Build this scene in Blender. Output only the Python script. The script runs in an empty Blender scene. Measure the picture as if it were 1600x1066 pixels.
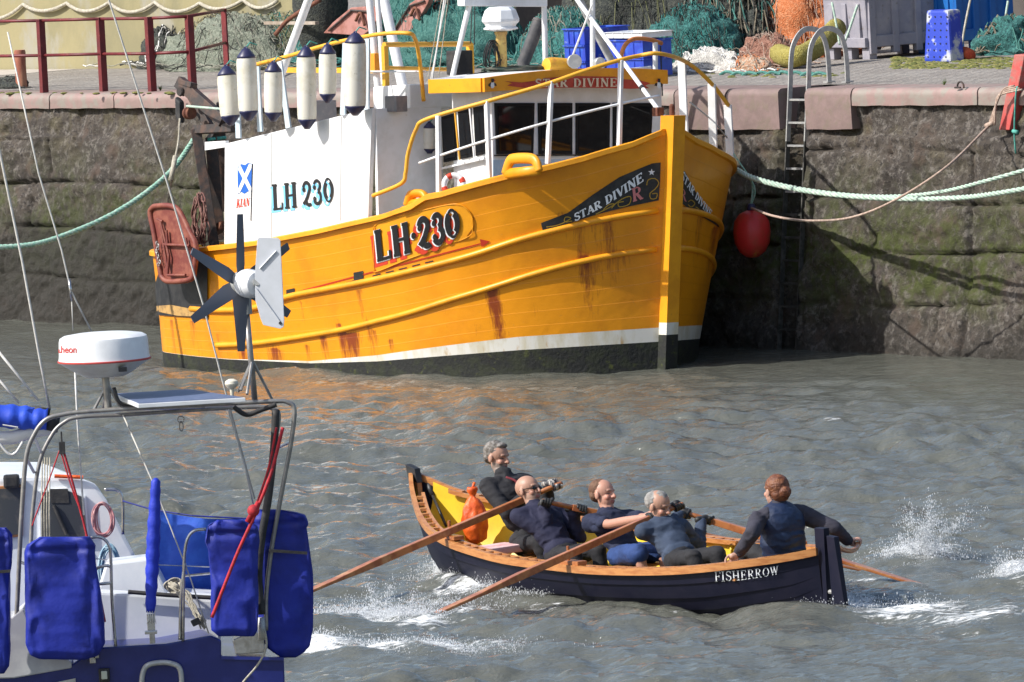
import bpy, bmesh, math, random
import numpy as np
from mathutils import Vector, Matrix
from mathutils.bvhtree import BVHTree
rnd = random.Random(7); rng = np.random.default_rng(7)
sc = bpy.context.scene
COL = sc.collection
# ------------------------------------------------------------ camera, sky, sun
FPX = 16500.0; CAM_H = 8.8; PITCH = math.atan(1166/FPX); ROLL = -math.radians(3.0)
def _rx(a): c, s = math.cos(a), math.sin(a); return np.array([[1,0,0],[0,c,-s],[0,s,c]])
def _rz(a): c, s = math.cos(a), math.sin(a); return np.array([[c,-s,0],[s,c,0],[0,0,1]])
CM = _rx(math.pi/2-PITCH) @ _rz(ROLL); CP = np.array([0, 0, CAM_H])
cam_d = bpy.data.cameras.new('camera'); cam = bpy.data.objects.new('camera', cam_d); COL.objects.link(cam)
m4 = np.eye(4); m4[:3,:3] = CM; m4[:3,3] = CP
cam.matrix_world = Matrix(m4.tolist())
cam_d.sensor_width = 36; cam_d.lens = 36*FPX/1600; cam_d.clip_start = 1; cam_d.clip_end = 3000
sc.camera = cam
SUN_H = np.array([-0.95, -0.31]); SUN_H /= np.linalg.norm(SUN_H); SUN_EL = math.radians(42)
sun_dir = np.array([SUN_H[0]*math.cos(SUN_EL), SUN_H[1]*math.cos(SUN_EL), math.sin(SUN_EL)])
w = bpy.data.worlds.new('World'); sc.world = w; w.use_nodes = True
nt = w.node_tree; bg = nt.nodes['Background']; sky = nt.nodes.new('ShaderNodeTexSky')
sky.sky_type = 'NISHITA'; sky.sun_disc = False; sky.sun_elevation = SUN_EL
sky.sun_rotation = math.atan2(sun_dir[0], sun_dir[1]); sky.air_density = 1.0; sky.dust_density = 2.0; sky.ozone_density = 1.0
nt.links.new(sky.outputs[0], bg.inputs[0]); bg.inputs[1].default_value = 0.15
sd = bpy.data.lights.new('sun', 'SUN'); sd.energy = 4.8; sd.angle = math.radians(0.5); sd.color = (1, .965, .91)
so = bpy.data.objects.new('sun', sd); COL.objects.link(so); so.location = (0, 0, 40)
so.rotation_euler = Vector(sun_dir.tolist()).to_track_quat('Z', 'Y').to_euler()
sc.view_settings.view_transform = 'Standard'; sc.view_settings.look = 'None'; sc.view_settings.exposure = 0.22; sc.view_settings.gamma = 1
try: sc.cycles.max_bounces = 6; sc.cycles.caustics_reflective = False; sc.cycles.caustics_refractive = False
except Exception: pass
# ------------------------------------------------------------ picture geometry helpers (photo pixel -> real place)
def V(*a): return np.array(a, float)
def nrm(v): v = np.asarray(v, float); return v/np.linalg.norm(v)
def ray(px, py): return CM @ np.array([(px-800)/FPX, (533-py)/FPX, -1.0])
def atz(px, py, z=0.0): d = ray(px, py); return CP + d*((z-CAM_H)/d[2])
def aty(px, py, Y): d = ray(px, py); return CP + d*(Y/d[1])
def atpl(px, py, p0, n): d = ray(px, py); return CP + d*(np.dot(p0-CP, n)/np.dot(d, n))
def itp(x, xs, ys): return float(np.interp(x, xs, ys))
def vnoise(P, seed=0):
    """smooth value noise for points P (n,3) -> (n,) in -1..1"""
    P = np.asarray(P, float); I = np.floor(P).astype(np.int64); f = P-I; f = f*f*(3-2*f)
    def h(i, j, k):
        n = (i*374761393 + j*668265263 + k*2147483647 + seed*1274126177) & 0xffffffff
        n = ((n ^ (n >> 13))*1274126177) & 0xffffffff; n = n ^ (n >> 16)
        return (n & 0xffff)/32767.5-1
    r = 0
    for dx in (0, 1):
        for dy in (0, 1):
            for dz in (0, 1):
                wgt = (f[:,0] if dx else 1-f[:,0])*(f[:,1] if dy else 1-f[:,1])*(f[:,2] if dz else 1-f[:,2])
                r = r+wgt*h(I[:,0]+dx, I[:,1]+dy, I[:,2]+dz)
    return r
def fbm(P, o=4, seed=0):
    P = np.asarray(P, float); r = 0; a = 1; t = 0
    for k in range(o): r = r+a*vnoise(P*2**k, seed+k); t += a; a *= .5
    return r/t
# ------------------------------------------------------------ mesh builder
class MB:
    def __init__(s): s.v = []; s.f = []; s.m = []
    def add(s, vs, fs, m=0):
        o = len(s.v); s.v.extend([tuple(map(float, p)) for p in vs]); s.f.extend([tuple(o+i for i in f) for f in fs]); s.m.extend([m]*len(fs)); return s
    def hexa(s, c, m=0):
        """8 corners: bottom 0-3, top 4-7 in the same order"""
        return s.add(c, [(0,3,2,1),(4,5,6,7),(0,1,5,4),(1,2,6,5),(2,3,7,6),(3,0,4,7)], m)
    def box(s, c, x, y, z, m=0):
        """centre and three half-axis vectors"""
        c, x, y, z = map(np.asarray, (c, x, y, z))
        return s.hexa([c-x-y-z, c+x-y-z, c+x+y-z, c-x+y-z, c-x-y+z, c+x-y+z, c+x+y+z, c-x+y+z], m)
    def tube(s, pts, r, seg=8, closed=False, m=0, ov=None):
        pts = [np.asarray(p, float) for p in pts]; n = len(pts)
        rr = r if hasattr(r, '__len__') else [r]*n
        o = len(s.v); u = None
        for i, p in enumerate(pts):
            if closed: t = pts[(i+1) % n]-pts[i-1]
            else: t = pts[min(i+1, n-1)]-pts[max(i-1, 0)]
            L = np.linalg.norm(t); t = t/L if L > 1e-9 else V(0,0,1)
            if u is None: u = np.cross(t, V(0,0,1) if abs(t[2]) < .9 else V(1,0,0))
            u = u-t*np.dot(u, t); u = nrm(u) if np.linalg.norm(u) > 1e-6 else nrm(np.cross(t, V(0,1,.1))); b = np.cross(t, u)
            for k in range(seg):
                a = 2*math.pi*k/seg; s.v.append(tuple(p+rr[i]*(math.cos(a)*u+math.sin(a)*b*(ov or 1))))
        for i in range(n if closed else n-1):
            j = (i+1) % n
            for k in range(seg):
                q = (k+1) % seg; s.f.append((o+i*seg+k, o+i*seg+q, o+j*seg+q, o+j*seg+k)); s.m.append(m)
        if not closed:
            s.f.append(tuple(o+k for k in range(seg))[::-1]); s.m.append(m)
            s.f.append(tuple(o+(n-1)*seg+k for k in range(seg))); s.m.append(m)
        return s
    def lathe(s, prof, c, ax=(0,0,1), seg=24, m=0, sq=1.0):
        """profile [(r, h)] spun round axis ax from c"""
        ax = nrm(ax); u = nrm(np.cross(ax, V(0,1,0) if abs(ax[1]) < .9 else V(1,0,0))); b = np.cross(ax, u); o = len(s.v); c = np.asarray(c, float)
        for r, h in prof:
            for k in range(seg):
                a = 2*math.pi*k/seg; s.v.append(tuple(c+ax*h+r*(math.cos(a)*u+sq*math.sin(a)*b)))
        for i in range(len(prof)-1):
            for k in range(seg):
                q = (k+1) % seg; s.f.append((o+i*seg+k, o+i*seg+q, o+(i+1)*seg+q, o+(i+1)*seg+k)); s.m.append(m)
        s.f.append(tuple(o+k for k in range(seg))[::-1]); s.m.append(m)
        s.f.append(tuple(o+(len(prof)-1)*seg+k for k in range(seg))); s.m.append(m)
        return s
    def prism(s, poly, off, m=0):
        """polygon of 3D points extruded by vector off"""
        n = len(poly); a = [np.asarray(p, float) for p in poly]; b = [p+off for p in a]
        return s.add(a+b, [tuple(range(n))[::-1], tuple(range(n, 2*n))]+[(i, (i+1) % n, n+(i+1) % n, n+i) for i in range(n)], m)
    def ell(s, c, r, ax=None, seg=14, rings=9, m=0):
        """ellipsoid; ax = 3x3 rows of axes"""
        A = np.eye(3) if ax is None else np.asarray(ax); o = len(s.v); c = np.asarray(c, float)
        for i in range(rings+1):
            th = math.pi*i/rings
            for k in range(seg):
                a = 2*math.pi*k/seg; q = V(math.sin(th)*math.cos(a)*r[0], math.sin(th)*math.sin(a)*r[1], math.cos(th)*r[2])
                s.v.append(tuple(c+q@A))
        for i in range(rings):
            for k in range(seg):
                q = (k+1) % seg; s.f.append((o+i*seg+k, o+(i+1)*seg+k, o+(i+1)*seg+q, o+i*seg+q)); s.m.append(m)
        return s
    def cone(s, a, b, ra, rb, seg=12):
        """round cone (capsule) from a to b"""
        a = np.asarray(a, float); b = np.asarray(b, float); d = b-a; L = np.linalg.norm(d); t = d/max(L, 1e-9); prof = []
        for i in range(5):
            th = math.pi/2*(1-i/4); prof.append((max(ra*math.cos(th), 1e-4), -ra*math.sin(th)))
        for i in range(5):
            th = math.pi/2*i/4; prof.append((max(rb*math.cos(th), 1e-4), L+rb*math.sin(th)))
        return s.lathe(prof, a, t, seg)
    def build(s, name, mats, parent=None, smooth=False, bevel=0, tri=None):
        me = bpy.data.meshes.new(name)
        org = V(*parent['_w']) if parent is not None else V(0,0,0)
        vv = np.array(s.v)-org if s.v else np.zeros((0,3))
        me.from_pydata(vv.tolist(), [], s.f); me.validate(verbose=False); me.update()
        ms = mats if isinstance(mats, (list, tuple)) else [mats]
        for q in ms: me.materials.append(q)
        if len(ms) > 1 and len(me.polygons) == len(s.m): me.polygons.foreach_set('material_index', s.m)
        bm = bmesh.new(); bm.from_mesh(me); bmesh.ops.remove_doubles(bm, verts=bm.verts, dist=1e-5); bmesh.ops.recalc_face_normals(bm, faces=bm.faces)
        if bevel: bmesh.ops.bevel(bm, geom=[e for e in bm.edges if len(e.link_faces) == 2 and e.calc_face_angle(0) > .6], offset=bevel, segments=2, affect='EDGES', profile=.6, clamp_overlap=True)
        bm.to_mesh(me); bm.free()
        if smooth:
            me.polygons.foreach_set('use_smooth', [True]*len(me.polygons))
            if smooth == 'auto':
                try: me.set_sharp_from_angle(angle=math.radians(38))
                except Exception: pass
        ob = bpy.data.objects.new(name, me); COL.objects.link(ob)
        if parent is not None:
            ob.parent = parent; ob['_w'] = list(parent['_w'])
        else: ob['_w'] = [0.0, 0.0, 0.0]
        return ob
    def thing(s, name, label, cat, mats, group=None, smooth=False, bevel=0, kind=None):
        """single-mesh thing with its origin at its base"""
        a = np.array(s.v); b = V((a[:,0].min()+a[:,0].max())/2, (a[:,1].min()+a[:,1].max())/2, a[:,2].min())
        s.v = [tuple(p) for p in (a-b)]
        ob = s.build(name, mats, None, smooth, bevel); ob.location = b.tolist(); ob['_w'] = b.tolist()
        return tag(ob, label, cat, group, kind)
def tag(o, label=None, cat=None, group=None, kind=None):
    for k, v in (('label', label), ('category', cat), ('group', group), ('kind', kind)):
        if v: o[k] = v
    return o
def empty(name, loc, label, cat, group=None):
    o = bpy.data.objects.new(name, None); COL.objects.link(o); o.location = [float(x) for x in loc]; o.empty_display_size = .2
    o['_w'] = [float(x) for x in loc]; return tag(o, label, cat, group)
def curve_pts(pts, n=40, closed=False):
    """Catmull-Rom through points"""
    P = [np.asarray(p, float) for p in pts]; out = []; m = len(P); segs = m if closed else m-1; k = max(2, n//segs)
    for i in range(segs):
        p0 = P[i-1] if (i > 0 or closed) else P[0]*2-P[1]; p1 = P[i]; p2 = P[(i+1) % m]; p3 = P[(i+2) % m] if (i+2 < m or closed) else P[-1]*2-P[-2]
        for j in range(k):
            t = j/k; out.append(.5*((2*p1)+(-p0+p2)*t+(2*p0-5*p1+4*p2-p3)*t*t+(-p0+3*p1-3*p2+p3)*t**3))
    if not closed: out.append(P[-1])
    return out
# ------------------------------------------------------------ materials
def pm(name, c, c2=None, sc_=4.0, rough=.6, metal=0.0, bump=0.0, bs=40.0, stretch=(1,1,1), c3=None, s3=20.0, thr=(.45,.6), coat=0.0, thr3=(.55,.7), spec=None, dist=.01):
    m = bpy.data.materials.new(name); m.use_nodes = True; n = m.node_tree; L = n.links.new; b = n.nodes['Principled BSDF']
    b.inputs['Roughness'].default_value = rough; b.inputs['Metallic'].default_value = metal
    b.inputs['Base Color'].default_value = (*c, 1)
    if coat: b.inputs['Coat Weight'].default_value = coat; b.inputs['Coat Roughness'].default_value = .15
    if spec is not None: b.inputs['Specular IOR Level'].default_value = spec
    tc = n.nodes.new('ShaderNodeTexCoord'); mp = n.nodes.new('ShaderNodeMapping'); mp.inputs['Scale'].default_value = stretch; L(tc.outputs['Object'], mp.inputs[0])
    last = None
    def layer(prev, col, scale, th):
        no = n.nodes.new('ShaderNodeTexNoise'); no.inputs['Scale'].default_value = scale; no.inputs['Detail'].default_value = 7; no.inputs['Roughness'].default_value = .62
        L(mp.outputs[0], no.inputs['Vector']); mr = n.nodes.new('ShaderNodeMapRange'); mr.inputs[1].default_value = th[0]; mr.inputs[2].default_value = th[1]
        L(no.outputs[0], mr.inputs[0]); mx = n.nodes.new('ShaderNodeMixRGB'); L(mr.outputs[0], mx.inputs[0])
        if prev is None: mx.inputs[1].default_value = (*c, 1)
        else: L(prev, mx.inputs[1])
        mx.inputs[2].default_value = (*col, 1); return mx.outputs[0]
    if c2: last = layer(last, c2, sc_, thr)
    if c3: last = layer(last, c3, s3, thr3)
    if last is not None: L(last, b.inputs['Base Color'])
    if bump:
        no = n.nodes.new('ShaderNodeTexNoise'); no.inputs['Scale'].default_value = bs; no.inputs['Detail'].default_value = 6; L(mp.outputs[0], no.inputs['Vector'])
        bp = n.nodes.new('ShaderNodeBump'); bp.inputs['Strength'].default_value = bump; bp.inputs['Distance'].default_value = dist; L(no.outputs[0], bp.inputs['Height']); L(bp.outputs[0], b.inputs['Normal'])
    m['_last'] = 1
    return m
M = {}
M['white'] = pm('white_paint', (.8,.8,.8), (.71,.71,.69), 3, .45, c3=(.5,.42,.33), s3=9, thr3=(.68,.85), bump=.15, bs=12)
M['white_clean'] = pm('white_gelcoat', (.8,.81,.82), (.72,.73,.74), 5, .3)
M['yellow'] = pm('yellow_paint', (.86,.36,.012), (.74,.29,.01), 2.5, .42, c3=(.42,.14,.03), s3=16, thr3=(.64,.8), bump=.2, bs=9)
M['rail_yellow'] = pm('rail_yellow_paint', (.8,.4,.03), (.55,.22,.04), 9, .5, thr=(.55,.75), bump=.2, bs=60)
M['black'] = pm('black_paint', (.018,.018,.02), (.035,.034,.034), 8, .5, bump=.2, bs=30)
M['black_rubber'] = pm('black_rubber', (.02,.02,.022), (.045,.042,.04), 8, .7, bump=.3, bs=30)
M['galv'] = pm('galvanised_steel', (.42,.42,.41), (.55,.54,.5), 14, .45, .4, bump=.2, bs=60, c3=(.3,.2,.13), s3=10, thr3=(.62,.75))
M['steel'] = pm('stainless_steel', (.52,.52,.53), (.35,.34,.33), 12, .22, .9)
M['greysteel'] = pm('grey_rod_steel', (.26,.25,.24), (.36,.34,.31), 12, .4, .55)
M['rust'] = pm('rusty_iron', (.14,.05,.03), (.25,.1,.05), 10, .85, bump=.5, bs=40, c3=(.05,.03,.025), s3=5)
M['darkiron'] = pm('dark_greasy_iron', (.035,.028,.026), (.09,.05,.035), 7, .65, bump=.4, bs=30)
M['door_red'] = pm('red_oxide_paint', (.17,.035,.025), (.26,.08,.05), 6, .6, bump=.3, bs=20)
M['door_pink'] = pm('faded_red_oxide', (.42,.2,.17), (.3,.12,.09), 5, .75, bump=.3, bs=20)
M['railred'] = pm('maroon_paint', (.17,.02,.022), (.12,.015,.02), 6, .5, c3=(.25,.1,.07), s3=18, thr3=(.62,.75))
M['postred'] = pm('flaking_red_paint', (.5,.075,.065), (.4,.13,.11), 6, .7, bump=.4, bs=30, c3=(.25,.17,.13), s3=10, thr3=(.58,.68))
M['glass'] = pm('dark_window_glass', (.008,.009,.011), None, rough=.05, spec=.35)
M['blackframe'] = pm('black_window_rubber', (.008,.008,.009), None, rough=.6, spec=.2)
M['fender'] = pm('white_fender_vinyl', (.72,.69,.6), (.6,.56,.44), 4, .45, c3=(.4,.36,.25), s3=14, thr3=(.63,.75), bump=.1, bs=12)
M['navycap'] = pm('navy_vinyl', (.018,.02,.07), (.03,.03,.08), 6, .4)
M['buoyred'] = pm('red_buoy_vinyl', (.62,.03,.03), (.5,.05,.03), 4, .42, c3=(.5,.22,.04), s3=2.6, thr3=(.6,.66))
M['greenrope'] = pm('green_mooring_rope', (.22,.42,.33), (.4,.52,.44), 30, .8, bump=.6, bs=60)
M['teal'] = pm('teal_rope', (.05,.3,.25), (.12,.4,.33), 20, .85)
M['palerope'] = pm('pale_green_rope', (.34,.47,.38), (.5,.56,.48), 26, .85, bump=.6, bs=60)
M['brownrope'] = pm('brown_rope', (.33,.23,.18), (.5,.38,.3), 30, .85)
M['greyrope'] = pm('grey_rope', (.36,.33,.26), (.5,.46,.38), 24, .9, bump=.5, bs=60)
M['whiterope'] = pm('white_rope', (.7,.69,.66), (.55,.53,.5), 24, .85)
M['redrope'] = pm('red_rope', (.5,.02,.03), (.3,.02,.03), 30, .75)
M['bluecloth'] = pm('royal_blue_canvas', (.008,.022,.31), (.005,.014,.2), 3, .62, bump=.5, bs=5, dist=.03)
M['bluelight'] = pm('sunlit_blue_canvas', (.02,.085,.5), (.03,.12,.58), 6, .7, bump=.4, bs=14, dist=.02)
M['bluehull'] = pm('navy_gelcoat', (.012,.02,.15), (.02,.03,.19), 3, .22)
M['wood'] = pm('varnished_larch', (.52,.23,.075), (.4,.15,.045), 7, .38, stretch=(1,1,6), bump=.1, bs=20, coat=.3)
M['oarwood'] = pm('varnished_oar_wood', (.42,.155,.05), (.3,.09,.03), 9, .35, bump=.1, bs=20, coat=.3, c3=(.55,.3,.13), s3=5)
M['skiffyellow'] = pm('skiff_yellow_paint', (.78,.55,.02), (.68,.46,.02), 4, .45)
M['skiffnavy'] = pm('skiff_navy_paint', (.006,.007,.02), (.01,.01,.024), 5, .5, spec=.25)
M['orange'] = pm('orange_drybag', (.8,.13,.015), (.62,.08,.01), 7, .5, bump=.6, bs=14, dist=.02)
M['binblue'] = pm('blue_bin_plastic', (.01,.12,.42), (.015,.16,.48), 3, .5, bump=.2, bs=10)
M['crateblue'] = pm('blue_crate_plastic', (.02,.05,.42), (.03,.1,.5), 5, .45, c3=(.35,.4,.5), s3=12, thr3=(.62,.72))
M['bingrey'] = pm('grey_bin_plastic', (.27,.26,.3), (.33,.31,.34), 4, .55, bump=.2, bs=10, c3=(.2,.17,.15), s3=11, thr3=(.6,.72))
M['plank'] = pm('weathered_plank', (.3,.24,.18), (.42,.36,.3), 7, .85, bump=.4, bs=30, stretch=(1,1,.2))
def metal(c): return pm('metal_%d' % int(c*100), (c,c,c), None, rough=.3, metal=.9)
# ------------------------------------------------------------ the quay line
QA = atz(200, 507); QB = atz(1500, 557); QD = nrm(QB-QA); QN = V(QD[1], -QD[0], 0); BAT = 0.12
def qz(s): return 2.864+.00896*s
def qpt(s, back, z): return QA+QD*s-QN*back+V(0,0,z)
def qs(px, py=300):
    return float(np.dot(atpl(px, py, QA-QN*BAT*1.7, QN)-QA, QD))
def deck(px, py, dz=0.0):
    z = 2.93
    for _ in range(4): p = atz(px, py, z); z = qz(np.dot(p-QA, QD))+dz
    return atz(px, py, z)
def wallp(px, py, out=0.0):
    """point on the battered face of the quay"""
    nb = nrm(QN+V(0,0,BAT)); return atpl(px, py, QA+QN*out, nb)
# ---------------- water
def make_water():
    nx, ny = 600, 1500; x0, x1, y0, y1 = -13.5, 13.5, 80.0, 152.0
    X, Y = np.meshgrid(np.linspace(x0, x1, nx), np.linspace(y0, y1, ny)); Z = np.zeros_like(X)
    r = np.random.default_rng(11)
    for k in range(120):
        lam = .13*(22**(r.random()**1.0)); kk = 2*math.pi/lam; th = math.radians(238+r.normal()*36)
        slope = .05*(lam/(lam+.05))*(1.25 if lam < .6 else 1)*(1.0 if lam < 1.6 else .55); amp = slope/kk; ph = r.random()*6.28
        arg = kk*(X*math.cos(th)+Y*math.sin(th))+ph+1.3*np.sin(.35*X+.21*Y+k); s_ = np.sin(arg)
        Z += amp*(s_+.25*np.cos(2*arg))
    P = np.stack([X.ravel(), Y.ravel(), np.zeros(X.size)], 1)
    Z *= (.78+.5*fbm(P*.33, 2, 5).reshape(X.shape))
    Z += .02*fbm(P*np.array([2.2, 1.5, 1]), 4, 9).reshape(X.shape)
    calm = np.clip(((P-QA)@QN)/7.0, .3, 1).reshape(X.shape); Z *= calm
    foam = np.zeros_like(Z)
    # (px, py, radius px across, radius px down, strength, lift in m)
    spots = [(700,898,30,20,1.0,.1),(742,928,75,12,1.0,.05),(835,948,70,6,.5,.0),(600,966,110,10,.8,.03),(540,972,70,8,.75,.02),(660,975,60,8,.8,.02),(735,952,50,8,.7,0),
             (500,1012,60,7,1.0,.08),(590,1022,80,6,.9,.07),(690,1018,80,7,.75,.05),(770,1008,70,6,.55,.03),(900,1002,90,5,.28,0),
             (1250,938,42,15,1.2,.1),(1320,945,80,10,1.0,.05),(1420,955,110,12,.85,.03),(1540,965,110,12,.8,.02),(1480,990,120,8,.35,0),(1590,900,40,22,.9,.05),
             (1440,868,70,12,.8,.04),(1300,664,26,4,.6,.05),(1350,905,60,9,.6,.0),(1050,957,150,5,.35,0),(1180,950,60,7,.6,0),(1240,1040,120,8,.2,0),(600,1045,160,8,.12,0)]
    for px, py, rx, ry, st, lift in spots:
        c = atz(px, py); sx = 175*1.0; rX = rx/sx; rY = ry/17.0
        g = np.exp(-((X-c[0])/rX)**2-((Y-c[1])/rY)**2); foam = np.maximum(foam, g*st); Z += lift*g
    fr = np.minimum.reduce([(X-x0)/1.0, (x1-X)/1.0, (Y-y0)/1.5, (y1-Y)/1.5]); Z *= np.clip(fr, 0, 1)
    me = bpy.data.meshes.new('water'); vs = np.stack([X.ravel(), Y.ravel(), Z.ravel()], 1)
    i = np.arange(ny-1)[:,None]*nx+np.arange(nx-1)[None]; i = i.ravel(); F = np.stack([i, i+1, i+nx+1, i+nx], 1)
    # surrounding calm sheets, butted to the edges of the fine sheet
    ex = 400; ring = [(-ex,-60,x0,y1+250),(x1,-60,ex,y1+250),(x0,-60,x1,y0),(x0,y1,x1,y1+250)]
    ev = []; ef = []; o = len(vs)
    for a, b, c, d in ring: ef.append((o, o+1, o+2, o+3)); ev += [(a,b,0),(c,b,0),(c,d,0),(a,d,0)]; o += 4
    vs = np.concatenate([vs, np.array(ev)]); F = np.concatenate([F, np.array(ef)])
    me.vertices.add(len(vs)); me.vertices.foreach_set('co', vs.ravel()); me.loops.add(F.size); me.loops.foreach_set('vertex_index', F.ravel().astype(np.int32))
    me.polygons.add(len(F)); me.polygons.foreach_set('loop_start', (np.arange(len(F))*4).astype(np.int32)); me.update(calc_edges=True)
    me.polygons.foreach_set('use_smooth', [True]*len(F))
    at = me.attributes.new('foam', 'FLOAT', 'POINT'); at.data.foreach_set('value', np.concatenate([foam.ravel(), np.zeros(16)]).astype(np.float32))
    m = bpy.data.materials.new('harbour_water'); m.use_nodes = True; n = m.node_tree; L = n.links.new; b = n.nodes['Principled BSDF']
    b.inputs['Roughness'].default_value = .05; b.inputs['IOR'].default_value = 1.333; b.inputs['Specular IOR Level'].default_value = 1.0
    tc = n.nodes.new('ShaderNodeTexCoord')
    n1 = n.nodes.new('ShaderNodeTexNoise'); n1.inputs['Scale'].default_value = .5; n1.inputs['Detail'].default_value = 3; L(tc.outputs['Object'], n1.inputs['Vector'])
    c1 = n.nodes.new('ShaderNodeMixRGB'); c1.inputs[1].default_value = (.085,.089,.075,1); c1.inputs[2].default_value = (.115,.118,.097,1); L(n1.outputs[0], c1.inputs[0])
    fa = n.nodes.new('ShaderNodeAttribute'); fa.attribute_name = 'foam'
    mp = n.nodes.new('ShaderNodeMapping'); mp.inputs['Scale'].default_value = (.62, 1.25, 1); L(tc.outputs['Object'], mp.inputs[0])
    n2 = n.nodes.new('ShaderNodeTexNoise'); n2.inputs['Scale'].default_value = 13; n2.inputs['Detail'].default_value = 8; n2.inputs['Roughness'].default_value = .72; L(mp.outputs[0], n2.inputs['Vector'])
    sm = n.nodes.new('ShaderNodeMath'); sm.operation = 'MULTIPLY_ADD'; sm.inputs[1].default_value = .42; L(fa.outputs['Fac'], sm.inputs[0]); L(n2.outputs[0], sm.inputs[2])
    mr = n.nodes.new('ShaderNodeMapRange'); mr.inputs[1].default_value = .70; mr.inputs[2].default_value = .90; L(sm.outputs[0], mr.inputs[0])
    c2 = n.nodes.new('ShaderNodeMixRGB'); c2.inputs[2].default_value = (.88,.9,.9,1); L(mr.outputs[0], c2.inputs[0]); L(c1.outputs[0], c2.inputs[1]); L(c2.outputs[0], b.inputs['Base Color'])
    rr = n.nodes.new('ShaderNodeMapRange'); rr.inputs[3].default_value = .05; rr.inputs[4].default_value = .8; L(mr.outputs[0], rr.inputs[0]); L(rr.outputs[0], b.inputs['Roughness'])
    n3 = n.nodes.new('ShaderNodeTexNoise'); n3.inputs['Scale'].default_value = 8; n3.inputs['Detail'].default_value = 6; n3.inputs['Roughness'].default_value = .6; n3.inputs['Distortion'].default_value = .6; L(mp.outputs[0], n3.inputs['Vector'])
    bp = n.nodes.new('ShaderNodeBump'); bp.inputs["Strength"].default_value = .9; bp.inputs["Distance"].default_value = .04; L(n3.outputs[0], bp.inputs['Height']); L(bp.outputs[0], b.inputs['Normal'])
    me.materials.append(m); ob = bpy.data.objects.new('water', me); COL.objects.link(ob); ob['kind'] = 'structure'; ob['_w'] = [0,0,0]
    return vs[:nx*ny,2].reshape(ny, nx), (x0, x1, y0, y1)
WZ, WB = make_water()
def wz(x, y):
    ny, nx = WZ.shape; i = int(np.clip((y-WB[2])/(WB[3]-WB[2])*(ny-1), 0, ny-1)); j = int(np.clip((x-WB[0])/(WB[1]-WB[0])*(nx-1), 0, nx-1)); return float(WZ[i, j])
# sea bed / harbour floor under the water so that nothing is open below
# ---------------- quay wall
REC = (qs(1213, 250), qs(1251, 250))
def stone_mat():
    m = bpy.data.materials.new('weathered_quay_stone'); m.use_nodes = True; n = m.node_tree; L = n.links.new; b = n.nodes['Principled BSDF']; b.inputs['Roughness'].default_value = .85
    tc = n.nodes.new('ShaderNodeTexCoord'); O = tc.outputs['Object']
    def noise(s, d=7, r=.65): q = n.nodes.new('ShaderNodeTexNoise'); q.inputs['Scale'].default_value = s; q.inputs['Detail'].default_value = d; q.inputs['Roughness'].default_value = r; L(O, q.inputs['Vector']); return q.outputs[0]
    def rng_(x, a, c, lo=0, hi=1): q = n.nodes.new('ShaderNodeMapRange'); q.inputs[1].default_value = a; q.inputs[2].default_value = c; q.inputs[3].default_value = lo; q.inputs[4].default_value = hi; L(x, q.inputs[0]); return q.outputs[0]
    def mix(f, a, c):
        q = n.nodes.new('ShaderNodeMixRGB'); L(f, q.inputs[0])
        for i, x in ((1, a), (2, c)):
            if isinstance(x, tuple): q.inputs[i].default_value = (*x, 1)
            else: L(x, q.inputs[i])
        return q.outputs[0]
    def mul(a, c, op='MULTIPLY'):
        q = n.nodes.new('ShaderNodeMath'); q.operation = op
        for i, x in ((0, a), (1, c)):
            if isinstance(x, (int, float)): q.inputs[i].default_value = x
            else: L(x, q.inputs[i])
        return q.outputs[0]
    c = mix(rng_(noise(.9), .42, .6), (.055,.045,.037), (.105,.085,.066)); c = mix(rng_(noise(11), .5, .62), c, (.18,.16,.14)); c = mix(rng_(noise(26), .52, .6), c, (.04,.033,.03))
    c = mix(rng_(noise(2.6), .55, .66), c, (.10,.07,.053))
    sx = n.nodes.new('ShaderNodeSeparateXYZ'); L(O, sx.inputs[0]); z = sx.outputs[2]
    band = mul(rng_(z, .25, .8), rng_(z, 2.3, 1.2)); moss = mul(band, rng_(noise(1.5), .40, .54)); moss = mul(moss, rng_(noise(9), .4, .55, .25, .95))
    c = mix(moss, c, (.06,.075,.01))
    top = mul(rng_(z, 1.9, 2.6), rng_(noise(2.1), .52, .62, 0, .5)); c = mix(top, c, (.15,.13,.06))
    wz_ = mul(z, mul(noise(1.1), 1.6), 'SUBTRACT'); xs = rng_(sx.outputs[0], -4.4, -1.8, -1.15, -.05); blackish = rng_(mul(wz_, xs, 'ADD'), -.35, -.95); c = mix(mul(blackish, .86), c, (.022,.02,.015))  # stone goes near black towards the foot, most of all at the left
    L(c, b.inputs['Base Color'])
    bp = n.nodes.new('ShaderNodeBump'); bp.inputs['Strength'].default_value = 1.0; bp.inputs['Distance'].default_value = .04; h = mul(noise(22, 9, .75), mul(noise(6), .8), 'ADD'); L(h, bp.inputs['Height']); L(bp.outputs[0], b.inputs['Normal'])
    return m
M['stone'] = stone_mat()
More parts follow.
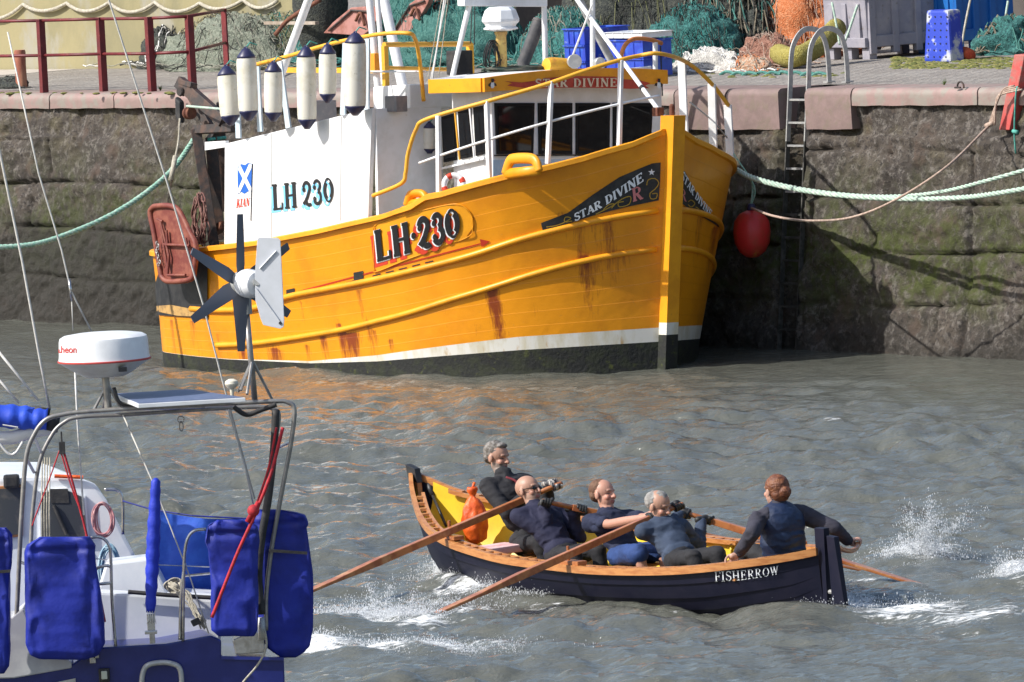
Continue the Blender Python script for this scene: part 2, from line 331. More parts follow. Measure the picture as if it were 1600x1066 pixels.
def quay_wall():
    s0, s1 = -16.0, 30.0; ns, nz = 1500, 120
    S, T = np.meshgrid(np.linspace(s0, s1, ns), np.linspace(0, 1, nz)); top = qz(S)-.12; Zb = -1.2; Z = Zb+(top-Zb)*T
    P = np.stack([S.ravel(), Z.ravel()*1.5, np.zeros(S.size)], 1)
    dsp = .10*fbm(P*.8, 3, 21)+.055*fbm(P*3.2, 4, 31)+.03*fbm(P*11, 3, 41); dsp = dsp.reshape(S.shape)
    # horizontal beds and upright joints of the big stones, washed out in places
    bed = np.zeros_like(S)
    for zz, dd in ((.55,.08),(1.15,.08),(1.72,.09),(2.28,.08)):
        bed -= dd*np.exp(-((Z-zz-.03*np.sin(S*1.3+zz*9))/.022)**2)*np.clip(.6+fbm(np.stack([S.ravel()*1.1, Z.ravel(), Z.ravel()*0+zz*7], 1), 2, 3).reshape(S.shape), 0, 1)
    for k, js in enumerate(np.arange(-15, 29, .47)):
        zz = (.27,.85,1.43,2.0,2.5)[k % 5]; bed -= .05*np.exp(-((S-js-.05*math.sin(k*3.1))/.022)**2)*(np.abs(Z-zz) < .29)*(.4+.6*(math.sin(k*12.9) > -.3))
    js = qs(1524, 470); bed -= .09*np.exp(-((S-js)/.025)**2)*(Z < 2.3)
    dsp = dsp+bed*1.25
    ledge = (Z > top-.42)*.05; dsp = dsp-ledge
    rec = (S > REC[0]) & (S < REC[1]); dsp = np.where(rec, -.42+.3*dsp, dsp)
    dsp = np.clip(dsp, -.46, .09)
    pos = QA[None]+QD[None]*S.reshape(-1, 1)-QN[None]*(BAT*Z.reshape(-1, 1)-dsp.reshape(-1, 1)); pos[:,2] = Z.ravel()
    b = MB(); i = (np.arange(nz-1)[:,None]*ns+np.arange(ns-1)[None]).ravel()
    b.v = [tuple(p) for p in pos.tolist()]; b.f = np.stack([i, i+1, i+ns+1, i+ns], 1).tolist(); b.m = [0]*len(b.f)
    root = empty('quay_wall', QA+QD*8, 'rough weathered stone quay wall with green weed and near-black foot behind the yellow fishing boat', 'quay wall')
    root['kind'] = 'structure'; f = b.build('stone_face', M['stone'], root, True)
    # body behind the face, and coping stones
    c = MB(); zt = lambda s: qz(s)-.13
    c.prism([qpt(s0, .66, -1.2), qpt(s1, .66, -1.2), qpt(s1, .66, zt(s1)), qpt(s0, .66, zt(s0))], -QN*1.0, 0); c.build('wall_core', M['stone'], root)
    cop = pm('pink_painted_coping', (.31,.205,.185), (.25,.185,.16), 2.2, .6, bump=.4, bs=18, c3=(.27,.235,.2), s3=5, thr3=(.48,.6))
    copl = pm('big_coping_stone', (.2,.14,.125), (.25,.172,.158), 2.5, .7, bump=.5, bs=14, c3=(.2,.15,.12), s3=7, thr3=(.5,.62))
    def block(a, e, h, mat, nm):
        k = MB(); n = max(2, int((e-a)/.12)); o = 0; rad = .085; prof = []
        fr = -.375*0+.36
        for t in range(7): th = math.pi/2*t/6; prof.append((fr-.0-rad+rad*math.sin(th)*1.0, -rad+rad*math.cos(th)))
        prof = [(-.32, 0.0)]+prof+[(fr, -h*.6), (fr-.004, -h), (-.32, -h)]
        # local profile: (distance outward from top edge line, height)
        off0 = BAT*2.9+.30
        for q in range(n+1):
            s = a+(e-a)*q/n
            for (x, zz) in prof:
                jx = .008*math.sin(s*7.3+x*9)+.006*math.sin(s*23+zz*31); k.v.append(tuple(qpt(s, off0-x-jx*(x > 0), qz(s)+zz+(.004*math.sin(s*11) if zz < 0 else 0))))
        m_ = len(prof)
        for q in range(n):
            for t in range(m_): k.f.append((q*m_+t, q*m_+(t+1) % m_, (q+1)*m_+(t+1) % m_, (q+1)*m_+t)); k.m.append(0)
        k.f.append(tuple(range(m_))); k.m.append(0); k.f.append(tuple(n*m_+t for t in range(m_))); k.m.append(0)
        k.build(nm, mat, root, 'auto')
    sA = qs(1045, 180); sB = qs(1321, 180); g = .012; s = s0; i = 0; r = random.Random(3)
    while s < sA-.2: e = min(s+1.1+r.random()*1.2, sA); block(s+g, e-g, .19, cop, 'coping_stone'); s = e
    mid = (sA+REC[0])/2; block(sA+g, mid-g, .47, copl, 'coping_stone'); block(mid+g, REC[0]-.01, .47, copl, 'coping_stone'); block(REC[1]+.01, sB-g, .47, copl, 'coping_stone'); s = sB
    while s < s1: e = min(s+1.2+r.random()*1.2, s1); block(s+g, e-g, .2, cop, 'coping_stone'); s = e
    return root
quay_wall()
# ---------------- deck of the quay
def setts_mat():
    m = pm('grey_granite_setts', (.28,.25,.22), (.34,.31,.275), 1.6, .8, c3=(.22,.2,.18), s3=8, thr3=(.5,.66)); n = m.node_tree; L = n.links.new; b = n.nodes['Principled BSDF']
    tc = n.nodes.new('ShaderNodeTexCoord'); mp = n.nodes.new('ShaderNodeMapping'); mp.inputs['Rotation'].default_value = (0, 0, -math.atan2(QD[1], QD[0])); L(tc.outputs['Object'], mp.inputs[0])
    br = n.nodes.new('ShaderNodeTexBrick'); br.inputs['Scale'].default_value = 1; br.inputs['Brick Width'].default_value = .2; br.inputs['Row Height'].default_value = .12; br.inputs['Mortar Size'].default_value = .012; br.inputs['Mortar Smooth'].default_value = 1
    L(mp.outputs[0], br.inputs[0]); no = n.nodes.new('ShaderNodeTexNoise'); no.inputs['Scale'].default_value = 18; L(tc.outputs['Object'], no.inputs['Vector'])
    a = n.nodes.new('ShaderNodeMath'); a.operation = 'MULTIPLY_ADD'; a.inputs[1].default_value = -1.0; L(br.outputs['Fac'], a.inputs[0]); L(no.outputs[0], a.inputs[2])
    bp = n.nodes.new('ShaderNodeBump'); bp.inputs["Strength"].default_value = .9; bp.inputs["Distance"].default_value = .04; L(a.outputs[0], bp.inputs['Height']); L(bp.outputs[0], b.inputs['Normal']); return m
d_ = MB(); o1, o2 = BAT*2.9+.60, 60
d_.add([qpt(-16,o1,qz(-16)), qpt(30,o1,qz(30)), qpt(30,o2,qz(30)), qpt(-16,o2,qz(-16))], [(0,1,2,3)])
d_.add([qpt(-160,o1+.02,2.8), qpt(-16,o1+.02,qz(-16)-.004), qpt(-16,o2,qz(-16)-.004), qpt(-160,o2,2.8)], [(0,1,2,3)]); d_.add([qpt(30,o1+.02,qz(30)-.004), qpt(160,o1+.02,3.0), qpt(160,o2,3.0), qpt(30,o2,qz(30)-.004)], [(0,1,2,3)])
tag(d_.build('quay_deck', setts_mat()), kind='structure')
p_ = MB(); sL = [float(np.dot(deck(x, 100)-QA, QD)) for x in (-400, 215)]
p_.add([qpt(sL[0],3.6,qz(sL[0])+.004), qpt(sL[1],3.6,qz(sL[1])+.004), qpt(sL[1]+.1,5.25,qz(sL[1])+.004), qpt(sL[0],5.25,qz(sL[0])+.004)], [(0,1,2,3)])
tag(p_.build('paved_strip', pm('pale_concrete', (.5,.45,.4), (.42,.38,.34), 3, .8)), kind='structure')
# moss and litter along the deck at right
# ---------------- walls behind the quay
stucco = pm('ochre_lichened_render', (.30,.262,.14), (.24,.215,.12), 1.1, .85, bump=.4, bs=14, c3=(.31,.29,.23), s3=1.6, thr3=(.5,.62), stretch=(1,1,.6))
bw = MB(); sW = float(np.dot(deck(730, 84)-QA, QD)); 
bw.prism([qpt(-60,5.3,2.2), qpt(sW,5.3,2.2), qpt(sW,5.3,6.6), qpt(-60,5.3,6.6)], -QN*.5)
bw.thing('harbour_wall', 'tall ochre rendered wall with swags of rope behind the quay', 'wall', stucco)
b2 = MB(); b2.prism([qpt(sW+.02,8.6,2.2), qpt(60,8.6,2.2), qpt(60,8.6,6.9), qpt(sW+.02,8.6,6.9)], -QN*.5)
b2.thing('store_wall', 'dark stone store wall behind the heaped nets and bins', 'wall', pm('dark_store_stone', (.07,.06,.055), (.1,.085,.075), 2, .9, bump=.5, bs=8))
# ------------------------------------------------------------ fishing boat
FO = atz(1040, 576); hl = math.radians(2.0); FU = V(0,0,1)*math.cos(hl)-QN*math.sin(hl); FN = nrm(np.cross(FU, QD)); FN = FN if FN@QN > 0 else -FN
FD = QD.copy()
def B(a, w_, z): return FO-FD*a+FN*w_+FU*z          # a = metres aft of the stem, w = to starboard (towards the viewer), z = up
def bloc(p): v = p-FO; return (-(v@FD), v@FN, v@FU)
def ba(px, py, a): return bloc(atpl(px, py, FO-FD*a, FD))
def bw_(px, py, w_): return bloc(atpl(px, py, FO+FN*w_, FN))
def bz(px, py, z): return bloc(atpl(px, py, FO+FU*z, FU))
def pchip(xs, ys):
    xs = np.array(xs, float); ys = np.array(ys, float); h = np.diff(xs); dl = np.diff(ys)/h; d = np.zeros_like(ys)
    for q in range(1, len(xs)-1):
        if dl[q-1]*dl[q] > 0: d[q] = 2*dl[q-1]*dl[q]/(dl[q-1]+dl[q])
    d[0] = dl[0]; d[-1] = dl[-1]
    def f(x):
        x = min(max(x, xs[0]), xs[-1]); q = min(int(np.searchsorted(xs, x, 'right'))-1, len(xs)-2); t = (x-xs[q])/h[q]
        return float((2*t**3-3*t*t+1)*ys[q]+(t**3-2*t*t+t)*h[q]*d[q]+(3*t*t-2*t**3)*ys[q+1]+(t**3-t*t)*h[q]*d[q+1])
    g = np.array([f(x) for x in np.linspace(xs[0], xs[-1], 1600)]); gx = np.linspace(xs[0], xs[-1], 1600)
    return lambda x: float(np.interp(x, gx, g))
Sw = pchip([0,.12,.3,.6,1,1.6,2.3,3.2,5,6,6.8,7.4,7.9,8.2], [.05,.42,.88,1.4,1.77,2.05,2.18,2.24,2.26,2.22,2.08,1.75,1.15,.3])
Ww = pchip([0,.25,.5,1,1.6,2.3,3.2,5,6,6.8,7.35,7.9,8.2], [.04,.45,.78,1.25,1.6,1.84,1.96,2.04,2.08,2.0,1.66,1.05,.2])
def cyl_hit(px, py, side=1, out=0.0, zr=(-1, 5)):
    """where the sight line meets the upright surface standing on the sheer plan"""
    r = ray(px, py); prev = None
    for t in np.linspace(112, 128, 3201):
        a, w_, z = bloc(CP+r*(t/r[1]))
        g = side*w_-(Sw(max(a, 0))+out)
        if prev is not None and prev*g <= 0 and -.35 < a < 8.2 and zr[0] < z < zr[1]: return a, z
        prev = g
    return None
_sh = [cyl_hit(x, y) for x, y in [(975,225),(900,248),(850,261),(770,280),(690,303),(665,308),(645,322),(600,338),(500,361),(400,380),(350,386),(320,389),(262,397)]]
_sa = [0.0]+[q[0] for q in _sh]+[8.3]; _sz = [2.70]+[q[1] for q in _sh]+[_sh[-1][1]-.02]
def sheer_z(a): return itp(a, _sa, _sz)
def cap_z(a): return sheer_z(a)
def hull_w(a, z):
    zs = sheer_z(a); t = max(0, min(1, z/zs)); e = 1.1
    if z >= 0: return Ww(a)+(Sw(a)-Ww(a))*t**e
    return Ww(a)*max(0, 1-(z/-1.0)**2)**.6
def stem_a(z): return -.25*z/2.7
def HB(a, z, side=1, out=0.0):
    """point on the hull skin; a measured on the waterline grid, raked at the bow"""
    k = math.exp(-a/1.2); aa = a+stem_a(z)*k; return B(aa, side*(hull_w(a, z)+out), z)
def zblk(a): return itp(a, [0,1,2.8,4,5.5,8.3], [.31,.25,.11,.06,.07,.16])
def zwht(a): return itp(a, [0,1,2.8,4,5.5,8.3], [.47,.40,.18,.085,.075,.16])
hull_yellow = pm('rust_streaked_yellow_hull', (.80,.30,.006), (.70,.25,.006), 1.4, .38, c3=(.55,.24,.04), s3=22, thr3=(.64,.8), bump=.25, bs=5, dist=.02)
n = hull_yellow.node_tree; L = n.links.new; bsdf = n.nodes['Principled BSDF']; src = bsdf.inputs['Base Color'].links[0].from_socket
tc = n.nodes.new('ShaderNodeTexCoord'); mp = n.nodes.new('ShaderNodeMapping'); mp.inputs['Scale'].default_value = (22, 22, .9); L(tc.outputs['Object'], mp.inputs[0])
no = n.nodes.new('ShaderNodeTexNoise'); no.inputs['Scale'].default_value = 2.0; no.inputs['Detail'].default_value = 8; no.inputs['Roughness'].default_value = .7; L(mp.outputs[0], no.inputs['Vector'])
at = n.nodes.new('ShaderNodeAttribute'); at.attribute_name = 'rust'
ml = n.nodes.new('ShaderNodeMath'); ml.operation = 'MULTIPLY_ADD'; ml.inputs[1].default_value = .5; L(at.outputs['Fac'], ml.inputs[0]); L(no.outputs[0], ml.inputs[2])
mr = n.nodes.new('ShaderNodeMapRange'); mr.inputs[1].default_value = .68; mr.inputs[2].default_value = 1.02; L(ml.outputs[0], mr.inputs[0])
mx = n.nodes.new('ShaderNodeMixRGB'); mx.inputs[2].default_value = (.24,.045,.008,1); L(mr.outputs[0], mx.inputs[0]); L(src, mx.inputs[1]); L(mx.outputs[0], bsdf.inputs['Base Color'])
pa = n.nodes.new('ShaderNodeAttribute'); pa.attribute_name = 'plank'
fr_ = n.nodes.new('ShaderNodeMath'); fr_.operation = 'FRACT'; L(pa.outputs['Fac'], fr_.inputs[0]); gt = n.nodes.new('ShaderNodeMapRange'); gt.inputs[1].default_value = 0; gt.inputs[2].default_value = .07; L(fr_.outputs[0], gt.inputs[0])
bn = [q for q in n.nodes if q.type == 'BUMP'][0]; ad = n.nodes.new('ShaderNodeMath'); ad.operation = 'MULTIPLY_ADD'; ad.inputs[1].default_value = .35; oh = bn.inputs['Height'].links[0].from_socket; L(gt.outputs[0], ad.inputs[0]); L(oh, ad.inputs[2]); L(ad.outputs[0], bn.inputs['Height']); bn.inputs['Strength'].default_value = .35
dk = n.nodes.new('ShaderNodeMixRGB'); dk.blend_type = 'MULTIPLY'; dk.inputs[2].default_value = (.72,.62,.5,1); iv = n.nodes.new('ShaderNodeMath'); iv.operation = 'MULTIPLY_ADD'; iv.inputs[1].default_value = -.4; iv.inputs[2].default_value = .4; L(gt.outputs[0], iv.inputs[0]); L(iv.outputs[0], dk.inputs[0]); L(mx.outputs[0], dk.inputs[1]); L(dk.outputs[0], bsdf.inputs['Base Color'])
M['hull'] = hull_yellow
M['boot_white'] = pm('boot_top_white', (.72,.7,.64), (.6,.55,.42), 5, .5, c3=(.45,.25,.06), s3=7, thr3=(.6,.75), stretch=(1,1,.3))
M['antifoul'] = pm('black_antifouling_with_weed', (.012,.013,.012), (.022,.026,.013), 7, .75, c3=(.07,.08,.015), s3=9, thr3=(.6,.72), bump=.8, bs=25)
boat = empty('fishing_boat', B(4, 0, 0), 'orange yellow wooden fishing boat with white wheelhouse moored along the quay', 'fishing boat')
boat_r = boat
NA, NZ = 330, 96
av = [8.2*(i/NA)**1.25 for i in range(NA+1)]
def zrow(a, j):
    zs = sheer_z(a); k = [(-.9, 0), (0, 10), (zblk(a), 18), (zwht(a), 24), (zs, NZ)]
    for (z0, j0), (z1, j1) in zip(k, k[1:]):
        if j <= j1: return z0+(z1-z0)*(j-j0)/(j1-j0)
    return zs
bh = MB(); rust = []
# rust: px, py top of the run, half width m, length m, strength
runs = []
def hull_hit(px, py, side=1):
    r = ray(px, py); best = None
    lo = 112.0; ts = np.linspace(112, 128, 1601)
    prev = None
    for t in ts:
        p = CP+r*(t/r[1]); a, w_, z = bloc(p)
        k = math.exp(-max(a, 0)/1.2); ag = a-stem_a(z)*k
        g = side*w_-hull_w(min(max(ag, 0), 8.2), min(max(z, -.9), sheer_z(min(max(ag,0),8.2))))
        if prev is not None and prev > 0 and g <= 0 and -.3 < ag < 8.3: return ag, z
        prev = g
    return None
RUNS = [(560,452,.05,.6,1.0),(470,470,.04,.4,.8),(835,470,.03,.5,.5),(690,470,.03,.5,.5),(610,530,.05,.4,.9),(380,545,.06,.3,.9),(880,330,.03,.5,.6),(768,448,.07,1.1,1.7),(745,505,.05,.3,.5),(548,520,.16,.55,1.5),(505,525,.09,.45,1.1),(585,515,.05,.5,.8),(905,345,.04,1.3,.7),(930,345,.03,.7,.5),(950,340,.04,1.2,.85),(530,505,.06,.7,1.1),(575,500,.04,.7,.9),(975,390,.05,.5,.6),(920,400,.07,1.0,.7),(480,540,.06,.3,.9),(300,500,.08,.4,.9),(268,500,.05,.4,.9),(340,520,.05,.4,.7),(430,545,.12,.3,.9),(650,500,.03,.3,.3),(560,425,.03,.3,.6)]
rl = []
for px, py, hw, ln, st in RUNS:
    h_ = hull_hit(px, py)
    if h_: rl.append((*h_, hw, ln, st, 1))
rl += [(.55,1.55,.12,1.2,1.0,-1),(1.1,1.4,.08,1.0,.8,-1),(.25,1.7,.05,1.0,.8,-1),(1.5,1.4,.1,.8,.8,-1)]
for side in (1, -1):
    base = len(bh.v)
    for i, a in enumerate(av):
        for j in range(NZ+1):
            z = zrow(a, j); bh.v.append(tuple(HB(a, z, side))); r_ = .0
            for ra, rz, hw, ln, st, sd_ in rl:
                if sd_ == side and z < rz+.05: r_ += st*math.exp(-((a-ra)/hw)**2)*max(0, 1-(rz-z)/ln)*(1 if z < rz else .3)
            if z < zwht(a)+.3 and a > 4.2: r_ += .35*max(0, 1-(z-zwht(a))/.3)
            rust.append(min(1.2, r_))
    for i in range(NA):
        for j in range(NZ):
            bh.f.append((base+i*(NZ+1)+j, base+(i+1)*(NZ+1)+j, base+(i+1)*(NZ+1)+j+1, base+i*(NZ+1)+j+1)); bh.m.append(2 if j < 18 else (1 if j < 24 else 0))
hull = None
def build_hull():
    me = bpy.data.meshes.new('hull'); org = V(*boat['_w']); me.from_pydata((np.array(bh.v)-org).tolist(), [], bh.f)
    for q in (M['hull'], M['boot_white'], M['antifoul']): me.materials.append(q)
    me.polygons.foreach_set('material_index', bh.m); me.polygons.foreach_set('use_smooth', [True]*len(bh.f))
    at_ = me.attributes.new('rust', 'FLOAT', 'POINT'); at_.data.foreach_set('value', np.array(rust, np.float32)); at2 = me.attributes.new('plank', 'FLOAT', 'POINT'); at2.data.foreach_set('value', np.array([(j/NZ)**.9*15 for _ in range(2*(NA+1)) for j in range(NZ+1)], np.float32))
    o = bpy.data.objects.new('hull', me); COL.objects.link(o); o.parent = boat; o['_w'] = list(boat['_w']); return o
hull = build_hull()
BVH = BVHTree.FromPolygons([Vector(p) for p in bh.v], bh.f)
def hcast(px, py, bvh=None, off=.006):
    for q in range(14):
        d = ray(px+q*1.0, py); d = d/np.linalg.norm(d); h_ = (bvh or BVH).ray_cast(Vector(CP), Vector(d))
        if h_[0] is not None: break
    else: return None
    nn = np.array(h_[1]); nn = -nn if nn@d > 0 else nn; return np.array(h_[0])+nn*off, nn
# stern closing, deck, bulwark inner skin and capping rail
k = MB()
k.add([B(8.2, s*hull_w(8.2, z), z) for s, z in ((1,0),(1,1.3),(-1,1.3),(-1,0))], [(0,1,2,3)]); k.build('transom', M['hull'], boat)
k = MB(); dz = lambda a: sheer_z(a)-.62
aa = np.linspace(.3, 8.1, 40); pts = [[B(a, s*(hull_w(a, dz(a))-.05), dz(a)) for a in aa] for s in (1, -1)]
k.add(pts[0]+pts[1], [(i, i+1, 40+i+1, 40+i) for i in range(39)]); k.build('deck', pm('grey_green_deck_paint', (.16,.2,.19), (.22,.24,.22), 4, .7), boat)
for s in (1, -1):
    k = MB(); a2 = np.linspace(.12, 8.15, 90); lo = [HB(a, dz(a)-.05, s, -.09) for a in a2]; hi = [HB(a, sheer_z(a), s, -.09) for a in a2]
    k.add(lo+hi, [(i, i+1, 91+i-1+0, 90+i) for i in range(89)] if False else [(i, i+1, 90+i+1, 90+i) for i in range(89)]); k.build('bulwark_lining', M['white'], boat, True)
for s in (1, -1):
    k = MB(); a2 = list(np.linspace(.02, 1.85, 36)) if True else []
    def rail_seg(al, dz_, hw, hh, mat, nm):
        kk = MB(); n_ = len(al)
        for a in al:
            zc = sheer_z(a)+dz_; c = HB(a, min(zc, sheer_z(a)), s, -.03); c = c+FU*(zc-min(zc, sheer_z(a))); t = FN*s*1.0
            for x, y in ((-hw, -hh), (hw, -hh), (hw, hh*.5), (hw*.7, hh), (-hw*.7, hh), (-hw, hh*.5)): kk.v.append(tuple(c+t*x+FU*y))
        for i in range(n_-1):
            for q in range(6): kk.f.append((i*6+q, i*6+(q+1) % 6, (i+1)*6+(q+1) % 6, (i+1)*6+q)); kk.m.append(0)
        kk.f.append(tuple(range(6))); kk.m.append(0); kk.f.append(tuple((n_-1)*6+q for q in range(6))); kk.m.append(0)
        kk.build(nm, mat, boat, 'auto')
    rail_seg(np.linspace(.02, 2.02, 40), .0, .085, .035, M['yellow'], 'capping_rail')
    rail_seg(np.linspace(2.03, 8.1, 80), .0, .075, .03, M['yellow'], 'capping_rail')
# stem post
k = MB(); zs = np.linspace(-.3, 2.86, 24)
for z in zs:
    a0 = stem_a(z)
    for da, dw in ((.12,.10),(-.10,.085),(-.10,-.085),(.12,-.10)): k.v.append(tuple(B(a0+da, dw, z)))
for i in range(23):
    for q in range(4): k.f.append((i*4+q, i*4+(q+1) % 4, (i+1)*4+(q+1) % 4, (i+1)*4+q)); k.m.append(2 if zs[i] < .27 else (1 if zs[i] < .44 else 0))
k.f.append((0,1,2,3)); k.m.append(2); k.f.append((92,93,94,95)); k.m.append(0)
k.build('stem_post', [M['yellow'], M['boot_white'], M['antifoul']], boat)
k = MB(); k.box(B(.0,.0,2.9)+FN*.02, FD*.05, FN*.05, FU*.05); k.cone(B(-.2,-.02,2.84), B(-.2,-.02,2.96), .03, .03); k.build('stem_fitting', M['rust'], boat, bevel=.01)
# rubbing strakes from the photo's run of the moulding, cast on to the skin, mirrored to port
def strake(pxs, r, nm, mirror=True, mat='yellow', skip=0):
    hp = []; 
    for px, py in pxs:
        h_ = hull_hit(px, py)
        if h_: hp.append(h_)
    A_ = [h[0] for h in hp]; Z_ = [h[1] for h in hp]; ag = np.linspace(min(A_), max(A_), 90)
    o_ = np.argsort(A_); A_ = np.array(A_)[o_]; Z_ = np.array(Z_)[o_]
    zz = [sum(itp(a+d, A_, Z_) for d in (-.25,-.1,0,.1,.25))/5 for a in ag]
    for s in ((1, -1) if mirror else (1,)):
        kk = MB(); kk.tube([HB(a, z, s, r*.25) for a, z in zip(ag, zz)], r, 10, ov=1.0); kk.build(nm, M[mat], boat, True)
    return ag, zz
strake([(1030,324),(940,346),(850,364),(740,400),(640,425),(560,443),(450,463),(395,484),(330,485),(300,482)], .036, 'rubbing_strake')
strake([(1028,386),(900,411),(770,450),(640,490),(540,515),(450,530),(400,537),(340,540)], .034, 'rubbing_strake')
# quarter: black doubler plate and dark recess where the trawl door hangs
def patch(poly, off, mat, nm, parent=boat, bvh=None, sub=6, smooth=True, th=0):
    """polygon given in photo pixels laid on the hull skin"""
    bm = bmesh.new(); vs_ = [bm.verts.new((x, y, 0)) for x, y in poly]; bm.faces.new(vs_)
    bmesh.ops.triangulate(bm, faces=bm.faces[:])
    xs = [p[0] for p in poly]; ys = [p[1] for p in poly]
    for i in range(1, sub):
        x = min(xs)+(max(xs)-min(xs))*i/sub; bmesh.ops.bisect_plane(bm, geom=bm.verts[:]+bm.edges[:]+bm.faces[:], plane_co=(x,0,0), plane_no=(1,0,0))
    for i in range(1, sub//2):
        y = min(ys)+(max(ys)-min(ys))*i/(sub//2); bmesh.ops.bisect_plane(bm, geom=bm.verts[:]+bm.edges[:]+bm.faces[:], plane_co=(0,y,0), plane_no=(0,1,0))
    bm.verts.index_update(); k = MB(); ok = True; pv = []
    for v_ in bm.verts:
        h_ = hcast(v_.co.x, v_.co.y, bvh, off)
        if h_ is None: ok = False; h_ = (pv[-1] if pv else V(0,0,0), 0)
        pv.append(h_[0])
    for f in bm.faces: k.f.append(tuple(v_.index for v_ in f.verts)); k.m.append(0)
    k.v = [tuple(p) for p in pv]; bm.free(); return k.build(nm, M[mat] if isinstance(mat, str) else mat, parent, smooth)
patch([(246,440),(252,420),(326,402),(326,497),(250,492),(243,480)], .02, 'black', 'stern_plate', sub=12)
scuff = pm('scuffed_bare_wood', (.5,.3,.1), (.3,.18,.07), 10, .7); patch([(246,478),(270,476),(322,486),(322,495),(280,493),(246,486)], .026, scuff, 'scuffed_band', sub=10)
patch([(553,426),(568,423),(569,442),(554,446)], .008, 'black', 'freeing_port'); patch([(448,453),(461,450),(461,461),(448,464)], .008, 'black', 'freeing_port')
# freeing slots in a dashed row above the upper strake
for i in range(14):
    x = 398+i*20.5; y = itp(x, [398,560,680], [479.5,438,408]); x2 = x+13; y2 = itp(x2, [398,560,680], [479.5,438,408])
    if not (548 < x+6 < 572): patch([(x,y),(x2,y2),(x2,y2-2.0),(x,y-2.0)], .008, 'black', 'scupper_slot', sub=2)
red = pm('signwriter_red', (.45,.03,.01), None, rough=.5)
patch([(465,455),(700,393),(752,379.5),(752,381.5),(700,395.3),(465,457)], .008, red, 'painted_arrow', sub=14); patch([(750,373.5),(766,377),(753,386)], .008, red, 'painted_arrow', sub=2)
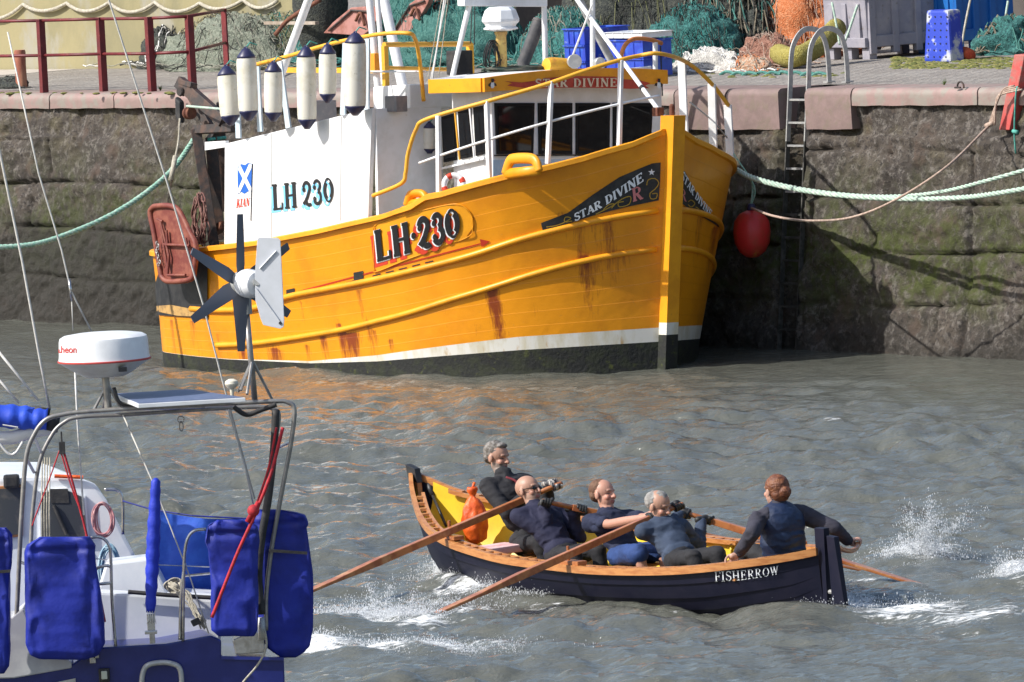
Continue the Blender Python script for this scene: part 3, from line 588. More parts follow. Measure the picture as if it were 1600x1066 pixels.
# ------------------------------------------------------------ signwriter's alphabet (strokes with serifs)
def arc(cx, cy, rx, ry, a0, a1, n=10): return [(cx+rx*math.cos(math.radians(a0+(a1-a0)*i/n)), cy+ry*math.sin(math.radians(a0+(a1-a0)*i/n))) for i in range(n+1)]
def glyph(c, T, t):
    """advance width and strokes [(points, width)] on a unit cap height; T thick, t thin"""
    S = []; sf = lambda x, y, w_=.30: S.append(([(x-w_/2, y), (x+w_/2, y)], t))
    h = t/2; x0 = .14
    if c == 'L': S += [([(x0,0),(x0,1)], T), ([(x0-.14,h),(.62,h)], t), ([(.60,0),(.60,.27)], t)]; sf(x0, 1-h); return .72, S
    if c == 'H': S += [([(x0,0),(x0,1)], T), ([(.62,0),(.62,1)], T), ([(x0,.5),(.62,.5)], t)]; [sf(x, y) for x in (x0,.62) for y in (h,1-h)]; return .82, S
    if c == 'I': S += [([(x0,0),(x0,1)], T)]; sf(x0, h); sf(x0, 1-h); return .34, S
    if c == 'T': S += [([(.33,0),(.33,1)], T), ([(0,1-h),(.66,1-h)], t), ([(.03,.78),(.03,1)], t), ([(.63,.78),(.63,1)], t)]; sf(.33, h); return .72, S
    if c == 'E': S += [([(x0,0),(x0,1)], T), ([(0,h),(.6,h)], t), ([(0,1-h),(.58,1-h)], t), ([(x0,.52),(.44,.52)], t), ([(.58,0),(.58,.24)], t), ([(.56,.78),(.56,1)], t), ([(.44,.41),(.44,.63)], t)]; return .7, S
    if c == 'F': S += [([(x0,0),(x0,1)], T), ([(0,1-h),(.58,1-h)], t), ([(x0,.52),(.44,.52)], t), ([(.56,.76),(.56,1)], t), ([(.44,.41),(.44,.63)], t)]; sf(x0, h); return .62, S
    if c == 'N': S += [([(.12,0),(.12,1)], t*1.1), ([(.12,1),(.64,.02)], T), ([(.64,0),(.64,1)], t*1.1)]; sf(.12, h, .26); sf(.1, 1-h, .24); sf(.64, 1-h, .26); return .8, S
    if c == 'V': S += [([(.08,1),(.36,.03)], T), ([(.36,.03),(.62,1)], t)]; sf(.08, 1-h, .26); sf(.62, 1-h, .24); return .72, S
    if c == 'W': S += [([(.08,1),(.3,.03)], T), ([(.3,.03),(.5,.95)], t), ([(.46,1),(.7,.03)], T), ([(.7,.03),(.9,1)], t)]; sf(.08, 1-h, .24); sf(.46, 1-h, .2); sf(.9, 1-h, .22); return .98, S
    if c == 'A': S += [([(.08,0),(.36,.97)], t), ([(.36,.97),(.64,0)], T), ([(.18,.33),(.54,.33)], t)]; sf(.08, h, .24); sf(.64, h, .28); return .76, S
    if c == 'K': S += [([(x0,0),(x0,1)], T), ([(x0,.42),(.6,1)], t), ([(.3,.58),(.62,0)], T)]; sf(x0, h); sf(x0, 1-h); return .72, S
    if c == 'D': S += [([(x0,0),(x0,1)], T), ([(x0,h)]+arc(.3,.5,.32,.5-h,-90,90,14)+[(x0,1-h)], t), (arc(.3,.5,.31,.36,-50,50,8), T)]; sf(x0, h); sf(x0, 1-h); return .76, S
    if c == 'R': S += [([(x0,0),(x0,1)], T), ([(x0,.5)]+arc(.34,.745,.2,.225,-90,90,10)+[(x0,1-h)], t), (arc(.34,.745,.2,.16,-45,45,5), T*.9), ([(.32,.5),(.62,.02)], T)]; sf(x0, h); sf(x0, 1-h); sf(.66, h, .18); return .76, S
    if c == 'S': S += [(arc(.3,.74,.22,.22,20,200,10)+[(.3,.5)]+arc(.3,.27,.23,.23,60,-165,12), T*.8), ([(.53,.72),(.53,.95)], t), ([(.05,.06),(.05,.3)], t)]; return .62, S
    if c == 'O': S += [(arc(.4,.5,.34,.5-h,0,360,24), t), (arc(.4,.5,.33,.36,-55,55,8), T*.9), (arc(.4,.5,.33,.36,125,235,8), T*.9)]; return .84, S
    if c == '0': S += [(arc(.33,.5,.25,.5-h,0,360,24), t), (arc(.33,.5,.24,.36,-60,60,8), T), (arc(.33,.5,.24,.36,120,240,8), T)]; return .7, S
    if c == '2': S += [(arc(.3,.72,.2,.22,170,-40,12)+[(.32,.36),(.08,.1)], T*.85), (arc(.2,.12,.13,.06,180,60,4)+arc(.42,.1,.13,.05,200,350,5), T*.8), (arc(.13,.68,.06,.06,0,360,8), t)]; return .64, S
    if c == '3': S += [(arc(.28,.75,.19,.2,160,-80,12), T*.75), (arc(.28,.28,.22,.24,80,-160,12), T*.85), (arc(.12,.7,.055,.055,0,360,8), t), (arc(.1,.25,.06,.06,0,360,8), t)]; return .62, S
    if c == '.': S += [(arc(.1,.5,.045,.045,0,360,8), .13)]; return .24, S
    return .34, S
def stroke_poly(pts, w_):
    """ribbon quads of a stroke"""
    n_ = len(pts); out = []; L_ = []; R_ = []
    for i, p in enumerate(pts):
        a = pts[max(i-1, 0)]; b = pts[min(i+1, n_-1)]; dx, dy = b[0]-a[0], b[1]-a[1]; q = math.hypot(dx, dy) or 1e-6; nx_, ny_ = -dy/q*w_/2, dx/q*w_/2
        L_.append((p[0]+nx_, p[1]+ny_)); R_.append((p[0]-nx_, p[1]-ny_))
    return [(L_[i], L_[i+1], R_[i+1], R_[i]) for i in range(n_-1)]
def densify(pts, m_=.12):
    o = [pts[0]]
    for a, b in zip(pts, pts[1:]):
        k_ = max(1, int(math.hypot(b[0]-a[0], b[1]-a[1])/m_))
        o += [(a[0]+(b[0]-a[0])*i/k_, a[1]+(b[1]-a[1])*i/k_) for i in range(1, k_+1)]
    return o
def letter(text, base, hts, mapper, mat, name, parent, T=.2, t=.07, off=.008, grow=0.0, shift=(0,0), lean=0.0, up=None, sp=.06):
    """write text along a pixel baseline [(x,y)..]; hts = cap height in px at both ends; mapper(px,py,off) -> 3D"""
    adv = [glyph(c, T, t)[0]+sp for c in text]; tot = sum(adv)-sp
    xs = [p[0] for p in base]; ys = [p[1] for p in base]; seg = [0]
    for a, b in zip(base, base[1:]): seg.append(seg[-1]+math.hypot(b[0]-a[0], b[1]-a[1]))
    k = MB(); u = 0; e_ = 0
    # letters widen with their height
    hh = lambda f: hts[0]+(hts[1]-hts[0])*f
    cum = 0; ws_ = []
    for c, ad in zip(text, adv): ws_.append(ad*hh((cum+ad/2)/tot)); cum += ad
    W_ = sum(ws_)-sp*hts[1]; scl = seg[-1]/W_; pos = 0
    for c, ad, wpx in zip(text, adv, ws_):
        f0 = pos/W_; hgt = hh(f0+.5*wpx/W_)
        for pts, w_ in glyph(c, T, t)[1]:
            e_ += 1; pts = densify(pts)
            for quad in stroke_poly(pts, w_+grow):
                q3 = []
                for gx, gy in quad:
                    dpx = pos*scl+gx/ad*wpx*scl; d_ = min(max(dpx, 0), seg[-1]); x = itp(d_, seg, xs); y = itp(d_, seg, ys)
                    x2 = itp(min(d_+6, seg[-1]), seg, xs); x1 = itp(max(d_-6, 0), seg, xs); y2 = itp(min(d_+6, seg[-1]), seg, ys); y1 = itp(max(d_-6, 0), seg, ys)
                    tx, ty = x2-x1, y2-y1; q = math.hypot(tx, ty); x += (dpx-d_)*tx/q; y += (dpx-d_)*ty/q
                    ux, uy = (ty/q*.35, -1) if up is None else up
                    q3.append(mapper(x+ux*gy*hgt+lean*gy*hgt+shift[0], y+uy*gy*hgt+shift[1], off+e_*.00025))
                if all(p is not None for p in q3): k.add(q3, [(0,1,2,3)])
        pos += wpx
    return k.build(name, mat, parent)
def on_hull(x, y, off):
    h_ = hcast(x, y, None, off); return None if h_ is None else h_[0]
signblack = pm('signwriter_black', (.012,.012,.014), None, rough=.35); signwhite = pm('signwriter_white', (.78,.8,.82), None, rough=.45); signred = pm('signwriter_scarlet', (.62,.05,.02), None, rough=.5); gold = pm('signwriter_gold', (.42,.26,.03), None, rough=.5); signblue = pm('signwriter_sky_blue', (.2,.55,.8), None, rough=.5); pinkr = pm('signwriter_pink', (.6,.2,.2), None, rough=.5)
# registration board on the bow quarter
plate = [(586,372),(590,350),(640,334),(705,319),(726,323),(738,338),(739,356),(728,372),(640,404),(590,424),(586,416)]
patch(plate, .012, 'yellow', 'registration_board', sub=12)
edge = MB(); pp = [hcast(x, y, None, .014) for x, y in plate]; edge.tube([p[0] for p in curve_pts([p[0] for p in pp], 60, True)] if False else curve_pts([p[0] for p in pp], 66, True), .006, 6, closed=True); edge.build('board_moulding', M['yellow'], boat, True)
base = [(592,409),(640,395),(690,379),(723,367)]
letter('LH.230', base, (50,46), on_hull, signwhite, 'registration_outline', boat, T=.25, t=.11, off=.020, grow=.035, shift=(-1.6,1.2), lean=.0, sp=.05)
letter('LH.230', base, (50,46), on_hull, signred, 'registration_shadow', boat, T=.24, t=.1, off=.014, grow=.01, shift=(-7,9.5), lean=.0, sp=.05)
letter('LH.230', base, (50,46), on_hull, signblack, 'registration_letters', boat, T=.25, t=.1, off=.026, sp=.05)
# name boards at the bow
Z3 = lambda x, y: (820+x/2.37, 150+y/2.369)
nb = [Z3(*q) for q in [(60,470),(67,500),(180,466),(270,437),(380,410),(495,386),(500,320),(502,246),(470,250),(430,266),(350,300),(250,366),(160,432)]]
patch(nb, .010, 'black', 'name_board', sub=16)
letter('STAR DIVINE', [Z3(186,464),(Z3(285,412)),Z3(370,360),Z3(440,313)], (11.5,14.5), on_hull, signwhite, 'painted_name', boat, T=.22, t=.11, off=.016, sp=.05)
def scroll(paths, mapper, mat, w_, nm, parent, off=.016):
    e_ = 0
    for pts in paths:
        k = MB()
        pts = [tuple(p[:2]) for p in curve_pts([V(x, y, 0) for x, y in pts], 26)]; e_ += 1
        for quad in stroke_poly(pts, w_):
            q3 = [mapper(x, y, off+e_*.0004) for x, y in quad]
            if all(p is not None for p in q3): k.add(q3, [(0,1,2,3)])
        k.build(nm, mat, parent)
P3 = lambda L_: [Z3(*q) for q in L_]
scroll([P3([(80,484),(110,480),(140,470),(170,452),(150,448),(148,465),(175,462)]), P3([(262,437),(320,408),(360,380),(390,372),(385,400),(350,410),(345,395),(365,390)]), P3([(290,420),(310,402),(330,400),(320,415)]),
        P3([(450,330),(455,310),(480,305),(495,322),(480,345),(462,360),(465,380),(485,378),(488,360),(470,362)])], on_hull, gold, 1.5, 'painted_scroll', boat)
letter('R', [Z3(400,392),Z3(438,380)], (21,21), on_hull, pinkr, 'painted_initial', boat, T=.2, t=.1, off=.016)
star = []
for i in range(10):
    r_ = 5.6 if i % 2 == 0 else 2.3; a_ = math.radians(-90+36*i); c_ = Z3(468,282); star.append((c_[0]+r_*math.cos(a_), c_[1]+r_*math.sin(a_)))
patch(star, .018, signwhite, 'painted_star', sub=2, smooth=False)
# port name board
nb2 = [Z3(*q) for q in [(572,262),(572,390),(600,415),(640,438),(690,468),(728,494),(727,470),(700,448),(668,415),(640,372),(612,325),(592,282)]]
patch(nb2, .010, 'black', 'name_board', sub=14)
letter('STAR DIVINE', [Z3(574,305),Z3(612,362),Z3(648,412),Z3(680,448)], (12,9.5), on_hull, signwhite, 'painted_name', boat, T=.22, t=.11, off=.016, up=(.32,-1), sp=.05)
letter('R', [Z3(573,380),Z3(594,392)], (17,17), on_hull, pinkr, 'painted_initial', boat, T=.2, t=.1, off=.016, up=(0,-1))
scroll([P3([(600,392),(612,385),(625,398),(612,410),(600,402)]), P3([(628,410),(640,420),(632,432)])], on_hull, gold, 1.3, 'painted_scroll', boat)
# ------------------------------------------------------------ superstructure of the fishing boat
def PW(px, py, w_): return atpl(px, py, FO+FN*w_, FN)
def PA(px, py, a): return atpl(px, py, FO-FD*a, FD)
def PZ(px, py, z): return atpl(px, py, FO+FU*z, FU)
WS = 2.1
# shelter: side panel, front panel, top
c = [PW(x, y, WS) for x, y in [(350,388),(575,343),(581,169),(351,225)]]
k = MB(); k.prism(c, -FN*.06); shelter = k.build('shelter_side', M['white'], boat, bevel=.01)
a_f = bloc(c[1])[0]; a_t = bloc(c[2])[0]; zt = bloc(c[2])[2]; a_b = bloc(c[3])[0]; zb = bloc(c[3])[2]
k = MB(); af = a_t+.005
k.prism([B(af, WS-.062, 1.1), B(af, 1.1, 1.1), B(af, 1.1, zt-.02), B(af, WS-.062, zt-.01)], -FD*.05); k.build('shelter_front', M['white'], boat, bevel=.008)
k = MB(); k.prism([B(af+.06, WS-.07, zt-.05), B(af+.06, -2.0, zt-.05), B(a_b, -2.0, zb-.04), B(a_b, WS-.07, zb-.04)], FU*.03); k.build('shelter_top', M['white'], boat)
k = MB(); k.prism([PW(x, y, WS+.002) for x, y in [(320,222),(352,220),(352,230),(320,235)]], -FN*.05); k.build('shelter_bracket', M['white'], boat)
k = MB(); [k.prism([PW(x, 226-(x-351)*.243+1, WS+.002), PW(x+.7, 226-(x-351)*.243+1, WS+.002), PW(x+.4, 376-(x-400)*.2, WS+.002), PW(x-.3, 376-(x-400)*.2, WS+.002)], FN*.003) for x in (424,)]; k.build('panel_seam', pm('seam_grey', (.45,.45,.44), None, rough=.6), boat)
k = MB(); [k.prism([PW(x, 226-(x-351)*.243+1, WS+.002), PW(x+.7, 226-(x-351)*.243+1, WS+.002), PW(x-1, 366-(x-430)*.2, WS+.002), PW(x-1.7, 366-(x-430)*.2, WS+.002)], FN*.003) for x in (533,)]; k.build('panel_seam', bpy.data.materials['seam_grey'], boat)
onw = lambda x, y, off: PW(x, y, WS)+FN*off
letter('LH', [(428,329.5),(466,325)], (41,40), onw, signblue, 'painted_number_shadow', boat, T=.2, t=.08, off=.004, shift=(-3.5,3.5), sp=.08)
letter('230', [(474,325.5),(524,317)], (40,39), onw, signblue, 'painted_number_shadow', boat, T=.17, t=.08, off=.004, shift=(-3,4), sp=.05)
letter('LH', [(428,329),(466,324)], (41,40), onw, signblack, 'painted_number', boat, T=.2, t=.08, off=.010, sp=.08)
letter('230', [(474,324),(524,315)], (40,39), onw, signblack, 'painted_number', boat, T=.17, t=.08, off=.010, sp=.05)
letter('KIAN', [(369.5,325),(390,321.5)], (14,12.5), onw, signred, 'painted_forename', boat, T=.2, t=.07, off=.004, up=(.12,-1))
fl = [(371.5,262),(377,256.5),(383,258),(388,254.5),(394,256),(393,300),(388,299),(382,303),(377,300),(372,304)]
k = MB(); k.prism([onw(x, y, .002) for x, y in fl], FN*.002); k.build('painted_flag', pm('saltire_blue', (.015,.12,.5), None, rough=.5), boat)
k = MB(); k.prism([onw(x, y, .0045) for x, y in [(372,264),(376,258),(393.5,294),(392.5,300),(390,299)]], FN*.0012); k.prism([onw(x, y, .0062) for x, y in [(390,256),(394,257),(393.5,263),(375.5,301),(372,303),(372,297)]], FN*.0012); k.build('painted_saltire', signwhite, boat)
k = MB(); k.tube([onw(395,256,.006), onw(392.5,345,.006)], .006, 6); k.build('painted_flagstaff', signblack, boat)
# raised casing with grey machinery behind the shelter
k = MB(); k.hexa([B(a_t+.7,1.55,zt-.06),B(a_t+.0,1.55,zt-.03),B(a_t+.0,-.4,zt-.03),B(a_t+.7,-.4,zt-.06),B(a_t+.7,1.55,zt+.22),B(a_t+.0,1.55,zt+.25),B(a_t,-.4,zt+.25),B(a_t+.7,-.4,zt+.22)]); k.build('engine_casing', M['white'], boat, bevel=.015)
k = MB(); q0 = PW(608,167,1.9); k.box(q0+FU*.03-FN*.1, FD*.11, FN*.08, FU*.09); k.build('vent_box', pm('vent_grey', (.16,.16,.17), (.22,.2,.2), 9, .6), boat, bevel=.01)
k = MB(); q0 = PW(500,172,1.7); k.box(q0-FU*.05, FD*.12, FN*.15, FU*.16); k.build('vent_box', bpy.data.materials['vent_grey'], boat, bevel=.01)
# wheelhouse
AF = 1.5; L1 = ba(768,160,AF); R1 = ba(1035,160,AF); wl, wr = L1[1], R1[1]; zc = 3.22
wallm = M['white']
def pane(cs, n_out, nm='window'):
    """window in a wall plane: black rubber frame with dark glass set in it"""
    k_ = MB(); k_.prism(cs, n_out*.018); f = k_.build(nm, M['blackframe'], boat)
    ce = sum(cs)/len(cs); k_ = MB(); k_.prism([ce+(p-ce)*.86+n_out*.0185 for p in cs], n_out*.004); k_.build('pane', M['glass'], f); return f
k = MB(); k.hexa([B(AF+.75,wl,1.3),B(AF,wl,1.3),B(AF,wr,1.3),B(AF+.75,wr,1.3),B(AF+.75,wl,zc),B(AF,wl,zc),B(AF,wr,zc),B(AF+.75,wr,zc)]); k.build('wheelhouse_wall', wallm, boat, bevel=.03)
for x0, x1, u0, u1 in ((772,834,775,832),(840,893,841,893),(899,952,899,951),(957,1019,957,1015)):
    pane([PA(x0,161,AF), PA(x1,161,AF), PA(u1,241,AF), PA(u0,241,AF)], FD)
k = MB(); k.prism([PA(772,242,AF), PA(1016,241,AF), PA(1016,243,AF), PA(772,244,AF)], FD*.03); k.build('window_sill', M['blackframe'], boat)
lb = pm('pale_blue_paint', (.42,.56,.68), (.5,.6,.7), 4, .5)
k = MB(); k.prism([PA(770,250,AF)-FU*.0, PA(1020,248,AF), PA(1020,330,AF), PA(770,330,AF)], FD*.006); k.build('lower_front_panel', lb, boat)
for (x0,t0,b0,x1,t1,b1) in ((691,183,254,713,176,250),(717,174,249,737,169,245),(741,168,244,759,164,240)):
    pane([PW(x0,t0,wl), PW(x1,t1,wl), PW(x1+2,b1,wl), PW(x0+4,b0,wl)], FN)
k = MB(); k.prism([PW(688,263,wl+.02), PW(760,246,wl+.02), PW(760,249,wl+.02), PW(688,266,wl+.02)], FN*.04); k.build('wheelhouse_moulding', M['white'], boat)
for px_ in (1034,):  # reflected things inside the wheelhouse: chart table and wheel behind the glass are too dark to read
    pass
AV = AF-.22; vl = ba(757,133,AV)[1]; vr = ba(1044,135,AV)[1]; z0 = ba(757,144,AV)[2]; z1 = ba(757,122,AV)[2]
k = MB(); n_ = 16; top = []; bot = []
for i in range(n_+1):
    w_ = vl+(vr-vl)*i/n_; f = 4*(i/n_)*(1-i/n_); top.append(B(AV, w_, z1+.06*f)); bot.append(B(AV, w_, z0+.012*f))
k.v = [tuple(p) for p in top+bot]+[tuple(p-FD*.04) for p in top+bot]; m_ = n_+1
for i in range(n_):
    k.f += [(i,i+1,m_+i+1,m_+i), (2*m_+i,2*m_+i+1,3*m_+i+1,3*m_+i), (i,i+1,2*m_+i+1,2*m_+i), (m_+i,m_+i+1,3*m_+i+1,3*m_+i)]; k.m += [0]*4
k.f += [(0,m_,3*m_,2*m_),(n_,m_+n_,3*m_+n_,2*m_+n_)]; k.m += [0]*2
visor = k.build('roof_fascia', M['yellow'], boat)
for s_, wv in ((1, vl), (-1, vr)):
    k = MB(); k.hexa([B(AV+.045,wv-.02,z0),B(AV+.045,wv+.02,z0),B(AF+.8,wv+.02,z0-.02),B(AF+.8,wv-.02,z0-.02),B(AV+.045,wv-.02,z1),B(AV+.045,wv+.02,z1),B(AF+.8,wv+.02,z1-.02),B(AF+.8,wv-.02,z1-.02)]); k.build('roof_fascia', M['yellow'], boat)
k = MB(); rt = [B(a, vl+(vr-vl)*i/n_*.98-.0+.0, z1-.02+.06*4*(i/n_)*(1-i/n_)) for a in (AV+.05, AF+.8) for i in range(n_+1)]; k.add(rt+[p-FU*.05 for p in rt], [(i,i+1,m_+i+1,m_+i) for i in range(n_)]+[(2*m_+i,2*m_+i+1,3*m_+i+1,3*m_+i) for i in range(n_)]); k.build('wheelhouse_roof', M['white'], boat)
ona = lambda x, y, off: PA(x, y, AV)+FD*off
ribbon = pm('ribbon_red', (.5,.055,.03), (.42,.04,.02), 12, .5)
rb = [(792,134),(800,130),(788,127),(815,129),(845,125),(850,122),(900,119),(960,120),(975,124),(1000,126),(1016,130),(1008,134),(1014,138),(985,139),(962,138),(900,137),(850,138),(815,137)]
k = MB(); k.prism([ona(x, y, .003) for x, y in rb], FD*.003); k.build('painted_ribbon', ribbon, visor)
cream = pm('letter_cream', (.72,.6,.42), None, rough=.5)
letter('STAR DIVINE', [(836,136.5),(963,135.5)], (13,13.5), ona, cream, 'painted_name', visor, T=.2, t=.09, off=.010, up=(0,-1), sp=.12)
for cx, cy, fl_ in ((769,131,1), (1029,131,-1)):   # a little seabird at each end
    for nm, pl, mt, o_ in (('painted_bird_wing', [(-7,2),(-3,-2),(5,-1),(7,3),(2,4),(-4,5)], signblack, .004), ('painted_bird_body', [(-2,-3),(2,-3),(3,4),(1,7),(-2,7),(-3,3)], signwhite, .007), ('painted_bird_head', [(-2,-8),(2,-8),(3,-5),(1,-2),(-2,-2)], signblack, .009), ('painted_bird_beak', [(2,-7),(5,-5),(2,-4)], signred, .011)):
        k = MB(); k.prism([ona(cx+fl_*x, cy+y, o_) for x, y in pl], FD*.0012); k.build(nm, mt, visor)
# radar on its yellow pillar
ar, wr_ = AF+1.1, None
def roofpt(px, py, a): return PA(px, py, a)
k = MB(); pb = PA(784,104,AF+.9); k.lathe([(.065,-.1),(.06,.35),(.075,.38),(.075,.4)], pb, FU, 20); k.build('radar_pillar', pm('cream_yellow_paint', (.72,.52,.16), (.5,.3,.1), 9, .55, c3=(.35,.16,.06), s3=20), boat, True)
k = MB(); pt = pb+FU*.405; k.lathe([(.1,0),(.2,.02),(.2,.035),(.17,.05),(.185,.08),(.215,.11),(.215,.14),(.18,.235),(.13,.275),(.02,.28)], pt, FU, 8); k.build('radar_scanner', M['white_clean'], boat, bevel=.008)
# white gantry, posts, stays and rigging (all real spars that carry on above the picture)
def spar(p, q, r, nm, mat='white', seg=12, par=boat): kk = MB(); kk.tube([p, q], r, seg); return kk.build(nm, M[mat] if isinstance(mat, str) else mat, par, 'auto')
def ext(p, q, f): return p+(q-p)*f
g0, g1 = PA(720,3,AF+1.3), PA(850,4,AF+1.3); k = MB(); k.box((g0+g1)/2, (g1-g0)/2, FD*.07, FU*.05); k.build('gantry_beam', M['white'], boat, bevel=.015)
p, q = PA(703,138,AF+1.3), PA(733,8,AF+1.3); spar(p, q, .032, 'gantry_post')
p = PA(850,104,AF+1.3)+FN*-.0; q = g1-FU*.02; spar(q-FU*.75, q, .032, 'gantry_post')
p, q = PW(448,92,1.2), PW(482,0,1.2); spar(p-(q-p)*.4, ext(p, q, 2.0), .05, 'mast_leg'); 
p, q = PW(592,152,1.3), PW(577,0,1.3); spar(p-(q-p)*.05, ext(p, q, 1.45), .042, 'mast_leg')
p, q = PW(600,140,1.4), PW(590,0,1.4); spar(p, ext(p, q, 1.4), .03, 'mast_leg')
p, q = PW(628,130,-.2), PW(600,0,-.2); spar(p-(q-p)*.1, ext(p, q, 1.5), .06, 'mast_leg')
p, q = B(-.12,.0,2.8), PA(902,0,AF+1.0); spar(p, ext(p, q, 1.5), .026, 'forestay'); spar(ext(p,q,.255), ext(p,q,.275), .03, 'forestay_clamp', 'black')
p, q = PA(926,118,AF+.9), PA(926,0,AF+.9); spar(p, ext(p, q, 1.5), .03, 'aerial_mast')
p, q = PA(893,92,AF+.6), PA(925,8,AF+.6); spar(p, q, .012, 'stay_rope', 'whiterope', 6)
p, q = PA(905,0,AF+1.4), PA(955,95,AF+1.4); spar(q, ext(q, p, 1.3), .045, 'gantry_strut', M['galv'])
for x0, x1, y1, r_, mt in ((697,668,150,.008,'whiterope'),(694,670,160,.010,'white'),(700,683,140,.006,'greyrope'),(690,664,150,.006,'greyrope'),(703,690,60,.005,'black')):
    p, q = PW(x1, y1, 1.25), PW(x0, 0, 1.25); spar(p, ext(p, q, 1.3), r_, 'rigging_wire', mt, 6)
for x0, x1, y0, y1 in ((738,735,0,68),(742,741,0,70)):
    spar(PA(x1, y1, AF+1.6), PA(x0, y0, AF+1.6), .007, 'signal_cable', 'black', 6)
# roof fittings
k = MB(); k.hexa([PA(728,133,AF+.7),PA(777,123,AF+.7),PA(777,123,AF+1.0),PA(728,133,AF+1.0),PA(728,117,AF+.7),PA(777,108,AF+.7),PA(777,108,AF+1.0),PA(728,117,AF+1.0)]); k.build('roof_locker', M['blackframe'], boat, bevel=.01)
ex0, ex1 = PA(818,98,AF+1.5), PA(843,33,AF+1.5); k = MB(); k.tube([ex0-FU*.25, ex0, ex0+(ex1-ex0)*.5, ex1], .075, 18); k.tube([ex1-(ex1-ex0)*.04, ex1+(ex1-ex0)*.02], .08, 18); k.build('exhaust_pipe', pm('sooty_exhaust', (.05,.05,.055), (.09,.085,.085), 6, .7), boat, 'auto')
k = MB(); c0 = PA(874,104,AF+.5); k.lathe([(.02,-.2),(.085,-.19),(.1,-.12),(.1,.12),(.085,.19),(.02,.2)], c0, nrm(FN+FU*.1), 16); k.build('liferaft_drum', M['rail_yellow'], boat, 'auto')
k = MB(); c0 = PA(896,96,AF+.35); k.lathe([(.03,-.08),(.075,-.02),(.085,.05),(.08,.055)], c0, nrm(FD+FN*.4), 16); k.build('deck_lamp', M['galv'], boat, 'auto')
k = MB(); c0 = PA(937,99,AF+.35); k.lathe([(.03,-.1),(.06,-.06),(.07,.02),(.065,.03)], c0, nrm(FD+FN*.2), 16); k.tube([c0, c0-FU*.2], .014, 8); k.build('search_lamp', M['galv'], boat, 'auto')
k = MB(); k.hexa([PA(978,124,AF+.2),PA(1018,124,AF+.2),PA(1018,124,AF+.5),PA(978,124,AF+.5),PA(978,107,AF+.2),PA(1018,103,AF+.2),PA(1018,103,AF+.5),PA(978,107,AF+.5)]); k.build('roof_box', M['white_clean'], boat, bevel=.012)
orr = pm('orange_rail_paint', (.55,.2,.05), (.4,.13,.04), 9, .5)
k = MB(); k.tube(curve_pts([PA(969,118,AF+.8),PA(970,92,AF+.8),PA(976,72,AF+.8),PA(990,61,AF+.8),PA(1015,62,AF+.8),PA(1034,68,AF+.8)], 40), .026, 12); k.build('roof_hoop', orr, boat, True)
spar(PA(1024,124,AF+.8), PA(1024,66,AF+.8), .03, 'roof_post'); spar(PA(1035,150,AF+.75), PA(1032,72,AF+.8), .01, 'roof_cable', 'black', 6)
# loops of cable hanging from the radar
k = MB(); r = random.Random(5)
for i in range(9):
    c0 = PA(765+r.random()*8, 62+r.random()*6, AF+.85+i*.01); rx_ = .06+.05*r.random(); rz_ = .12+.06*r.random()
    k.tube([c0+FN*rx_*math.sin(t)-FU*(rz_-rz_*math.cos(t))+FD*.02*math.sin(2*t) for t in np.linspace(0, 6.28, 26)], .006, 5)
k.build('radar_cable_loops', M['black_rubber'], boat, True)
k = MB()
for i in range(12):
    c0 = PA(806+r.random()*10-5, 112-i*.55, AF+.75); rx_ = .33+.1*r.random(); ry_ = .2+.08*r.random(); ph = r.random()*6
    k.tube([c0+FN*rx_*math.cos(t+ph)+FD*ry_*math.sin(t+ph)+FU*(.012*math.sin(3*t+i)) for t in np.linspace(0, 6.28, 40)], .014, 6)
tag(k.thing('hose_coil', 'dark green hose coiled flat on the wheelhouse roof by the radar', 'hose', pm('dark_green_hose', (.05,.075,.055), (.12,.11,.08), 9, .7), None, True))
# bow rail
def RP(px, py, side=1):
    h_ = cyl_hit(px, py, side, -.06, (1.2, 4.5)); return None if h_ is None else B(h_[0], side*(Sw(max(h_[0], 0))-.06), h_[1])
rail_px = [(583,306),(627,287),(634,270),(638,240),(650,203),(668,186),(760,159),(850,133),(920,109),(970,94)]
rp = [RP(x, y) for x, y in rail_px]; rp = [p for p in rp if p is not None]
za = bloc(rp[-1])[2]
front = [PA(1000,87,.12), PA(1022,83.5,-.02), PA(1046,87,.05)]
portp = [PW(1072,97,-1.02), PW(1095,114,-1.35), PW(1118,138,-1.6), PW(1139,166,-1.85)]
k = MB(); k.tube(curve_pts(rp+front+portp, 130), .024, 12); k.build('bow_rail', M['rail_yellow'], boat, True)
lr = [RP(x, y) for x, y in [(655,255),(700,239),(772,216),(868,188),(972,162)]]; lr = [p for p in lr if p is not None]
k = MB(); k.tube(curve_pts(lr+[PA(1030,150,-.0)], 40), .015, 8); k.build('lower_rail', M['white'], boat, True)
k = MB(); k.tube([PW(1078,160,-1.1), PW(1113,188,-1.6), PW(1140,220,-1.85)], .009, 6); k.build('lower_rail_wire', M['galv'], boat, True)
def flat_post(p, q, w2, t2, nm='stanchion', mat='white', wd=None):
    wd = FD if wd is None else wd; kk = MB(); u = nrm(q-p); s_ = nrm(np.cross(u, np.cross(wd, u))); f_ = np.cross(u, s_); kk.box((p+q)/2, s_*w2, f_*t2, (q-p)/2); kk.build(nm, M[mat] if isinstance(mat, str) else mat, boat, bevel=.004)
for x0, y0, x1, y1 in ((685,181,686,306),(761,158,765,284),(862,127,857,256),(971,94,968,228)):
    p, q = RP(x0, y0), RP(x1, y1); q_ = RP(x1, y1)
    if p is not None and q is not None: flat_post(q, p, .03, .02)
for x0, y0, x1, y1, w_ in ((1065,93,1070,222,-1.0),(1112,131,1115,245,-1.55),(1137,164,1142,262,-1.84)): flat_post(PW(x1, y1, w_), PW(x0, y0, w_), .045, .02, wd=nrm(FD+FN*-.6))
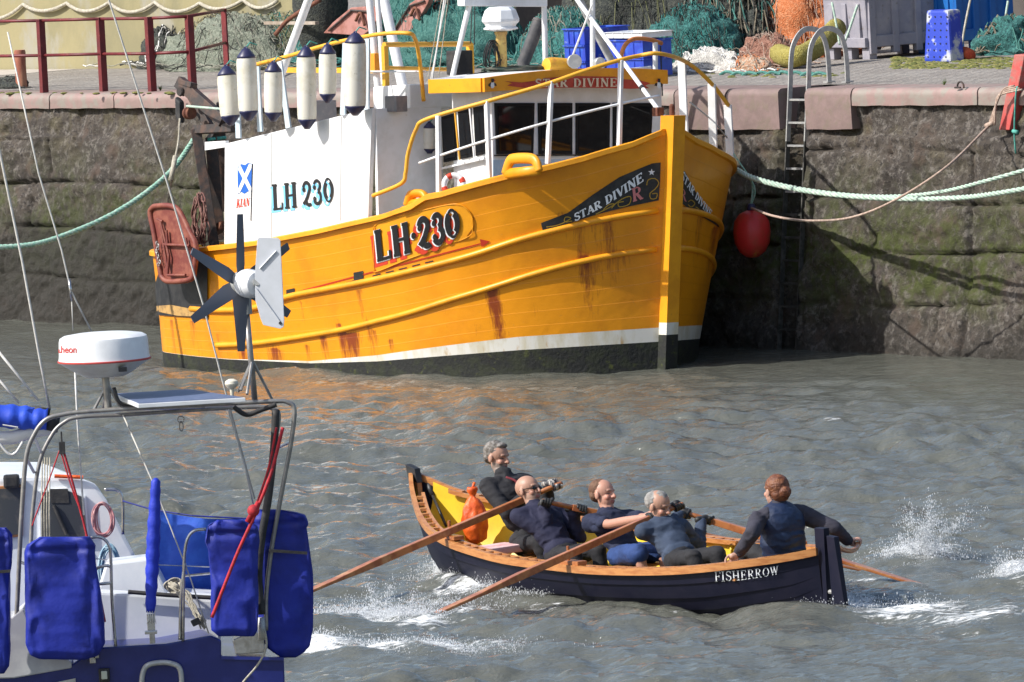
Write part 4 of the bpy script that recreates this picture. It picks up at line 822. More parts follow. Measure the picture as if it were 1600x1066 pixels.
for x0, y0, x1, y1 in ((711,176,718,250),(734,170,741,245)): spar(PW(x0,y0,wl+.12), PW(x1,y1,wl+.12), .012, 'handrail_post', 'rail_yellow' if x0 < 720 else 'white', 8)
flat_post(PW(657,318,1.75), PW(655,298,1.75), .04, .04)
# yellow lifting eyes on the rail cap
def eye_casting(x0, x1, yb, yt, w_, nm):
    kk = MB(); P_ = lambda x, y: PW(x, y, w_); cx = (x0+x1)/2; hw = (x1-x0)/2
    o_ = [(x0,yb),(x0+hw*.25,yt+5),(x0+hw*.6,yt),(x1-hw*.5,yt),(x1-hw*.15,yt+6),(x1,yb-4)]
    pts = [P_(x, y) for x, y in o_]; kk.tube(curve_pts(pts, 30), .042, 10, ov=1.5); kk.tube([P_(x0,yb), P_(x1,yb-6)], .04, 10, ov=1.5); kk.build(nm, M['yellow'], boat, True)
eye_casting(790, 842, 272, 248, Sw(1.0)-.12, 'mooring_eye'); eye_casting(638, 668, 321, 303, 1.95, 'mooring_eye')
# patches of bare metal on the cap
# upper yellow rails over the shelter, pale blue posts that carry the fenders
k = MB(); k.tube(curve_pts([PW(400,101,2.0),PW(450,88,2.0),PW(520,68,2.0),PW(590,54,2.0),PW(636,52,1.9),PW(648,60,1.75),(PW(655,90,1.6)),PW(662,158,1.5)], 60), .024, 10); k.build('shelter_rail', M['rail_yellow'], boat, True)
pts = [PW(604,165,1.5), PW(601,72,1.5)]; flat_post(pts[0], pts[1], .03, .03, 'ladder_frame', 'rail_yellow'); spar(PW(600,70,1.5), PW(735,69,-.2), .03, 'ladder_frame', 'rail_yellow'); spar(PW(602,106,1.5), PW(735,110,-.2), .022, 'ladder_frame', 'rail_yellow')
flat_post(PW(736,128,-.2), PW(734,68,-.2), .035, .03, 'ladder_frame', 'rail_yellow'); spar(PW(574,112,1.9), PW(665,112,1.5), .012, 'shelter_wire', 'white', 8)
k = MB(); k.box(PW(588,98,1.3), FD*.1, FN*.1, FU*.11); k.build('rail_box', pm('orange_box', (.8,.3,.02), None, rough=.5), boat, bevel=.01)
k = MB(); c0 = PA(718,98,AF+1.45); k.box(c0, FN*.12, FD*.1, FU*.14); k.build('deck_speaker', M['black_rubber'], boat, bevel=.02)
k = MB(); k.box(PW(510,110,1.0), FD*1.15, FN*.02, FU*.03); k.build('inner_rail', M['rail_yellow'], boat)
for x0, y0, x1, y1 in ((370,130,373,216),(402,104,407,206),(437,96,451,200),(540,66,536,180),(574,60,573,172)):
    flat_post(PW(x1,y1,2.0), PW(x0,y0,2.0), .045, .012, 'fender_post', pm('pale_blue_post', (.5,.6,.66), (.6,.66,.7), 5, .5) if x0 == 370 else bpy.data.materials['pale_blue_post'], FD)
# ------------------------------------------------------------ fenders hung along the shelter
def fender(px, yt, yb, r_, w_, label, cap=.2, lean=0, botcap=True):
    t_, b_ = PW(px, yt, w_), PW(px+lean, yb, w_); ax = nrm(b_-t_); Lh = np.linalg.norm(b_-t_); rt = empty('fender', b_, label, 'fender', 'white fenders hung along the boat rail')
    c_ = min(.115, Lh*.16)
    k_ = MB(); k_.lathe([(r_*.93, c_), (r_, c_+.05), (r_*1.02, Lh*.5), (r_, Lh-c_-.05), (r_*.95, Lh-c_)], t_, ax, 24); k_.build('fender_body', M['fender'], rt, 'auto')
    k_ = MB(); k_.lathe([(.012, .0), (.04, .01), (r_*.55, c_*.35), (r_*.9, c_*.8), (r_*.955, c_+.004)], t_, ax, 24); k_.tube([t_+ax*.02+FD*.03*math.cos(a)-ax*.03*math.sin(a) for a in np.linspace(0, math.pi, 8)], .01, 6); k_.build('fender_cap', M['navycap'], rt, True)
    k_ = MB(); k_.lathe([(r_*.955, Lh-c_-.004), (r_*.9, Lh-c_*.8), (r_*.5, Lh-c_*.3), (.03, Lh)], t_, ax, 24); k_.build('fender_cap', M['navycap'], rt, True)
    k_ = MB(); k_.tube([t_, t_-FN*.06+FU*.06, t_-FN*.16+FU*.03], .008, 6); k_.build('lanyard', M['teal'], rt, True)
fender(353,103,196,.115,2.28,'leftmost white fender, short and tilted, with navy ends',lean=8)
fender(384,75,189,.115,2.28,'tall grimy white fender second from the left on the boat rail',lean=5)
fender(427,97,190,.105,2.28,'short clean white fender third from the left on the boat rail')
fender(478,73,202,.11,2.28,'long white fender fourth from the left with a navy pointed foot',lean=2)
fender(512,69,161,.1,2.28,'shortest hanging fender, high between the two longest ones')
fender(555,51,181,.125,2.28,'largest white fender, rightmost of the row, stained yellow')
fender(671,192,240,.075,1.3,'small white fender hanging in shade beside the wheelhouse')
# lifebuoy, hose coil on the foredeck, red buoy
c0 = PW(709,289,1.45); rt = empty('lifebuoy', c0-FU*.12, 'white lifebuoy with red lettered band leaning below the wheelhouse side windows', 'lifebuoy')
k = MB(); ax = nrm(FD+FN*.9+FU*.3); u = nrm(np.cross(ax, FU)); b_ = np.cross(ax, u); k.tube([c0+.11*(math.cos(t)*u+math.sin(t)*b_) for t in np.linspace(0, 2*math.pi, 29)[:-1]], .034, 10, True); k.build('ring', M['white_clean'], rt, True)
k = MB()
for t0 in (0.2, 1.77, 3.34, 4.91): k.tube([c0+.11*(math.cos(t)*u+math.sin(t)*b_) for t in np.linspace(t0, t0+.5, 6)], .036, 10)
k.build('red_band', signred, rt, True)
k = MB()
for i in range(14):
    c0 = PZ(980+r.random()*6, 222-i*.7, 2.2+i*.012); rx_ = .3+.08*r.random(); ph = r.random()*6
    k.tube([c0+FN*(rx_*1.25)*math.cos(t+ph)+FD*rx_*.8*math.sin(t+ph)+FU*(.01*math.sin(3*t+i)+.05*math.cos(t+ph)) for t in np.linspace(0, 6.28, 44)], .012, 6)
k.thing('hose_coil', 'pinkish brown hose coiled on the foredeck below the wheelhouse windows', 'hose', pm('pinkish_hose', (.42,.27,.23), (.2,.12,.1), 9, .6), None, True)
cb = V(0,0,0); hp = cyl_hit(1158, 330, -1, 0) 
cb = PW(1175,366,-2.02); rt = empty('mooring_buoy', cb-FU*.27, 'round red buoy fender hanging at the bow against the quay', 'buoy')
k = MB(); k.lathe([(.02,.285),(.06,.27),(.14,.235),(.2,.15),(.215,.03),(.2,-.1),(.15,-.2),(.07,-.262),(.01,-.27)], cb, FU, 28); k.build('buoy_body', M['buoyred'], rt, True)
k = MB(); k.lathe([(.05,.26),(.055,.29),(.04,.34),(.03,.35)], cb, FU, 14); k.build('buoy_neck', M['navycap'], rt, True)
k = MB(); k.tube(curve_pts([cb+FU*.33, cb+FU*.6-FN*.0+FD*.02, PW(1150,262,-1.86)], 14), .014, 7); k.tube(curve_pts([cb+FU*.33, cb+FU*.55+FD*.06, PW(1146,240,-1.84)], 14), .009, 7); k.build('buoy_line', M['greenrope'], rt, True)
# ------------------------------------------------------------ stern gear: gallows, blocks, hanging trawl door
gal = MB()
def beam(p, q, w2, h2, nm, mat='darkiron'): kk = MB(); u = nrm(q-p); s_ = nrm(np.cross(u, V(.2,.1,1) if abs(u[2]) < .9 else V(1,0,0))); t_ = np.cross(u, s_); kk.box((p+q)/2, (q-p)/2, s_*w2, t_*h2); return kk.build(nm, M[mat], boat, bevel=.006)
beam(PW(335,385,1.7), PW(306,202,1.7), .05, .06, 'gallows_leg'); beam(PW(342,375,1.5), PW(330,215,1.5), .05, .07, 'gallows_leg'); beam(PW(347,330,1.2), PW(345,160,1.2), .12, .05, 'gallows_plate')
beam(PW(304,203,1.7), PW(365,200,1.7), .04, .05, 'gallows_crossbar'); beam(PW(280,128,1.7), PW(350,190,1.7), .05, .07, 'gallows_arm'); beam(PW(300,150,1.5), PW(328,200,1.5), .04, .05, 'gallows_arm')
beam(PW(283,128,1.7), PW(303,134,1.7), .05, .03, 'gallows_arm'); beam(PW(318,230,1.4), PW(350,190,1.4), .03, .04, 'gallows_brace'); beam(PW(335,360,1.6), PW(352,352,1.6), .05, .05, 'gallows_foot','rust')
kk = MB(); kk.tube([PW(352,215,1.3), PW(326,218,1.6)], .02, 8); kk.build('green_bar', M['teal'], boat)
c0 = PW(284,143,1.75); kk = MB(); kk.lathe([(.05,-.04),(.06,-.02),(.045,0),(.06,.02),(.05,.04)], c0, FN, 16); kk.build('hanging_block', M['darkiron'], boat, 'auto')
c0 = PW(281,172,1.75); kk = MB(); kk.box(c0, FD*.05+FU*-.03, FN*.04, FU*.13); kk.build('hanging_block', M['black_rubber'], boat, bevel=.03)
c0 = PW(296,177,1.75); kk = MB(); kk.lathe([(.07,-.05),(.075,-.02),(.05,0),(.075,.02),(.07,.05)], c0, FD, 16); kk.build('hanging_block', M['rust'], boat, 'auto')
kk = MB(); kk.tube([PW(292,166,1.8), PW(352,171,2.2)], .014, 8); kk.build('block_rope', M['palerope'], boat)
kk = MB(); kk.tube(curve_pts([PW(281,185,1.95), PW(279,220,2.0), PW(273,250,2.1), PW(268,276,2.2)], 16), .012, 8); kk.tube([PW(274,244,2.1), PW(267,282,2.2)], .03, 10); kk.build('warp_pendant', M['greyrope'], boat, True)
kk = MB()
for i in range(12): c0 = PW(268-i*.7, 284+i*4.0, 2.25); kk.tube([c0+FU*.016*math.sin(t)+(FD if i % 2 else FN)*.011*math.cos(t) for t in np.linspace(0, 6.28, 9)[:-1]], .005, 5, True)
kk.build('pendant_chain', M['darkiron'], boat, True)
kk = MB()
for i in range(10):
    c0 = PW(309+r.random()*8, 340+r.random()*10, 1.95); kk.tube([c0+FD*(.07+.05*r.random())*math.cos(t)+FU*(.2+.1*r.random())*math.sin(t)+FN*.03*math.sin(2*t+i) for t in np.linspace(0, 6.28, 26)], .010, 5)
kk.thing('rope_hank', 'hank of rusty brown rope hung on the dark stern gallows', 'rope', M['brownrope'] if False else pm('tarred_brown_rope', (.16,.07,.06), (.28,.15,.12), 12, .85), None, True)
# trawl door: rounded oblong plate with thick rim, brackets
DW = 2.42; dpx = [(247,322),(266,322),(280,330),(296,362),(306,385),(304,420),(298,436),(266,440),(254,434),(250,420),(241,365),(235,335),(238,325)]
rt = empty('trawl_door', PW(275,438,DW), 'rust red trawl door with thick rim hanging over the stern quarter', 'trawl door')
k = MB(); k.prism([PW(x, y, DW) for x, y in dpx], -FN*.03); k.build('door_plate', M['door_red'], rt)
k = MB(); k.tube(curve_pts([PW(x, y, DW+.01) for x, y in dpx], 91, True), .033, 10, True); k.build('door_rim', M['door_red'], rt, True)
for a_, b_ in (((246,342),(254,346)),((250,343),(264,400)),((264,400),(262,428)),((290,372),(300,420)),((256,382),(296,384)),((262,382),(260,360)),((262,430),(290,430)),((252,360),(262,420))):
    k = MB(); p, q = PW(*a_, DW+.04), PW(*b_, DW+.04); k.tube([p, q], .016, 8); k.build('door_bracket', M['door_red'], rt, 'auto')
k = MB()
for i in range(9):
    c0 = PW(244+r.random()*8, 380+i*4.2, DW+.05); k.tube([c0+FU*.022*math.sin(t)+(FD if i % 2 else FN)*.016*math.cos(t) for t in np.linspace(0, 6.28, 9)[:-1]], .006, 5, True)
k.build('door_chain', M['galv'], rt, True)
# ------------------------------------------------------------ rowing skiff
SE = nrm(V(.545,-.838,0)); _p = V(SE[1], -SE[0], 0); S0 = V(-.8513, 95.3095, 0); sh_ = math.radians(1.5)
SUp = V(0,0,1)*math.cos(sh_)+_p*math.sin(sh_); SP = _p*math.cos(sh_)-V(0,0,1)*math.sin(sh_)
def S(a, w_, z): return S0+SE*a+SP*w_+SUp*z         # a aft from the stem, w to port (towards the viewer), z up
def sloc(p): v = p-S0; return (v@SE, v@SP, v@SUp)
def SPW(px, py, w_): return atpl(px, py, S0+SP*w_, SP)
def SPA(px, py, a): return atpl(px, py, S0+SE*a, SE)
gw = pchip([-.14,0,.29,.71,1.24,1.85,2.8,3.8,4.7,5.4,5.85,6.12,6.28], [.02,.11,.27,.49,.70,.83,.92,.92,.86,.70,.46,.22,.05])
gz = pchip([-.14,.2,.6,1,1.5,2,3,4,5,6,6.5], [.90,.74,.64,.56,.48,.43,.37,.355,.38,.47,.57])
def skeel(a): return itp(a, [-.14,-.05,.1,.3,.6,1.2,3.2,5.4,6.1,6.28], [.8,.6,.38,.16,-.03,-.18,-.26,-.2,-.1,.0])
def ssec(a, ph):
    """hull section: ph 0 at keel, 1 at gunwale"""
    k_ = skeel(a); z = k_+(gz(a)-k_)*(1-math.cos(ph*math.pi/2*.93))/(1-math.cos(math.pi/2*.93)); w_ = gw(a)*math.sin(ph*math.pi/2*.93)**.85/math.sin(math.pi/2*.93)**.85
    return w_, z
skiff = empty('rowing_skiff', S(3.2, 0, 0), 'narrow navy clinker rowing skiff with yellow inside and varnished gunwales, lettered on the quarter', 'rowing boat')
NP = 7; sa = np.concatenate([np.linspace(-.14, 1.2, 36), np.linspace(1.26, 5.3, 60), np.linspace(5.36, 6.28, 24)])
sk_all = MB()
for s in (1, -1):
    k = MB()
    for p in range(NP):
        for a in sa:
            for e_, ph in enumerate((p/NP, (p+.5)/NP, (p+1)/NP)):
                w_, z = ssec(a, ph); of = (.016, .008, .0)[e_]*min(1, max(0, (6.28-a)/.4))*min(1, (a+.14)/.3); k.v.append(tuple(S(a, s*(w_+of*.8), z-of*.4)))
    m_ = len(sa)
    for p in range(NP):
        for i in range(m_-1):
            b0 = (p*m_+i)*3; b1 = b0+3
            for e_ in (0, 1): k.f.append((b0+e_, b1+e_, b1+e_+1, b0+e_+1)); k.m.append(0)
        if p:
            for i in range(m_-1):
                lo = ((p-1)*m_+i)*3+2; hi = (p*m_+i)*3; k.f.append((lo, lo+3, hi+3, hi)); k.m.append(0)
    k.build('planking', M['skiffnavy'], skiff, 'auto'); o_ = len(sk_all.v); sk_all.v += k.v; sk_all.f += [tuple(o_+q for q in f) for f in k.f]
    k = MB(); ai = sa[4:-3]; n_ = 15
    for a in ai:
        for q in range(n_): w_, z = ssec(a, q/(n_-1)); k.v.append(tuple(S(a, s*max(w_-.022, 0), z+.012*(1-q/(n_-1)))))
    for i in range(len(ai)-1):
        for q in range(n_-1): k.f.append((i*n_+q, (i+1)*n_+q, (i+1)*n_+q+1, i*n_+q+1)); k.m.append(0)
    k.build('inner_skin', M['skiffyellow'], skiff, True)
    for nm, o0, o1, h0, h1 in (('gunwale', -.002, .036, -.052, .012), ('inwale', -.088, -.058, -.03, .010)):
        k = MB(); al = sa if o0 > -.05 else sa[8:-6]
        for a in al:
            w_, z = gw(a), gz(a); dw = (gw(min(a+.02, 6.28))-gw(max(a-.02, -.14)))/.04; nn = nrm(SP*s-SE*dw); c0 = S(a, s*w_, z)
            for o_, h_ in ((o0,h0),(o1,h0),(o1,h1),(o0,h1)): k.v.append(tuple(c0+nn*o_+SUp*h_))
        for i in range(len(al)-1):
            for q in range(4): k.f.append((i*4+q, i*4+(q+1) % 4, (i+1)*4+(q+1) % 4, (i+1)*4+q)); k.m.append(0)
        k.f.append((0,1,2,3)); k.m.append(0); q = (len(al)-1)*4; k.f.append((q,q+1,q+2,q+3)); k.m.append(0); k.build(nm, M['wood'], skiff)
    a = .24
    while a < 5.95:
        for q in (0,):
            k = MB(); w_, z = gw(a), gz(a); dw = (gw(a+.02)-gw(a-.02))/.04; nn = nrm(SP*s-SE*dw); tt = nrm(np.cross(nn, SUp)); k.box(S(a, s*w_, z)-nn*.031+SUp*-.004, tt*.046, nn*.029, SUp*.013); k.build('spacer_block', M['wood'], skiff)
        a += .15
SBV = BVHTree.FromPolygons([Vector(p) for p in sk_all.v], sk_all.f)
k = MB(); sp_ = [(-.13,.88),(-.12,.72),(-.07,.56),(.05,.36),(.22,.18),(.45,.02),(.8,-.12)]
for a_, z_ in sp_:
    for da, dw in ((-.075,-.026),(.06,-.026),(.06,.026),(-.075,.026)): k.v.append(tuple(S(a_+da, dw, z_-(.03 if da < 0 else 0)*(.9-z_))))
for i in range(len(sp_)-1):
    for q in range(4): k.f.append((i*4+q, i*4+(q+1) % 4, i*4+4+(q+1) % 4, i*4+4+q)); k.m.append(0 if i < 2 else 1)
k.f += [(0,1,2,3), (24,25,26,27)]; k.m += [0,1]; k.build('stem_post', [M['wood'], M['skiffnavy']], skiff, bevel=.006)
k = MB(); k.hexa([S(-.205,-.031,.86),S(-.055,-.031,.82),S(-.055,.031,.82),S(-.205,.031,.86),S(-.235,-.031,.985),S(-.085,-.031,.95),S(-.085,.031,.95),S(-.235,.031,.985)]); k.build('stem_head', M['black'], skiff, bevel=.004)
k = MB(); k.hexa([S(6.2,-.03,-.1),S(6.33,-.03,-.1),S(6.33,.03,-.1),S(6.2,.03,-.1),S(6.22,-.03,.70),S(6.36,-.03,.70),S(6.36,.03,.70),S(6.22,.03,.70)]); k.build('stern_post', M['skiffnavy'], skiff, bevel=.006)
k = MB(); k.hexa([S(6.4,-.02,-.25),S(6.62,-.02,-.25),S(6.62,.02,-.25),S(6.4,.02,-.25),S(6.39,-.028,.64),S(6.50,-.028,.63),S(6.50,.028,.63),S(6.39,.028,.64)]); rud = k.build('rudder', M['skiffnavy'], skiff, bevel=.006)
k = MB(); tl = [S(6.46,-.02,.58), SPA(1312,857,6.4), SPA(1328,861,6.2), SPA(1338,857,5.95), SPA(1340,849,5.8)]; k.tube(curve_pts(tl, 26), .022, 10); k.build('tiller', M['oarwood'], rud, True)
k = MB(); [k.tube([S(6.3,.0,z), S(6.42,.0,z)], .02, 8) for z in (.15,)]; k.build('rudder_pintle', M['galv'], rud)
for a_, z_ in ((1.72,.23),(2.32,.23),(3.28,.23),(4.1,.24),(5.6,.3)):
    k = MB(); w_ = max(ssec(a_, t)[0] for t in np.linspace(0,1,60) if ssec(a_, t)[1] < z_-.04)-.03; k.hexa([S(a_-.12,-w_,z_-.025),S(a_+.12,-w_,z_-.025),S(a_+.12,w_,z_-.025),S(a_-.12,w_,z_-.025),S(a_-.12,-w_,z_),S(a_+.12,-w_,z_),S(a_+.12,w_,z_),S(a_-.12,w_,z_)]); k.build('thwart', M['wood'], skiff, bevel=.005)
k = MB(); k.hexa([S(.5,-.25,-.06),S(6.0,-.25,-.06),S(6.0,.25,-.06),S(.5,.25,-.06),S(.5,-.25,-.04),S(6.0,-.25,-.04),S(6.0,.25,-.04),S(.5,.25,-.04)]); k.build('bottom_boards', M['skiffyellow'], skiff)
for a_ in (.9,1.35,2.0,2.9,3.6,4.6,5.2):
    for s in (1, -1):
        k = MB(); pts = [S(a_, s*max(ssec(a_, t)[0]-.03, 0), ssec(a_, t)[1]+.01) for t in np.linspace(.3, .97, 9)]; k.tube(pts, .016, 6); k.build('frame', M['skiffyellow'], skiff, True)
k = MB(); k.hexa([S(.3,-.22,.5),S(.75,-.42,.44),S(.75,.42,.44),S(.3,.22,.5),S(.3,-.22,.52),S(.75,-.42,.46),S(.75,.42,.46),S(.3,.22,.52)]); 
mt = MB(); mt.box(S(1.46,.3,.31), SE*.17, SP*.3, SUp*.035); mt.thing('seat_mat', 'faded pink mat on the thwart beside the rower in the black hoodie', 'mat', pm('pink_mat', (.6,.32,.32), (.7,.5,.5), 6, .8, bump=.3, bs=20), None, False, .02)
def on_skiff(x, y, off):
    h_ = hcast(x, y, SBV, off); return None if h_ is None else h_[0]
letter('FISHERROW', [(1118,909),(1160,906),(1200,900),(1217,897)], (16,13), on_skiff, signwhite, 'painted_name', skiff, T=.12, t=.05, off=.008, up=(-.06,-1), sp=.09)
# oars
def oar(tip_px, tip_z, thole, end_px, label, blade=1.0, flat=(0,0,1)):
    T_ = atz(*tip_px, tip_z); H_ = SPW(*thole); d_ = nrm(H_-T_); ks = np.linspace(0, 5, 500); xs = []
    best = min(ks, key=lambda q: abs((lambda r_: 800+FPX*r_[0]/-r_[2])(CM.T@(T_+d_*q-CP))-end_px))
    E_ = T_+d_*best; Ln = best; rt = empty('oar', H_, label, 'oar', 'four oars of the rowing skiff')
    pass
    side = nrm(np.cross(d_, V(*flat))); up_ = np.cross(side, d_); k_ = MB(); n_ = 24
    for i in range(n_+1):
        q = i/n_*(Ln-.28); r1 = itp(q, [0,blade,blade+.3,Ln], [.060,.052,.036,.027]); r2 = itp(q, [0,blade*.7,blade+.2,Ln], [.010,.014,.033,.027])
        for x, y in ((-1,-1),(1,-1),(1,1),(-1,1)): k_.v.append(tuple(T_+d_*q+side*x*r1+up_*y*r2))
    for i in range(n_):
        for q in range(4): k_.f.append((i*4+q, i*4+(q+1) % 4, i*4+4+(q+1) % 4, i*4+4+q)); k_.m.append(0)
    k_.f += [(0,1,2,3), (n_*4,n_*4+1,n_*4+2,n_*4+3)]; k_.m += [0,0]; k_.build('shaft', M['oarwood'], rt, bevel=.006)
    k_ = MB(); k_.tube([E_-d_*.30, E_-d_*.02, E_], [.024,.021,.017], 12); k_.build('handle', M['oarwood'], rt, True)
    return T_, d_, Ln, E_
def thole_set(a_, s):
    w_, z = gw(a_), gz(a_); dw = (gw(a_+.02)-gw(a_-.02))/.04; nn = nrm(SP*s-SE*dw); tt = nrm(np.cross(nn, SUp))
    k_ = MB(); k_.box(S(a_, s*w_, z)-nn*.03+SUp*.028, tt*.14, nn*.05, SUp*.018); k_.build('thole_pad', M['oarwood'], skiff, bevel=.006)
    k_ = MB(); k_.tube([S(a_, s*w_, z)-nn*.03+tt*.07+SUp*.03, S(a_, s*w_, z)-nn*.03+tt*.07+SUp*.17], .014, 8); k_.build('thole_pin', M['oarwood'], skiff)
OA = oar((415,953), .0, (700,831,.80), 878, 'bow oar on the near side, pulled by the rower in the black hoodie')
OB = oar((656,970), -.02, (892,865,.92), 1067, 'second oar on the near side, its pale blade dipping into white water', .8)
OC = oar((1345,891), -.03, (1060,829,-.92), 846, 'oar on the far side pulled by the rower in sunglasses, passing behind the cox')
OD = oar((1447,917), -.03, (1195,839.5,-.88), 1066, 'oar reaching furthest right, its blade in the water behind the stern')
for a_, s in ((1.62,1),(3.74,1),(2.75,-1),(4.65,-1)): thole_set(a_, s)
# gear in the bow
bc = SPW(741,806,-.12)
k = MB(); hh = np.linspace(-.235, .16, 34); prof = [(itp(h_, [-.235,-.2,-.1,.0,.08,.13,.16], [.03,.09,.108,.1,.075,.045,.02]), h_) for h_ in hh]+[(.035,.19),(.05,.225),(.04,.24)]; k.lathe(prof, bc, SUp, 40, sq=.7)
k.v = [tuple(np.array(p)+.05*nrm(np.array(p)-bc)*(1-2*abs(fbm([np.array(p)*V(14,14,5)], 3, 3)[0]))*.5) for p in k.v]
k.tube([bc+SUp*.24, bc+SUp*.30-SP*.03], .014, 6)
bag = k.thing('drybag', 'orange drawstring dry bag hanging on the far gunwale near the bow', 'bag', M['orange'], None, True)
k = MB(); k.tube([SPW(668,752,-.1), SPW(676,775,-.08)], .03, 10); k.tube([SPW(672,765,-.1), SPW(697,822,.05)], .014, 8); k.thing('boat_hook', 'black boat hook propped in the bow of the skiff', 'boat hook', M['black'], None, True)
# ------------------------------------------------------------ people
def remesh(mb, vox, name, mats, parent, iters=6, amp=0, freq=10, color=None, seed=1):
    me = bpy.data.meshes.new('tmp'); vv = np.array(mb.v); me.from_pydata(vv.tolist(), [], mb.f); me.update()
    bm = bmesh.new(); bm.from_mesh(me); bmesh.ops.recalc_face_normals(bm, faces=bm.faces); bm.to_mesh(me); bm.free()
    ob = bpy.data.objects.new('tmp', me); COL.objects.link(ob)
    m_ = ob.modifiers.new('r', 'REMESH'); m_.mode = 'VOXEL'; m_.voxel_size = vox; m_.adaptivity = 0
    s_ = ob.modifiers.new('s', 'SMOOTH'); s_.factor = .6; s_.iterations = iters
    dg = bpy.context.evaluated_depsgraph_get(); ev = ob.evaluated_get(dg); out = bpy.data.meshes.new_from_object(ev); bpy.data.objects.remove(ob); bpy.data.meshes.remove(me)
    n_ = len(out.vertices); co = np.zeros(n_*3); out.vertices.foreach_get('co', co); co = co.reshape(-1, 3)
    if amp:
        no = np.zeros(n_*3); out.vertices.foreach_get('normal', no); no = no.reshape(-1, 3)
        f = fbm(co*freq*np.array([1,1,1.6]), 3, seed); rid = 1-np.abs(fbm(co*freq*np.array([.7,.7,1.5])+f[:,None]*.8, 2, seed+5))*2.2
        co = co+no*(amp*(f*.5+rid*.6))[:,None]
    if color is not None:
        col = color(co); at = out.color_attributes.new('Col', 'FLOAT_COLOR', 'POINT'); at.data.foreach_set('color', np.concatenate([col, np.ones((n_,1))], 1).ravel().astype(np.float32))
    org = V(*parent['_w']); out.vertices.foreach_set('co', (co-org).ravel()); out.materials.clear()
    for q in (mats if isinstance(mats, list) else [mats]): out.materials.append(q)
    out.polygons.foreach_set('use_smooth', [True]*len(out.polygons)); out.update()
    o = bpy.data.objects.new(name, out); COL.objects.link(o); o.parent = parent; o['_w'] = list(parent['_w']); return o
def skin_mat():
    m = bpy.data.materials.new('skin'); m.use_nodes = True; n = m.node_tree; b = n.nodes['Principled BSDF']; a = n.nodes.new('ShaderNodeVertexColor'); a.layer_name = 'Col'
    n.links.new(a.outputs[0], b.inputs['Base Color']); b.inputs['Roughness'].default_value = .48; b.inputs['Subsurface Weight'].default_value = .08; b.inputs['Subsurface Radius'].default_value = (.01,.004,.002); return m
M['skin'] = skin_mat()
def ik(a, b, l1, l2, pole):
    d = b-a; L_ = min(np.linalg.norm(d), (l1+l2)*.995); u = nrm(d); x = (l1*l1-l2*l2+L_*L_)/(2*L_); h_ = math.sqrt(max(l1*l1-x*x, 0)); p = pole-u*np.dot(pole, u)
    return a+u*x+nrm(p)*h_
def head_parts(mb, c, f, u, sc_, beard=0):
    """head with brow, eye sockets, nose, lips, chin and ears; f faces forward, u up"""
    r_ = np.cross(f, u); A = np.array([r_, f, u]); Pp = lambda x, y, z: c+(r_*x+f*y+u*z)*sc_
    E_ = lambda x, y, z, a, b, d, seg=18, rg=12: mb.ell(Pp(x, y, z), (a*sc_, b*sc_, d*sc_), A, seg, rg)
    E_(0,-.012,.035,.074,.094,.083,24,16); E_(0,.02,-.03,.058,.066,.078); E_(0,.045,-.085,.032,.034,.028); E_(0,.018,-.062,.05,.055,.04)
    E_(0,.072,.030,.046,.016,.013); E_(-.034,.060,-.02,.022,.022,.022); E_(.034,.060,-.02,.022,.022,.022)
    mb.cone(Pp(0,.082,.018), Pp(0,.103,-.018), .009*sc_, .013*sc_); E_(-.012,.09,-.021,.009,.010,.007); E_(.012,.09,-.021,.009,.010,.007)
    E_(0,.083,-.045,.023,.010,.006); E_(0,.081,-.057,.020,.011,.007); E_(-.077,-.004,0,.009,.020,.031); E_(.077,-.004,0,.009,.020,.031)
    return Pp
def head_color(P_, c, f, u, sc_, base, col, beard, eyes=True, mouth=(.30,.09,.07)):
    """natural colouring of the face: lips, brows, eyes, stubble, flushed cheeks"""
    r_ = np.cross(f, u); d = (P_-c)/sc_; x = d@r_; y = d@f; z = d@u; face = y > .04
    inh = (np.abs(x) < .1) & (np.abs(z) < .16) & (np.abs(y) < .13)
    def put(mask, cc, k=1.0): col[mask] = col[mask]*(1-k)+np.array(cc)*k
    put(inh & (np.abs(np.abs(x)-.04) < .02) & (np.abs(z+.02) < .02) & face, (base[0]*1.05, base[1]*.72, base[2]*.68), .45)
    put(inh & face & (np.abs(x) < .016) & (z < -.005) & (z > -.035), (base[0]*1.03, base[1]*.75, base[2]*.7), .5)
    if beard: put(inh & (y > -.01) & (z < -.030) & (z > -.125) & ~((np.abs(x) < .016) & (z > -.034)), beard, .75)
    put(inh & face & (np.abs(x) < .024) & (np.abs(z+.051) < .010), mouth, .85)
    put(inh & face & (np.abs(np.abs(x)-.032) < .013) & (np.abs(z-.006) < .006), (.055,.03,.025), .9)
    put(inh & face & (np.abs(np.abs(x)-.032) < .018) & (np.abs(z-.031) < .005), (.14,.085,.06), .6)
    return col
